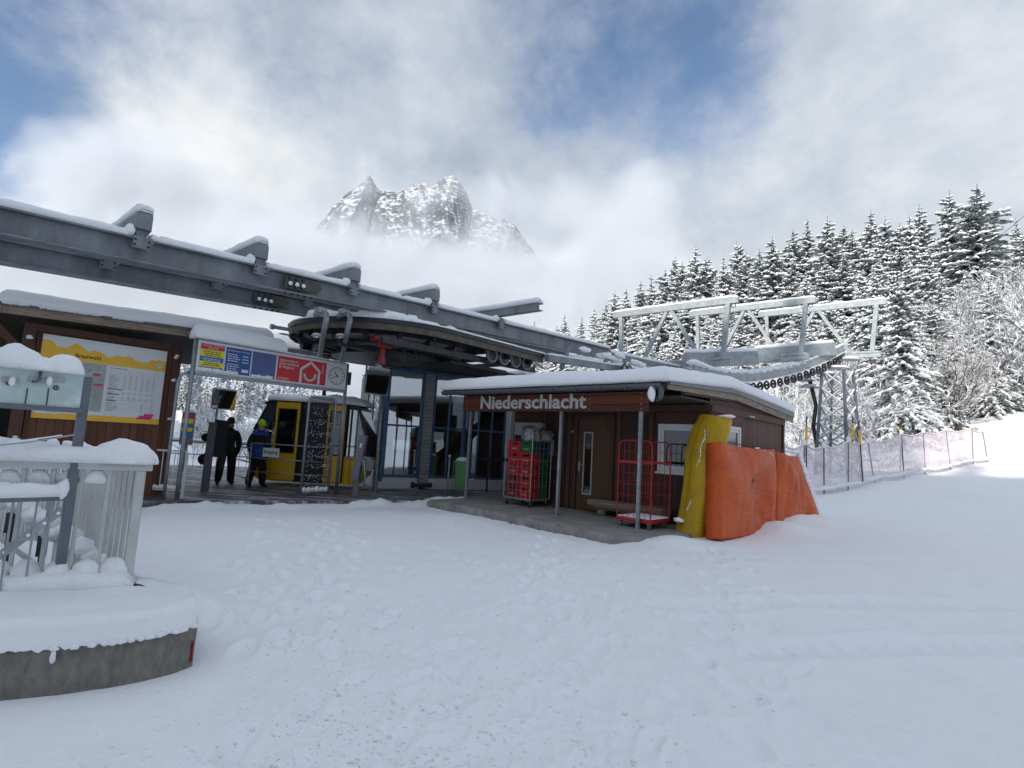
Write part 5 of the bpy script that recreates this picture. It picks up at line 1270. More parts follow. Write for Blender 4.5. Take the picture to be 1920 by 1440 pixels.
b = MB(); b.tube([(gx0, gy, .08), (gx0, gy, 2.40)]+[(gx0+.10*(1-math.cos(a)), gy, 2.40+.10*math.sin(a)) for a in (.5, 1, 1.57)]+[(gx1-.10*(1-math.cos(a)), gy, 2.40+.10*math.sin(a)) for a in (1.57, 1, .5)]+[(gx1, gy, 2.40), (gx1, gy, 0)], .032, 8).tube([(gx0, gy, .1), (gx1, gy, .1)], .03, 8)
b.build('frame', 'galvanised', ca, smooth=True)
b = MB(); bs = MB()
for i in range(1, 19): x = gx0+(gx1-gx0)*i/19; b.tube([(x, gy, .1), (x, gy, 2.48)], .005, 4)
for j in range(1, 60):
    z = .1+j*.04; b.tube([(gx0, gy, z), (gx1, gy, z)], .005, 4)
    for i in range(19):
        if rnd.random() < .22+.2*math.sin(j*.9) and z < 2.3: x = gx0+(gx1-gx0)*i/19; bs.blob((x+.02, gy-.003, z+.005), (.020, .006, .004+.006*rnd.random()), 1, .4, 3, i+j)
b.build('wire_mesh', 'dark_steel', ca); 
for i in range(6): bs.blob((gx0+.08+i*.12, gy, .16), (.09, .04, .06+.05*rnd.random()), 1, .4, 3, i)
bs.build('snow_clumps', 'snow', ca, smooth=True)
# bin between two posts
bn = thing('litter_bin', 'green litter bin with a snow cap between thin posts left of the hut', 'bin', W, atZ(862, 930))
bc = Vector(atZ(862, 930)); 
v, f = loft([[(bc.x+sx*(.15+.05*u), bc.y+sy*(.13+.04*u), .2+.78*u) for sx, sy in ((-1, -.7), (-.7, -1), (.7, -1), (1, -.7), (1, .7), (.7, 1), (-.7, 1), (-1, .7))] for u in (0, .05, .3, .6, .9, 1)])
b = MB(); b.add(v, f); bdy = b.build('body', 'bin_green', bn); shade_auto(bdy)
MB().box(bc.x-.21, bc.x+.21, bc.y-.18, bc.y+.18, .982, 1.02).build('rim', 'bin_green', bn)
MB().blob((bc.x, bc.y, 1.02), (.19, .17, .12), 2, .2, 3, 2, 0).build('snow_cap', 'snow', bn, smooth=True)
q = atZ(838, 932); MB().tube([q, q+Vector((0, 0, 1.15))], .022, 8).build('post', 'galvanised', bn, smooth=True); MB().tube([(bc.x-.24, bc.y, .0), (bc.x-.24, bc.y, 1.0)], .012, 6).build('post', 'galvanised', bn, smooth=True); MB().blob(q+Vector((0, 0, 1.16)), (.04, .04, .03), 1, .2).build('snow_cap', 'snow', bn)
tag(MB().tube([atZ(703, 926), atZ(703, 926)+Vector((0, 0, 2.2))], .02, 6).blob(atZ(703, 926)+Vector((0, 0, 2.2)), (.06, .06, .04), 1, .3).build('thin_post', 'galvanised'), 'thin grey post with a snow tuft between the gondola and the glass station', 'post')
# notice stand far left
ns = thing('notice_stand', 'striped notice panel on a grey stand, half hidden behind the left gantry leg', 'sign', W, atY(352, 880, 19))
c = atY(352, 800, 19)
MB().box(c.x-.22, c.x+.22, c.y-.03, c.y+.03, c.z-.62, c.z+.48).build('panel', 'plastic_grey', ns)
for k, (m_, z0, z1) in enumerate((('sign_red', .28, .44), ('sign_yellow', .12, .27), ('sign_cyan', -.02, .11), ('sign_yellow', -.16, -.03), ('sign_cyan', -.38, -.17))): MB().box(c.x-.19, c.x+.19, c.y-.037, c.y-.031, c.z+z0, c.z+z1).build('stripe', m_, ns)
MB().tube([(c.x, c.y+.05, 0), (c.x, c.y+.05, c.z-.5)], .04, 8).build('post', 'galvanised', ns); MB().snow((c.x-.24, c.y, c.z+.48), (c.x+.24, c.y, c.z+.48), .16, .16, .06, 3).build('snow_cap', 'snow', ns, smooth=True)
# far railing across the platform
fr_ = thing('platform_railing', 'snow-topped railing at the back of the platform behind the waiting people', 'railing', W, (-11, 20.5, 0))
b = MB(); A_, B_ = Vector((-15, 19.8, 0)), Vector((-7.5, 21.2, 0))
for z in (1.0, .55): b.tube([A_+Vector((0, 0, z)), B_+Vector((0, 0, z))], .022, 6)
b.build('rails', 'galvanised', fr_)
b = MB(); 
for i in range(30): q = A_.lerp(B_, i/29); b.tube([q+Vector((0, 0, .1)), q+Vector((0, 0, 1.0))], .011 if i % 6 else .03, 5)
b.build('balusters', 'galvanised', fr_)
MB().snow(A_+Vector((0, 0, 1.02)), B_+Vector((0, 0, 1.02)), .12, .12, .12, 7, amp=.6).build('snow_cap', 'snow', fr_, smooth=True)

# ================================================================== PEOPLE
def skin_body(name, verts, edges, rad, sub_=1):
    me = bpy.data.meshes.new(name); me.from_pydata(verts, edges, [])
    o = bpy.data.objects.new(name, me); col.objects.link(o)
    m_ = o.modifiers.new('s', 'SKIN'); m_.use_smooth_shade = True; m_.branch_smoothing = .6
    for i, r_ in enumerate(rad):
        d = me.skin_vertices[0].data[i]; d.radius = r_ if isinstance(r_, tuple) else (r_, r_); d.use_root = (i == 0)
    s_ = o.modifiers.new('d', 'SUBSURF'); s_.levels = s_.render_levels = sub_
    bpy.context.view_layer.update()
    out = bpy.data.meshes.new_from_object(o.evaluated_get(bpy.context.evaluated_depsgraph_get()))
    bpy.data.objects.remove(o); bpy.data.meshes.remove(me); out.name = name; return out
def person(P, yaw, Ht, label, jacket, hatm, look, stance=.13, beard=False, yoke=False, lag=0):
    """standing figure, z=0 at the soles; local -y is the way it faces"""
    k = Ht/1.80; t = thing('person', label, 'person', Frame((P.x, P.y), yaw), (0, 0, P.z+.012))
    zz_ = P.z+.012
    V = []; E = []; Rr = []
    def a(p, r_, par=None):
        V.append((p[0]*k, p[1]*k, p[2]*k)); Rr.append(tuple(q*k for q in r_) if isinstance(r_, tuple) else r_*k); i = len(V)-1
        if par is not None: E.append((par, i))
        return i
    pel = a((0, 0, .95), (.205, .16)); wa = a((0, 0, 1.10), (.215, .165), pel); ch = a((0, -.01, 1.30), (.225, .165), wa); nb = a((0, 0, 1.45), (.15, .115), ch)
    nk = a((0, -.01, 1.53), .065, nb); hd = a((look[0]*.015, -.03+look[1]*.01, 1.62), (.08, .095), nk); a((look[0]*.02, -.025, 1.73), (.075, .088), hd)
    for s in (-1, 1):
        sh_ = a((s*.19, 0, 1.41), .105, nb); el = a((s*(.285), .04, 1.13), .085, sh_); wr_ = a((s*.255, -.06, .90), .058, el); pm = a((s*.23, -.08, .84), (.045, .028), wr_)
        for q in range(4): 
            f1 = a((s*.235, -.105+q*.02, .795), .0095, pm); f2 = a((s*.228, -.11+q*.022, .755+.006*abs(q-1.5)), .0085, f1); a((s*.218, -.105+q*.02, .735+.006*abs(q-1.5)), .008, f2)
        th = a((s*.215, -.115, .825), .0105, pm); a((s*.205, -.13, .79), .009, th)
        hp = a((s*.10, 0, .86), (.135, .135), pel); kn = a((s*stance, -.02+lag*s*.06, .50), (.112, .112), hp); an_ = a((s*(stance+.01), .02+lag*s*.13, .13), (.098, .10), kn)
        ft = a((s*(stance+.02), .0+lag*s*.13, .055), (.055, .052), an_); a((s*(stance+.045), -.17+lag*s*.13, .045), (.05, .042), ft)
    me = skin_body('body', V, E, Rr, 2)
    for mname in ('trousers', jacket, 'skin', 'jacket_black'): me.materials.append(M[mname])
    for p_ in me.polygons:
        c = p_.center/k; arm = abs(c.x) > .225 and c.z < 1.3
        if c.z > 1.535: i = 2
        elif c.z < .84 and abs(c.x) < .215: i = 0
        elif c.z < .90 and abs(c.x) > .20: i = 3
        elif jacket == 'jacket_blue' and (1.20 < c.z < 1.40 or arm): i = 3
        else: i = 1
        p_.material_index = i; p_.use_smooth = True
    o = bpy.data.objects.new('body', me); col.objects.link(o); o.parent = t; INFO[o.name] = INFO[t.name]
    def kid(b, name, mt):
        b.v = [(x*k, y*k, z*k+zz_) for x, y, z in b.v]; return b.build(name, mt, t, smooth=True)
    # face, turned by look
    la = look[2]; ca, sa = math.cos(la), math.sin(la)
    def F(x, y, z): y += 0; return (x*ca-y*sa+look[0]*.015, x*sa+y*ca-.02, z)
    b = MB(); b.blob(F(0, -.105, 1.655), (.016, .022, .024), 2, 0).blob(F(-.085, 0, 1.65), (.012, .02, .03), 1, 0).blob(F(.085, 0, 1.65), (.012, .02, .03), 1, 0); kid(b, 'nose_and_ears', 'skin')
    b = MB(); b.blob(F(-.033, -.092, 1.685), (.012, .008, .007), 1, 0).blob(F(.033, -.092, 1.685), (.012, .008, .007), 1, 0).blob(F(0, -.096, 1.60), (.024, .006, .006), 1, 0); kid(b, 'eyes_and_mouth', 'black_knit')
    if beard: b = MB(); b.blob(F(0, -.062, 1.595), (.062, .045, .045), 2, .15, 5); kid(b, 'beard', 'beard')
    b = MB()
    rings_ = []
    for u, r1, r2 in ((1.665, .102, .112), (1.70, .106, .116), (1.74, .102, .112), (1.785, .085, .095), (1.82, .055, .062), (1.835, .02, .024)):
        rings_.append([(look[0]*.02+r1*(1+.03*math.sin(j*3+u*40))*math.cos(2*math.pi*j/18)+(.03*(u-1.7)*4 if beard else 0), -.02+r2*math.sin(2*math.pi*j/18)+ (0 if u > 1.67 else .0), u+(.012*math.sin(2*math.pi*j/18))) for j in range(18)])
    v, f = loft(rings_); b.add(v, f); kid(b, 'knit_hat', hatm)
    # jacket hem, collar
    b = MB(); hem = []
    for u, r1, r2 in ((.78, .235, .19), (.84, .238, .192), (.92, .232, .186), (1.02, .222, .178)): hem.append([(r1*math.cos(2*math.pi*j/20)*(1+.02*math.sin(j*5)), r2*math.sin(2*math.pi*j/20)*(1+.03*math.sin(j*3+1)), u) for j in range(20)])
    v, f = loft(hem); b.add(v, f); kid(b, 'jacket_hem', 'jacket_black' if jacket != 'jacket_blue' else 'jacket_blue')
    b = MB(); b.ring((0, -.01, 1.52), (0, 0, 1), .072, .028, 16, 8); kid(b, 'collar', jacket)
    return t
pm_ = atZ(419, 909); person(pm_, 38, 1.86, 'man in black jacket and trousers with a dark knit hat and grey beard, looking right', 'jacket_black', 'black_knit', (0, 0, .7), .14, True)
pb_ = atZ(478, 914); person(pb_, 172, 1.84, 'person in a blue and black jacket with a lime green knit hat, seen from behind', 'jacket_blue', 'lime_knit', (0, 0, 0), .11, False, lag=1)

# ================================================================== LEFT FOREGROUND: retaining wall, pickets, steel frame
fl = [Vector((-6.5, 1.75, 0)), Vector((-4.4, 2.62, 0)), atZ(0, 1306), atZ(110, 1295), atZ(200, 1283), atZ(270, 1270), atZ(330, 1255), atZ(363, 1242)]
e7 = fl[7]; fl += [e7+Vector((-.17, .26, 0)), e7+Vector((-.42, .50, 0)), Vector((-2.80, 4.46, 0))]
rw = thing('retaining_wall', 'low curved concrete retaining wall under a thick snow layer at the lower left', 'wall', W, (-3, 3.6, 0))
ZW = .255
poly = [(p.x, p.y) for p in fl]+[(-2.86, 4.44), (-2.86, 4.12), (-6.5, 4.12)]
b = MB()
dense = []
for a, c in zip(fl, fl[1:]):
    for i in range(6): dense.append(a.lerp(c, i/6))
dense.append(fl[-1])
n = len(dense); rows = 7; v = []
for i, p in enumerate(dense):
    for j in range(rows):
        z = -.25+(ZW+.25-(.3 if i > n-19 else 0))*j/(rows-1); e = .012*mn.noise(Vector((p.x*6, p.y*6, z*7))); v.append((p.x+e*.3, p.y-.015+e+(.01 if j == rows-1 else 0), z))
b.add(v, [(i*rows+j, (i+1)*rows+j, (i+1)*rows+j+1, i*rows+j+1) for i in range(n-1) for j in range(rows-1)])
b.prismz([(p.x, p.y+.02) for p in dense]+poly[len(fl):], -.25, -.02)
b.build('concrete', 'concrete', rw, smooth=False)
q = fl[7]; MB().box(q.x-.012, q.x+.004, q.y-.04, q.y-.025, .02, .15).build('red_marker', 'darkred_plastic', rw)
# snow layer: bulging, ragged lower lip
v = []; NV = 26; NU = 150
def along(t):
    t *= len(fl)-1; i = min(int(t), len(fl)-2); return fl[i].lerp(fl[i+1], t-i)
for i in range(NU+1):
    t = i/NU; p = along(t); q = along(min(1, t+.02)) if t < .98 else p; 
    k_ = min(1, max(0, (t-.35)/.35)); k_ = k_*k_*(3-2*k_); back = Vector((min(p.x*.9-.25, -2.55), 4.25+.2*t, 0)).lerp(Vector((-2.98, 4.36, 0)), k_)
    for j in range(NV+1):
        s_ = j/NV; w = p.lerp(back, s_**1.3)
        dd = s_*2.2; e = min(1, dd/.30); e = math.sqrt(1-(1-e)**2)
        lip = .035*math.sin(min(1, dd/.12)*math.pi) if dd < .12 else 0
        z = ZW-.01+(.165+.04*mn.noise(Vector((w.x*1.6, w.y*1.6, 1)))+.012*mn.noise(Vector((w.x*7, w.y*7, 5))))*e
        rag = (.035*mn.noise(Vector((t*60, 2, 2)))+.02*mn.noise(Vector((t*150, 5, 2))))*max(0, 1-dd*5)
        if t > .82: z = z*(1-((t-.82)/.18)**1.5)+.02
        if s_ > .86 and t < .7: z -= .22*((s_-.86)/.14)**2
        v.append((w.x-.0, w.y-.02*(1-e)-lip*.8, z+rag*.8))
m_ = NV+1
b = MB(); b.add(v, [(i*m_+j, (i+1)*m_+j, (i+1)*m_+j+1, i*m_+j+1) for i in range(NU) for j in range(NV)])
for i in range(40): t = rnd.uniform(.25, 1); p = along(t); b.blob((p.x, p.y-.03, ZW-.005), (.03, .02, .016), 1, .5, 3, i)
p = atZ(108, 1222, ZW-.03); b.blob((p.x, p.y-.03, ZW-.05), (.015, .015, .04), 2, .4, 3, 4)
b.build('snow_layer', 'snow', rw, smooth=True)

FF = Frame((-2.80, 4.25), 25)
pf = thing('picket_fence', 'pale metal picket fence with a snow-laden top rail around the stairwell at the left', 'fence', FF, (-1, 0, .35))
zt = 1.285
MB().box(-4.5, .06, -.04, .04, zt-.05, zt).build('top_rail', 'fence_metal', pf)
b = MB()
for i in range(24): x = -.20-i*.168; b.box(x-.011, x+.011, -.012, .012, .36, zt-.052)
b.build('pickets', 'fence_metal', pf)
MB().box(-.03, .02, -.03, .03, .3, zt-.052).build('post', 'fence_metal', pf); MB().box(-2.6, -2.55, -.03, .03, .3, zt-.052).build('post', 'fence_metal', pf)
MB().box(-4.5, .0, -.02, .02, .40, .43).build('bottom_rail', 'fence_metal', pf)
b = MB(); b.snow((-4.5, 0, zt), (.08, 0, zt), .17, .12, .06, 2, amp=.6).blob((-.13, 0, zt+.02), (.22, .10, .16), 3, .15, 2, 7, -.02).blob((-.72, .02, zt+.09), (.12, .06, .06), 2, .2)
for i in range(4): b.snow((-.36-i*.168*1.0, .03, 1.13), (-.22-i*.168, .03, 1.13), .05, .10, .03, i, amp=.3)
b.snow((-1.6, .03, 1.08), (-.9, .03, 1.12), .06, .11, .05, 8, amp=.3)
b.snow((-4.5, 0, .38), (.05, 0, .38), .30, .12, .06, 4, amp=.5)
for i in range(14): b.blob((-.1-i*.17, -.02+.02*rnd.random(), .50), (.09, .08, .07+.03*rnd.random()), 2, .4, 3, i)
b.build('snow_cap', 'snow', pf, smooth=True)
SF = Frame((-2.80, 4.30), 139)    # x runs along the crossing direction, away to the left
pg = thing('picket_fence', 'second run of pale picket fence with closely set wide slats going back from the corner', 'fence', SF, (1, 0, .3))
b = MB()
for i in range(18): x = .07+i*.155; b.box(x-.024, x+.024, -.012, .012, -.2 if i > 3 else .35, zt-.052)
b.build('slats', 'fence_metal', pg)
MB().box(.0, 2.9, -.025, .025, zt-.05, zt-.002).build('top_rail', 'fence_metal', pg)
MB().snow((.1, 0, zt), (2.9, 0, zt), .08, .07, .06, 12, amp=.4).build('snow_cap', 'snow', pg, smooth=True)
p0, p1 = atY(-40, 905, 5.2), atY(212, 1088, 4.75)
hr = thing('stair_rail', 'sloping stair railing loaded with lumps of snow inside the stairwell at the left', 'railing', W, p1)
MB().beam(p0, p1, .03, .05).beam(p0-Vector((0, 0, .32)), p1-Vector((0, 0, .32)), .02, .04).build('rail', 'fence_metal', hr)
b = MB()
for i in range(17):
    t = i/16; c = p0.lerp(p1, t)+Vector((rnd.uniform(-.03, .03), 0, .05+.03*rnd.random())); b.blob(c, (.075+.04*rnd.random(), .07, .06+.05*rnd.random()), 2, .55, 2.6, i)
b.build('snow_cap', 'snow', hr, smooth=True)
b = MB()
for t in (.28, .52, .8): c = p0.lerp(p1, t); b.box(c.x-.03, c.x+.02, c.y-.03, c.y+.03, c.z-.22, c.z-.04).beam(c-Vector((0, 0, .04)), c-Vector((0, 0, .7)), .03, .03)
b.build('brackets', 'dark_steel', hr)
sw = MB().box(-6.5, -2.9, 4.14, 4.2, -1.3, .18).build('stairwell_walls', 'concrete_plain'); tag(sw, 'grey concrete walls of the stairwell seen between the pickets', 'wall')

LF = Frame((atZ(107, 1112, .36).x, atZ(107, 1112, .36).y), 49)
lf = thing('numbered_plate_stand', 'grey stand with pale numbered plate under two snow mounds at the left edge', 'frame', LF, (0, 0, .36))
b = MB(); b.box(-.028, .028, -.008, 0, .33, 1.915).box(-.028, -.020, .0005, .05, .33, 1.915); b.build('post', 'post_grey', lf)
pl0 = LF.PY(0, 755, 0); pr0 = LF.PY(140, 765, 0); ptp = LF.PY(140, 700, 0); zpb = pr0.z; zpt = ptp.z
MB().box(-.9, -.005, -.05, -.012, zpb-.035, zpb).build('lower_angle', 'post_grey', lf)
MB().box(-.9, -.029, -.03, -.011, zpb+.002, zpt-.0).build('number_plate', 'pale_sign', lf)
nl = LF.PY(105, 727, -.031); n2_ = LF.PY(17, 718, -.031)
for c, s_ in ((nl, '33'), (n2_, '28')):
    d = MB().disc((c.x, -.034, c.z), (0, 1, 0), .017, .006, 20).build('number_disc', 'ink', lf); sub(d, text(s_, c.x-.010, -.0375, c.z-.007, .020, .014, 'letter_white', lf, 't_number', .002)).name = 'numerals'
b = MB()
for px_ in (72, 22, 108):
    c = LF.PY(px_, 712, -.04); b.box(c.x-.05, c.x+.04, -.038, -.031, c.z-.018, c.z+.018)
b.build('zinc_strips', 'zinc_strip', lf)
c = LF.PY(72, 700, -.05); MB().tube([(c.x+.012, -.05, c.z+.02), (c.x+.010, -.055, c.z-.045), (c.x-.006, -.06, c.z-.062), (c.x-.024, -.05, c.z-.06)], .0085, 8).build('hook', 'post_grey', lf, smooth=True)
b = MB()
for px_ in (52, 92): c = LF.PY(px_, 728, -.04); b.box(c.x-.004, c.x+.004, -.0335, -.0315, zpb+.005, c.z)
b.build('rust_streaks', 'rust_rail', lf)
b = MB()
for px_, py_, rx, rz in ((118, 703, .17, .135), (30, 700, .20, .165), (-60, 700, .22, .17)):
    c = LF.PY(px_, py_, -.02); b.blob((c.x+.0, -.02, zpt-.012), (rx*.72, .12, rz), 3, .12, 1.6, px_ % 7, 0)
c = LF.PY(75, 700, -.02); b.blob((c.x, -.02, zpt-.01), (.2, .10, .10), 3, .1, 2, 2, 0)
for px_ in (22, 92): c = LF.PY(px_, 715, -.06); b.blob((c.x, -.065, c.z), (.018, .02, .035), 2, .2, 3, px_)
b.build('snow_cap', 'snow', lf, smooth=True)
r0 = LF.PY(130, 930, 0); MB().box(-.9, -.029, -.02, .02, r0.z-.03, r0.z).build('middle_rail', 'post_grey', lf)
MB().snow((-.9, 0, r0.z), (-.04, 0, r0.z), .06, .095, .03, 3, amp=.35).blob((-.05, 0, r0.z+.05), (.04, .03, .08), 2, .4).build('snow_ridge', 'snow', lf, smooth=True)
d0, d1 = LF.PY(-5, 1045, .02), LF.PY(118, 955, .02)
b = MB(); b.beam(d0, d1, .02, .05); br = b.build('diagonal_brace', 'galvanised', lf)
b = MB(); 
for u in (.1, .45, .7, .92): c = d0.lerp(d1, u); b.disc(c+Vector((0, -.012, 0)), (0, 1, 0), .012, .006, 10)
sub(br, b.build('holes', 'snow', lf))
b = MB(); 
for px_ in (25, 70, 98): c = LF.PY(px_, 940, .01); b.box(c.x-.006, c.x+.006, .0, .012, .36, r0.z-.032)
b.build('bars', 'galvanised', lf)
a_, c_ = LF.PY(140, 815, 0), LF.PY(-30, 838, 0); MB().tube([a_, a_.lerp(c_, .5)-Vector((0, 0, .01)), c_], .006, 6).build('stay_wire', 'bolt_steel', lf); 
MB().snow(a_.lerp(c_, .15)+Vector((0, 0, .005)), a_.lerp(c_, .75)+Vector((0, 0, .0)), .012, .012, .02, 3, amp=.9).build('wire_snow', 'snow', lf)
bk = MB()
for i in range(7): bk.snow(atY(-20+i*18, 838+i*.6, 5.9), atY(-2+i*18, 838.6+i*.6, 5.9), .14, .12, .05, i, amp=.7)
for i in range(22): q = atY(-20+i*7, 850, 5.92); bk.box(q.x-.01, q.x+.01, q.y-.01, q.y+.01, .3, q.z)
rail2 = bk.build('far_stair_railing', ['snow'], smooth=True); tag(rail2, 'snow-buried far railing of the stairwell just above the picket fence top', 'railing')

# ================================================================== PINK SAFETY NET AND POLES
net_b = [(1470, 934), (1508, 929), (1545, 927), (1590, 919), (1640, 905), (1695, 897), (1735, 890), (1783, 881), (1825, 871), (1853, 866)]
net_t = [(1470, 842), (1508, 838), (1545, 843), (1592, 832), (1622, 834), (1689, 818), (1730, 814), (1770, 810), (1822, 806), (1838, 812)]
BP = [G(*c, lo=14) for c in net_b]; TP = []
for (px_, py_), p in zip(net_t, BP):
    d = ray(px_, py_); t = p.y/d.y; q = C0+d*t; q.x = p.x*.3+q.x*.7; q.z += .12; TP.append(q)
nf = thing('safety_net', 'long pinkish safety net sagging between thin poles beyond the orange mats', 'net fence', W, BP[3])
me_v = []; uv = []; SEG = 8; ROW = 8
sl = 0
for i in range(len(BP)-1):
    L_ = (BP[i+1]-BP[i]).length
    for s_ in range(SEG+(1 if i == len(BP)-2 else 0)):
        u = s_/SEG; pb = BP[i].lerp(BP[i+1], u); pt = TP[i].lerp(TP[i+1], u)-Vector((0, 0, .16*math.sin(u*math.pi)))
        pb.z = gz(pb.x, pb.y)-.03
        for j in range(ROW+1):
            w = j/ROW; q = pb.lerp(pt, w); q = q+Vector((.35, -.6, 0))*(.10*math.sin(w*math.pi)*mn.noise(Vector((i*1.3+u*2.5, w*2, 3))))
            me_v.append(q); uv.append(((sl+L_*u)*1.0, w*(pt.z-pb.z)))
    sl += L_
m_ = ROW+1; ncol = len(me_v)//m_
b = MB(); b.add(me_v, [(i*m_+j, (i+1)*m_+j, (i+1)*m_+j+1, i*m_+j+1) for i in range(ncol-1) for j in range(ROW)])
o = b.build('netting', 'net', nf, smooth=True); ul = o.data.uv_layers.new(name='UVMap')
for l in o.data.loops: ul.data[l.index].uv = uv[l.vertex_index]
b = MB(); bs = MB()
for i, (p, q) in enumerate(zip(BP, TP)):
    MB().tube([p-Vector((0, 0, .2)), q+Vector((0, 0, .08))], .03, 6).build('net_pole', 'fascia_wood' if i == 3 else 'plastic_grey', nf)
    bs.blob(q+Vector((0, 0, .06)), (.10, .10, .16), 1, .4, 3, i)
for i in range(ncol-1):
    a_, c_ = me_v[i*m_+ROW], me_v[(i+1)*m_+ROW]; b.tube([a_, c_], .02, 4)
    bs.snow(a_+Vector((0, 0, .0)), c_+Vector((0, 0, .0)), .05, .05, .25, i, amp=.8)
    if rnd.random() < .9: q = me_v[i*m_+1]; bs.blob(q+Vector((0, -.05, .02)), (.35, .06, .04+.09*rnd.random()), 1, .5, 3, i)
b.build('top_cord', 'tarp_orange', nf); bs.build('snow_clumps', 'snow', nf, smooth=True)
poles = [(1512, 838, 787, 'leftmost striped pole rising from the net beside the hut corner'), (1597, 838, 788, 'striped pole at the wooden stake of the net, right of the lattice tower'), (1618, 836, 796, 'leaning striped pole just right of the stake in the net'), (1688, 822, 796, 'rightmost striped pole, a yellow band above the middle of the net')]
for k, (px_, pb_y, pt_y, lab) in enumerate(poles):
    Yd = BP[0 if k == 0 else 3 if k < 3 else 5].y+.6
    p, q = atY(px_, pb_y+70, Yd), atY(px_-(8 if k == 2 else 0)+(2 if k == 1 else 0), pt_y-6, Yd)
    t = thing('marker_pole', lab, 'pole', W, p, 'yellow and black marker poles at the net')
    MB().tube([p, q], .025, 7).build('pole', 'black_rubber', t)
    for u0, u1 in (((.62, .86),) if k != 1 else ((.40, .58), (.66, .9))): MB().tube([p.lerp(q, u0), p.lerp(q, u1)], .05, 8).build('sleeve', 'sign_orange', t)

# ================================================================== TREES
def arr_mesh(name, verts, faces, mats, mi=None, smooth=False):
    me = bpy.data.meshes.new(name); me.from_pydata(verts, [], faces)
    for m_ in mats: me.materials.append(M[m_])
    if mi is not None: me.polygons.foreach_set('material_index', mi)
    if smooth: me.polygons.foreach_set('use_smooth', [True]*len(faces))
    return me
OCT = [(0, 2, 4), (2, 1, 4), (1, 3, 4), (3, 0, 4), (2, 0, 5), (1, 2, 5), (3, 1, 5), (0, 3, 5)]
def octa(v, f, c, ax, l, w, h, dn=.35):
    n = len(v); sd = Vector((-ax.y, ax.x, 0)); 
    if sd.length < .01: sd = Vector((1, 0, 0))
    sd.normalize(); u = Vector((0, 0, 1))
    v += [c+ax*l, c-ax*l, c+sd*w, c-sd*w, c+u*h, c-u*h*dn]; f += [tuple(i+n for i in t) for t in OCT]
def spruce_meshes(seed, H=20, wide=.17, snowy=.8, top_bare=.08):
    r = random.Random(seed); nv, nf_, sv, sf = [], [], [], []
    tr = MB(); tr.tube([(0, 0, -1.5), (.05*r.random(), 0, H*.3), (0, .05, H*.7), (0, 0, H)], [H*.014, H*.011, H*.006, .02], 7)
    nw = 40
    for i in range(nw):
        t = (i+.5*r.random())/nw; z00 = H*(.05+.93*t); Rm = H*wide*(1-t)**.72*(.62+.7*r.random())+.12
        nb = max(5, int(12-7*t)); ph = r.random()*7
        for k in range(nb):
            a = ph+2*math.pi*k/nb+r.uniform(-.25, .25); Rb = Rm*r.choice((r.uniform(.45, .8), r.uniform(.75, 1.2))); z0 = min(H-.1, z00+r.uniform(-.28, .28)); d = Vector((math.cos(a), math.sin(a), 0)); s_ = Vector((-d.y, d.x, 0))
            rise = r.uniform(-.1, .3)*(1.3 if t > .6 else .3); n = max(2, min(6, int(Rb/.42)+1)); pts = []
            for q in range(n+1):
                u = q/n; pts.append(Vector((0, 0, z0))+d*Rb*u+Vector((0, 0, Rb*(rise*u-.52*(1-t*.6)*u*u+.10*u**3)))+s_*r.uniform(-.06, .06)*Rb*u)
            for q in range(n):
                p, p1 = pts[q], pts[q+1]; ax = (p1-p); L = ax.length; ax.normalize(); w = (.30+.28*(1-q/n))*min(1, Rb/1.6)*r.uniform(.7, 1.2)
                # needle fans to both sides, hanging
                for sg in (-1, 1):
                    o_ = p1+s_*sg*w*r.uniform(.7, 1.3)+d*L*.35-Vector((0, 0, w*r.uniform(.25, .75)))
                    m0 = len(nv); nv += [p, p1+d*L*.25, o_, p.lerp(p1, .3)+s_*sg*w*.8-Vector((0, 0, w*r.uniform(.3, .8)))]; nf_ += [(m0, m0+1, m0+2), (m0, m0+2, m0+3)]
                m0 = len(nv); h_ = r.uniform(.12, .34)*min(1, Rb/1.5+.3); nv += [p, p1, p1.lerp(p, .3)-Vector((0, 0, h_)), p.lerp(p1, .2)-Vector((0, 0, h_*.7))]; nf_ += [(m0, m0+1, m0+2, m0+3)]
                if r.random() < snowy:
                    c = p.lerp(p1, r.uniform(.3, .9))+Vector((0, 0, .04)); octa(sv, sf, c, ax, L*r.uniform(.5, .8), w*r.uniform(.45, .75), r.uniform(.09, .22)*min(1.3, Rb/1.2+.3))
                    if r.random() < snowy*.8:
                        sg = r.choice((-1, 1)); c2 = p1+s_*sg*w*.6+d*L*.1-Vector((0, 0, w*.22)); octa(sv, sf, c2, (s_*sg*.8+d*.6-Vector((0, 0, .4))).normalized(), w*r.uniform(.4, .75), w*.34, r.uniform(.06, .14))
    return (tr.v, tr.f), (nv, nf_), (sv, sf)
protos = []
for i, (sd_, wd, sn) in enumerate(((1, .215, .95), (2, .24, .9), (3, .19, .95), (4, .235, 1.0), (5, .25, .75))):
    (a, af), (n_, nf2), (s_, sf_) = spruce_meshes(sd_, 20, wd, sn)
    protos.append((arr_mesh('trunk', a, af, ['bark'], smooth=True), arr_mesh('needles', n_, nf2, ['needles']), arr_mesh('snow', s_, sf_, ['snow'], smooth=False)))
TG = 'snowy spruces on the forested slope'
ntree = 0
def put_tree(name, meshes, names, P, sc_, rz, label, cat, group):
    t = bpy.data.objects.new(name, None); col.objects.link(t); t.empty_display_size = .5
    t.location = P; t.rotation_euler = (rnd.gauss(0, .02), rnd.gauss(0, .02), rz); t.scale = sc_ if isinstance(sc_, tuple) else (sc_,)*3
    tag(t, label, cat, group)
    for me, nm in zip(meshes, names):
        c = bpy.data.objects.new(nm, me); col.objects.link(c); c.parent = t
    return t
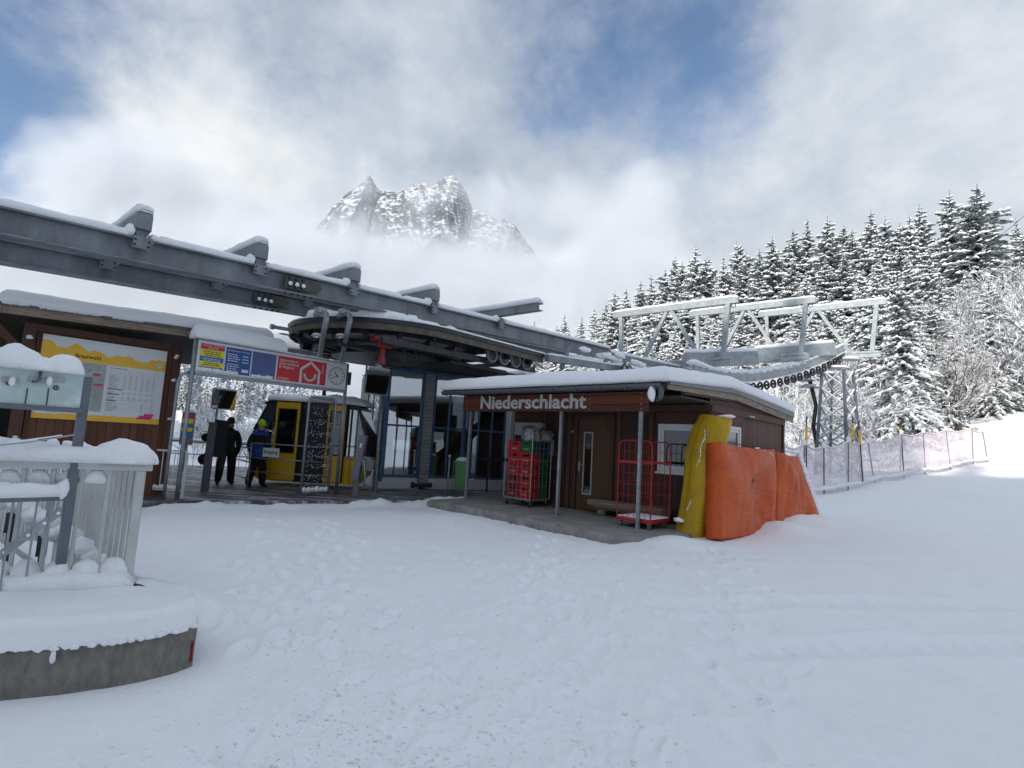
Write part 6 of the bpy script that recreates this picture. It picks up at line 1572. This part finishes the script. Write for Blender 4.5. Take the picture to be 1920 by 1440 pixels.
def ridgeD(px, q=94.0):
    tx = (px-960)/FPX+.0; return q/(.85*tx+.52)
def tree_at_top(px, py, Yd, label, variant=None, Hmin=6, Hmax=30, wf=1.0):
    d = ray(px, py); P = C0+d*(Yd/d.y); g = gz(P.x, P.y); H = P.z-g
    H2 = max(Hmin, min(Hmax, H)); k = H2/20
    v = protos[variant if variant is not None else rnd.randrange(5)]
    # thickness varies a little apart from height
    w = k*rnd.uniform(.82, 1.35)*wf
    return put_tree('spruce_tree', v, ('trunk', 'needles', 'snow'), (P.x, P.y, P.z-H2 if H > Hmax else g-.3), (w, w, k), rnd.uniform(0, 6.3), label, 'spruce', TG)
sky_t = [
 (1817, 344, 4, 'tallest spruce on the right skyline, dark and narrow with a ragged right side'),
 (1776, 354, 0, 'tall frosted spruce immediately left of the tallest one on the right skyline'),
 (1733, 378, 1, 'broad spruce on the skyline, second to the left of the tallest one'),
 (1906, 404, 2, 'dark spruce top at the right edge of the picture'),
 (1659, 402, 3, 'whitish rounded spruce on the skyline right of the dark twin-topped one'),
 (1630, 387, 4, 'dark twin-topped spruce on the skyline above the rightmost lattice arm'),
 (1575, 419, 0, None), (1549, 402, 1, 'pointed spruce standing above the middle lattice arm on the skyline'), (1520, 407, 2, None), (1494, 421, 4, None),
 (1450, 438, 1, 'wide spruce on the skyline above the right end of the nearest lattice arm'), (1407, 464, 3, None), (1386, 450, 0, None), (1355, 478, 2, None), (1338, 474, 4, None),
 (1302, 459, 1, 'tall spruce on the skyline above the peak of the nearest lattice arm'), (1264, 478, 0, 'spruce at the start of the tall skyline group, left of the nearest arm peak'),
 (1223, 514, 2, None), (1206, 522, 4, None), (1177, 536, 1, None), (1153, 541, 0, None), (1115, 572, 3, None), (1092, 590, 2, None), (1062, 584, 1, 'bushy snow-dusted spruce at the low left end of the forest'), (1044, 606, 3, None),
 (1000, 598, 2, 'small lone spruce tip left of the forest, right of the long cross beam'), (1600, 425, 2, None), (1690, 410, 0, None), (1710, 398, 3, None), (1475, 452, 3, None), (1430, 462, 2, None), (1322, 480, 3, None), (1245, 500, 3, None), (1281, 488, 4, None), (1135, 565, 4, None)]
for px, py, v, lab in sky_t:
    D = ridgeD(px)*rnd.uniform(.93, 1.03)
    if px > 1870: D = 74
    tree_at_top(px, py, D, lab or ('spruce in the close row along the forest skyline, right of the middle arm' if px > 1460 else 'spruce in the close row along the forest skyline behind the nearest arm' if px > 1250 else 'small spruce in the row along the low left part of the forest skyline'), v, Hmax=27)
front = [(1709, 469, 62, 3, 'large snow-laden spruce in front of the skyline row, above the farthest lattice arm'), (1853, 507, 44, 3, 'very white spruce standing free at the right above the end of the net'),
 (1685, 500, 40, 4, 'big dark spruce right behind the lattice tower cables'), (1650, 560, 44, 1, 'spruce just right of the farthest lattice arm end'), (1541, 478, 84, 3, None), (1421, 488, 100, 3, None), (1644, 478, 78, 3, None),
 (1378, 500, 104, 1, None), (1480, 480, 92, 0, None), (1590, 470, 82, 0, None), (1745, 455, 66, 0, 'grey spruce below the tallest trees, left of the frosted broadleaf crown'), (1905, 560, 50, 1, 'half-cut dark spruce at the right picture edge'), (1612, 500, 70, 3, None), (1510, 500, 80, 1, None), (1190, 570, 130, 1, None), (1235, 545, 120, 3, None), (1145, 585, 138, 0, None), (1290, 540, 108, 0, None), (1340, 530, 104, 4, None), (1775, 640, 42, 1, 'dark low spruce behind the right half of the net'), (1730, 690, 40, 4, 'low shadowed spruce behind the middle of the net'), (1880, 640, 46, 3, None), (1915, 430, 66, 0, None), (1700, 560, 50, 0, None), (1500, 540, 76, 4, None), (1085, 612, 150, 3, None), (1110, 606, 145, 0, None)]
for px, py, D, v, lab in front:
    tree_at_top(px, py, D, lab or ('snowy spruce on the slope below the skyline trees, between the lattice arms' if px < 1660 else 'snowy spruce on the right slope behind the frosted broadleaf trees'), v, Hmax=24)
for i in range(34):
    px = rnd.uniform(1080, 1680); q = rnd.uniform(60, 90); D = ridgeD(px, q)
    d = ray(px, 700); P = C0+d*(D/d.y); g = gz(P.x, P.y); H = rnd.uniform(11, 17)*(.75 if px < 1600 else 1)
    put_tree('spruce_tree', protos[rnd.randrange(5)], ('trunk', 'needles', 'snow'), (P.x, P.y, g-.3), (H/20*1.05, H/20*1.05, H/20), rnd.uniform(0, 6), 'unremarkable smaller spruce filling the slope between the other spruces', 'spruce', TG)
for px, py, D, v in ((1740, 560, 50, 3), (1765, 520, 58, 0), (1800, 560, 52, 2), (1835, 590, 56, 1), (1870, 540, 60, 3), (1895, 600, 48, 0), (1815, 500, 64, 4), (1725, 600, 44, 2), (1780, 600, 47, 3), (1860, 630, 50, 2), (1915, 530, 62, 3), (1885, 480, 68, 1), (1700, 640, 41, 0), (1840, 450, 70, 2)):
    tree_at_top(px, py, D, 'frosted spruce in the mixed wood on the right slope above the net', v, Hmin=5, Hmax=20)
# frosted broadleaf trees and shrubs
def broadleaf(seed, H=7, levels=6, spread=.62, stems=1, tuft=.6):
    r = random.Random(seed); V, F_, sv, sf = [], [], [], []
    def seg(p, q, r0, r1):
        d = (q-p).normalized(); a = d.orthogonal().normalized(); b_ = d.cross(a); n = len(V)
        for c, rr_ in ((p, r0), (q, r1)):
            for k in range(3): an_ = 2.094*k; V.append(c+(a*math.cos(an_)+b_*math.sin(an_))*rr_)
        for k in range(3): F_.append((n+k, n+(k+1) % 3, n+3+(k+1) % 3, n+3+k))
    def grow(p, d, L, rad, lv):
        q = p+d*L; m_ = p.lerp(q, .5)+Vector((r.uniform(-1, 1), r.uniform(-1, 1), r.uniform(-.5, .5)))*L*.08
        seg(p, m_, rad, rad*.85); seg(m_, q, rad*.85, rad*.65)
        if lv <= 0 or (lv < 3 and r.random() < .12):
            return
        if lv <= 3 and r.random() < tuft: octa(sv, sf, m_+Vector((0, 0, rad*1.2)), d, L*.42, rad*1.6+.012, rad*1.8+.016, .2)
        nb = r.choice((2, 3, 3)) if lv > 1 else r.choice((3, 4))
        for k in range(nb):
            ax = Vector((r.gauss(0, 1), r.gauss(0, 1), r.gauss(0, .55))).normalized(); nd_ = (d+ax*spread*r.uniform(.7, 1.3)+Vector((0, 0, .05 if lv > 2 else -.12))).normalized()
            grow(q if k < 2 else m_, nd_, L*r.uniform(.62, .86), rad*.62, lv-1)
    for s_ in range(stems):
        d = Vector((r.gauss(0, .35 if stems > 1 else .12), r.gauss(0, .35 if stems > 1 else .12), 1)).normalized()
        grow(Vector((r.gauss(0, .15*(stems > 1)), r.gauss(0, .15*(stems > 1)), -.3)), d, H*.27*r.uniform(.85, 1.1), H*.013+.02 if stems == 1 else H*.010+.012, levels)
    return (V, F_), (sv, sf)
bl = []
for i, (H, lv, sp, stn) in enumerate(((7, 7, .62, 1), (8, 7, .55, 1), (5, 6, .75, 3), (5, 6, .7, 4))):
    (a, af), (s_, sf_) = broadleaf(i+11, H, lv, sp, stn)
    bl.append((arr_mesh('branches', a, af, ['frosted_twig']), arr_mesh('frost', s_, sf_, ['snow'])))
def put_bl(px, Yd, s_, v, label, cat='tree', name='frosted_tree', dz=0):
    d = ray(px, 800); P = C0+d*(Yd/d.y); g = gz(P.x, P.y)
    return put_tree(name, bl[v], ('branches', 'frost'), (P.x, P.y, g-.2+dz), s_*rnd.uniform(.9, 1.1), rnd.uniform(0, 6.3), label, cat, 'frosted broadleaf trees and shrubs')
(a, af), (s_, sf_) = broadleaf(77, 9, 8, .62, 1, .7)
big = (arr_mesh('branches', a, af, ['frosted_bark']), arr_mesh('frost', s_, sf_, ['snow']))
P = G(1803, 822, lo=30); put_tree('frosted_tree', big, ('branches', 'frost'), (P.x, P.y, P.z-.2), 1.0, 2.2, 'frosted tree with a bent dark trunk right behind the right end of the net', 'tree', 'frosted broadleaf trees and shrubs')
for px, D, s_, v in ((1745, 44, 1.2, 0), (1870, 54, 1.5, 1), (1915, 58, 1.7, 0), (1900, 48, 1.2, 1), (1830, 60, 1.6, 0), (1780, 58, 1.5, 1), (1690, 40, 1.0, 2), (1640, 38, 1.0, 0), (1600, 36, .95, 1), (1560, 38, 1.1, 0), (1530, 36, .9, 3), (1500, 40, 1.0, 1), (1650, 33, .8, 3), (1580, 33, .8, 2), (1620, 42, 1.2, 0), (1710, 52, 1.4, 1), (1485, 46, 1.1, 0), (1890, 64, 1.8, 1), (1930, 50, 1.3, 0), (1850, 70, 1.6, 0)):
    put_bl(px, D, s_, v, 'frosted leafless tree or bush massed behind the net and the lattice tower')
for i in range(64):
    px = rnd.uniform(1020, 1640); q = rnd.uniform(36, 80); D = ridgeD(px, q)
    if D < 42: D = 42+rnd.random()*10
    put_bl(px, D, rnd.uniform(.9, 1.6)*(1 if px > 1250 else .9), rnd.randrange(4), 'white frosted shrub on the slope behind the lattice arms', 'shrub', 'frosted_shrub')
for i in range(24):
    px = rnd.uniform(1640, 1960); q = rnd.uniform(50, 88); D = ridgeD(px, q); put_bl(px, D, rnd.uniform(1.3, 2.1), rnd.randrange(4), 'white frosted shrub on the right slope among the spruces', 'shrub', 'frosted_shrub')
for i, (px, D) in enumerate(((372, 27), (400, 30), (432, 28), (455, 32), (478, 29), (505, 31), (350, 33), (325, 30), (415, 36), (460, 38), (540, 34), (385, 40), (600, 36), (640, 40), (690, 45), (560, 42))):
    t = put_bl(px, D, rnd.uniform(.55, .72), (2, 3, 0, 1)[i % 4], 'frosted bush seen through the station behind the two people', 'shrub', 'frosted_shrub')
for i, (px, py, D) in enumerate(((385, 745, 80), (408, 770, 60), (520, 762, 95), (350, 700, 90), (450, 770, 75), (370, 790, 52))): tree_at_top(px, py, D, 'small frosted spruce on the valley side, seen below the sign gantry', i % 5, Hmin=5)

# far wood on the left valley side: one mass
def far_wood():
    r = random.Random(4); V, F_, mi = [], [], []
    for i in range(900):
        px = r.uniform(60, 780); D = 85+200*r.random()**.8; d = ray(px, 800); P = C0+d*(D/d.y); g = gz(P.x, P.y)
        if g < 1.5: continue
        if mn.noise(Vector((P.x*.035, P.y*.03, 1))) > .28: continue
        H = r.uniform(5, 11); n = 18
        for k in range(n*4):
            t = k/(n*4); z = g+H*(.1+.88*t); a = k*2.4+r.random(); w = (H*.17*(1-t)+.2); rr_ = w; w = .30+.35*r.random(); c = Vector((P.x+math.cos(a)*rr_*.8, P.y+math.sin(a)*rr_*.8, z)); m0 = len(V)
            V += [c+Vector((math.cos(a)*w, math.sin(a)*w, -w*.35)), c+Vector((math.cos(a+2.1)*w, math.sin(a+2.1)*w, -w*.35)), c+Vector((math.cos(a+4.2)*w, math.sin(a+4.2)*w, -w*.35)), c+Vector((0, 0, w*.9))]
            F_ += [(m0, m0+1, m0+3), (m0+1, m0+2, m0+3), (m0+2, m0, m0+3)]
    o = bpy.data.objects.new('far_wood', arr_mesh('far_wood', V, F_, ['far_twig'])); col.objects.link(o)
    tag(o, 'hazy frosted wood covering the far valley side, seen under the sign gantry', 'wood', kind='stuff')
far_wood()
# trees behind the photographer: they shade the yard and show in the glass
for i in range(15):
    a = -1.35+i*.182; D = 47+6*math.sin(i*2.2)+rnd.uniform(-4, 8); base = math.atan2(-SUN.y, -SUN.x) if 0 else math.atan2(SUN.y, SUN.x)
    x = math.cos(base+a)*D; y = math.sin(base+a)*D
    put_tree('spruce_tree', protos[i % 5], ('trunk', 'needles', 'snow'), (x, y, gz(x, y)-.3), rnd.uniform(.55, .85), i, 'spruce on the slope behind the viewer, seen only as a reflection in the station glass', 'spruce', TG)

# ================================================================== MOUNTAIN
def make_mountain():
    Y0 = 3200.0; nx, ny = 420, 170
    xs = np.linspace(-1750, 900, nx); ys = np.linspace(-400, 400, ny)
    prof = []     # skyline from the photo, placed 3.2 km away
    for px, py in ((100, 640), (420, 560), (560, 470), (600, 432), (628, 392), (655, 362), (672, 345), (690, 326), (702, 340), (712, 352), (726, 348), (742, 352), (760, 343), (785, 338), (815, 345), (838, 333), (850, 330), (862, 345), (875, 368), (888, 398), (905, 408), (935, 412), (965, 425), (985, 448), (1010, 480), (1060, 530), (1200, 640)):
        p = atY(px, py, Y0); prof.append((p.x, p.z))
    px_, pz_ = zip(*prof)
    Xg, Yg = np.meshgrid(xs, ys, indexing='ij'); R0 = np.interp(Xg, px_, pz_)
    # crest line wanders in depth; faces drop steeply to both sides
    dy = Yg-60*np.sin(Xg*.006)
    front = np.abs(dy)
    ridg = 0; a = 1; 
    for o in range(6):
        f_ = .0032*2**o; n_ = 1-np.abs(vn(Xg*f_+.35*dy*f_+9*o, dy*f_*.55+3*o)*2)*1.6; ridg = ridg+a*n_; a *= .52
    z = R0-front*1.5+(ridg-1.0)*70*np.clip(front/160, .05, 1)+(vn(Xg*.03, dy*.03))*16+(vn(Xg*.07+.5*dy*.05, dy*.05))*12
    z = np.maximum(z, -60)
    co = np.stack([Xg, Y0+Yg, z], -1).reshape(-1, 3)
    i, j = np.meshgrid(np.arange(nx-1), np.arange(ny-1), indexing='ij')
    f = np.stack([i*ny+j, (i+1)*ny+j, (i+1)*ny+j+1, i*ny+j+1], -1).reshape(-1, 4)
    o = bpy.data.objects.new('mountain', arr_mesh('mountain', co.tolist(), f.tolist(), ['alpine_rock'], smooth=False)); col.objects.link(o); o['kind'] = 'structure'
make_mountain()

# ================================================================== CLOUDS round the mountain
def cloudmat(name, dens, sc_, lo, hi, seed=0):
    m = bpy.data.materials.new(name); m.use_nodes = True; nt = m.node_tree; nt.nodes.remove(nt.nodes['Principled BSDF']); out = nt.nodes['Material Output']
    v = nd(nt, 'ShaderNodeVolumePrincipled'); v.inputs['Color'].default_value = (.975, .975, .98, 1); v.inputs['Anisotropy'].default_value = -.1
    tc = nd(nt, 'ShaderNodeTexCoord'); mp = nd(nt, 'ShaderNodeMapping'); mp.inputs['Location'].default_value = (seed, seed*.7, 0); nt.links.new(tc.outputs['Generated'], mp.inputs[0])
    mp.inputs['Scale'].default_value = sc_
    n = noise(nt, 1, 5, .62, mp.outputs[0], .3)
    # fade towards the rim of the box-like hull: generated coords 0..1
    vm = nd(nt, 'ShaderNodeVectorMath', operation='SUBTRACT'); nt.links.new(tc.outputs['Generated'], vm.inputs[0]); vm.inputs[1].default_value = (.5, .5, .5)
    ln = nd(nt, 'ShaderNodeVectorMath', operation='LENGTH'); nt.links.new(vm.outputs[0], ln.inputs[0])
    rim = nd(nt, 'ShaderNodeMapRange', interpolation_type='SMOOTHSTEP'); nt.links.new(ln.outputs['Value'], rim.inputs[0]); rim.inputs[1].default_value = .5; rim.inputs[2].default_value = .12
    s_ = mathn(nt, 'ADD', n, mathn(nt, 'MULTIPLY', mathn(nt, 'SUBTRACT', rim.outputs[0], 1), .42))
    mr = nd(nt, 'ShaderNodeMapRange', interpolation_type='SMOOTHSTEP'); nt.links.new(s_, mr.inputs[0]); mr.inputs[1].default_value = lo; mr.inputs[2].default_value = hi; mr.inputs[3].default_value = 0; mr.inputs[4].default_value = dens
    nt.links.new(mr.outputs[0], v.inputs['Density']); nt.links.new(v.outputs[0], out.inputs['Volume']); M[name] = m; return m
def cloud(px, py, Yd, rx, ry, rz, label, dens=.006, sc_=(3, 3, 2), lo=.36, hi=.62, seed=0):
    c = atY(px, py, Yd); bm = bmesh.new(); bmesh.ops.create_icosphere(bm, subdivisions=3, radius=1)
    bm_me = bpy.data.meshes.new('cloud'); 
    for v in bm.verts: v.co = Vector((v.co.x*rx, v.co.y*ry, v.co.z*rz))
    bm.to_mesh(bm_me); bm.free(); o = bpy.data.objects.new('cloud', bm_me); col.objects.link(o); o.location = c
    cloudmat('cloud_%d' % seed, dens, sc_, lo, hi, seed); bm_me.materials.append(M['cloud_%d' % seed])
    tag(o, label, 'cloud', kind='stuff')
def cloudbank():
    c = atY(640, 435, 2600); hx_, hy_, hz_ = 2300, 290, 560
    b = MB(); b.box(-hx_, hx_, -hy_, hy_, -hz_, hz_); o = b.build('cloud', 'snow'); o.data.materials.clear(); o.matrix_world = Matrix.Translation(c)
    m = bpy.data.materials.new('cloud_bank'); m.use_nodes = True; nt = m.node_tree; nt.nodes.remove(nt.nodes['Principled BSDF']); out = nt.nodes['Material Output']
    v = nd(nt, 'ShaderNodeVolumePrincipled'); v.inputs['Color'].default_value = (.79, .805, .83, 1); v.inputs['Anisotropy'].default_value = -.05
    g = obj_coords(nt, (1/1000, 1/1000, 1/1000)); s_ = nd(nt, 'ShaderNodeSeparateXYZ'); nt.links.new(g, s_.inputs[0])
    n1_ = noise(nt, 2.1, 7, .60, g, .5)
    def mrn(src, a, b_, c_, d_):
        r_ = nd(nt, 'ShaderNodeMapRange', interpolation_type='SMOOTHSTEP'); nt.links.new(src, r_.inputs[0])
        for k, q in enumerate((a, b_, c_, d_)): r_.inputs[k+1].default_value = q
        return r_.outputs[0]
    zz = s_.outputs[2]; low = mrn(zz, -.22, .10, .62, .06); hi_ = mrn(zz, .10, .34, 0, -.04); topf = mrn(zz, .36, .55, 0, -.5)
    ax = mathn(nt, 'ABSOLUTE', s_.outputs[0]); xf = mrn(ax, 1.4, 2.25, 0, -1.2); ay = mathn(nt, 'ABSOLUTE', s_.outputs[1]); yf_ = mrn(ay, .16, .29, 0, -.5)
    left = mathn(nt, 'ADD', mrn(s_.outputs[0], -.9, -.25, .16, 0), mathn(nt, 'MULTIPLY', mrn(s_.outputs[0], .35, .65, 0, -.14), mrn(s_.outputs[0], .9, 1.2, 1, 0)))
    t = mathn(nt, 'ADD', mathn(nt, 'ADD', mathn(nt, 'SUBTRACT', mathn(nt, 'MULTIPLY', n1_, 1.6), .32), low), mathn(nt, 'ADD', mathn(nt, 'ADD', hi_, topf), mathn(nt, 'ADD', mathn(nt, 'ADD', xf, yf_), left)))
    nt.links.new(mrn(t, .45, 1.0, 0, .014), v.inputs['Density']); nt.links.new(v.outputs[0], out.inputs['Volume']); o.data.materials.append(m)
    tag(o, 'ragged white cloud bank wrapped round the foot and flanks of the rocky peak', 'cloud', kind='stuff')
cloudbank()

# ================================================================== SKY AND SUN
w = bpy.data.worlds.new('World'); sc.world = w; w.use_nodes = True; nt = w.node_tree; bg = nt.nodes['Background']; outw = nt.nodes['World Output']
sky = nd(nt, 'ShaderNodeTexSky', sky_type='NISHITA'); sky.sun_disc = False; sky.sun_elevation = R(SUNEL); sky.altitude = 1200
sky.sun_rotation = math.atan2(SUN.x, SUN.y); sky.dust_density = .6; sky.air_density = 1.0
nt.links.new(sky.outputs[0], bg.inputs[0]); bg.inputs[1].default_value = .125
tc = nd(nt, 'ShaderNodeTexCoord'); gen = tc.outputs['Generated']
def blobdir(px, py, r0, r1, k):
    d = ray(px, py).normalized(); vm = nd(nt, 'ShaderNodeVectorMath', operation='DISTANCE'); nt.links.new(gen, vm.inputs[0]); vm.inputs[1].default_value = d
    mr = nd(nt, 'ShaderNodeMapRange', interpolation_type='SMOOTHSTEP'); nt.links.new(vm.outputs['Value'], mr.inputs[0]); mr.inputs[1].default_value = r0; mr.inputs[2].default_value = r1; mr.inputs[3].default_value = k; mr.inputs[4].default_value = 0
    return mr.outputs[0]
mp = nd(nt, 'ShaderNodeMapping'); nt.links.new(gen, mp.inputs[0]); mp.inputs['Scale'].default_value = (1, 1, 1.25); mp.inputs['Rotation'].default_value = (.2, .5, .3)
n1 = noise(nt, 3.0, 11, .60, mp.outputs[0], .12); n2 = noise(nt, 8.5, 9, .62, mp.outputs[0], .15)
holes = None
for a in ((-40, 110, .0, .34, .34), (90, 300, .0, .19, .26), (1190, 100, .0, .28, .30), (1010, 40, .0, .22, .18), (1330, 110, 0, .22, .18), (1000, 225, 0, .12, .22), (470, 235, .0, .24, .16), (600, 60, 0, .3, .12), (250, 60, 0, .2, .1)):
    h = blobdir(*a); holes = h if holes is None else mathn(nt, 'ADD', holes, h)
fill = None
for a in ((1750, 250, .1, .75, .22), (300, 420, .05, .42, .26), (850, 230, .05, .3, .10), (250, 170, 0, .22, .14), (800, 560, .1, .6, .2)):
    h = blobdir(*a); fill = h if fill is None else mathn(nt, 'ADD', fill, h)
dens = mathn(nt, 'ADD', mathn(nt, 'SUBTRACT', mathn(nt, 'ADD', mathn(nt, 'MULTIPLY', n1, 1.15), mathn(nt, 'MULTIPLY', n2, .34)), holes), mathn(nt, 'ADD', fill, .01))
mk = nd(nt, 'ShaderNodeMapRange', interpolation_type='SMOOTHSTEP'); nt.links.new(dens, mk.inputs[0]); mk.inputs[1].default_value = .40; mk.inputs[2].default_value = .92
# cloud brightness: billows, brighter low on the left, duller high up
n3 = noise(nt, 4.6, 11, .62, mp.outputs[0], .2)
br_ = mathn(nt, 'ADD', mathn(nt, 'MULTIPLY', n3, .62), mathn(nt, 'ADD', blobdir(300, 440, .0, .5, .34), blobdir(1500, 420, .0, .7, .12)))
cc = ramp(nt, br_, [(.20, (.27, .32, .39)), (.38, (.41, .45, .51)), (.66, (.68, .69, .68))])
bg2 = nd(nt, 'ShaderNodeBackground'); nt.links.new(cc, bg2.inputs[0]); sg = nd(nt, 'ShaderNodeVectorMath', operation='DISTANCE'); nt.links.new(gen, sg.inputs[0]); sg.inputs[1].default_value = (SUN.x*math.cos(R(42)), SUN.y*math.cos(R(42)), math.sin(R(42)))
gl_ = nd(nt, 'ShaderNodeMapRange', interpolation_type='SMOOTHSTEP'); nt.links.new(sg.outputs['Value'], gl_.inputs[0]); gl_.inputs[1].default_value = .1; gl_.inputs[2].default_value = 1.15; gl_.inputs[3].default_value = 2.3; gl_.inputs[4].default_value = 1.05  # added fill: unseen clouds round the sun brightened to lift the snow
nt.links.new(gl_.outputs[0], bg2.inputs[1])
mx = nd(nt, 'ShaderNodeMixShader'); nt.links.new(mk.outputs[0], mx.inputs[0]); nt.links.new(bg.outputs[0], mx.inputs[1]); nt.links.new(bg2.outputs[0], mx.inputs[2]); nt.links.new(mx.outputs[0], outw.inputs[0])
w.cycles.sampling_method = 'MANUAL'; w.cycles.sample_map_resolution = 512
ld = bpy.data.lights.new('sun', 'SUN'); ld.energy = 3.2; ld.angle = R(.6); ld.color = (1, .95, .87)
so = bpy.data.objects.new('sun', ld); col.objects.link(so)
sv_ = Vector((SUN.x*math.cos(R(SUNEL)), SUN.y*math.cos(R(SUNEL)), math.sin(R(SUNEL)))); so.rotation_euler = sv_.to_track_quat('Z', 'Y').to_euler()
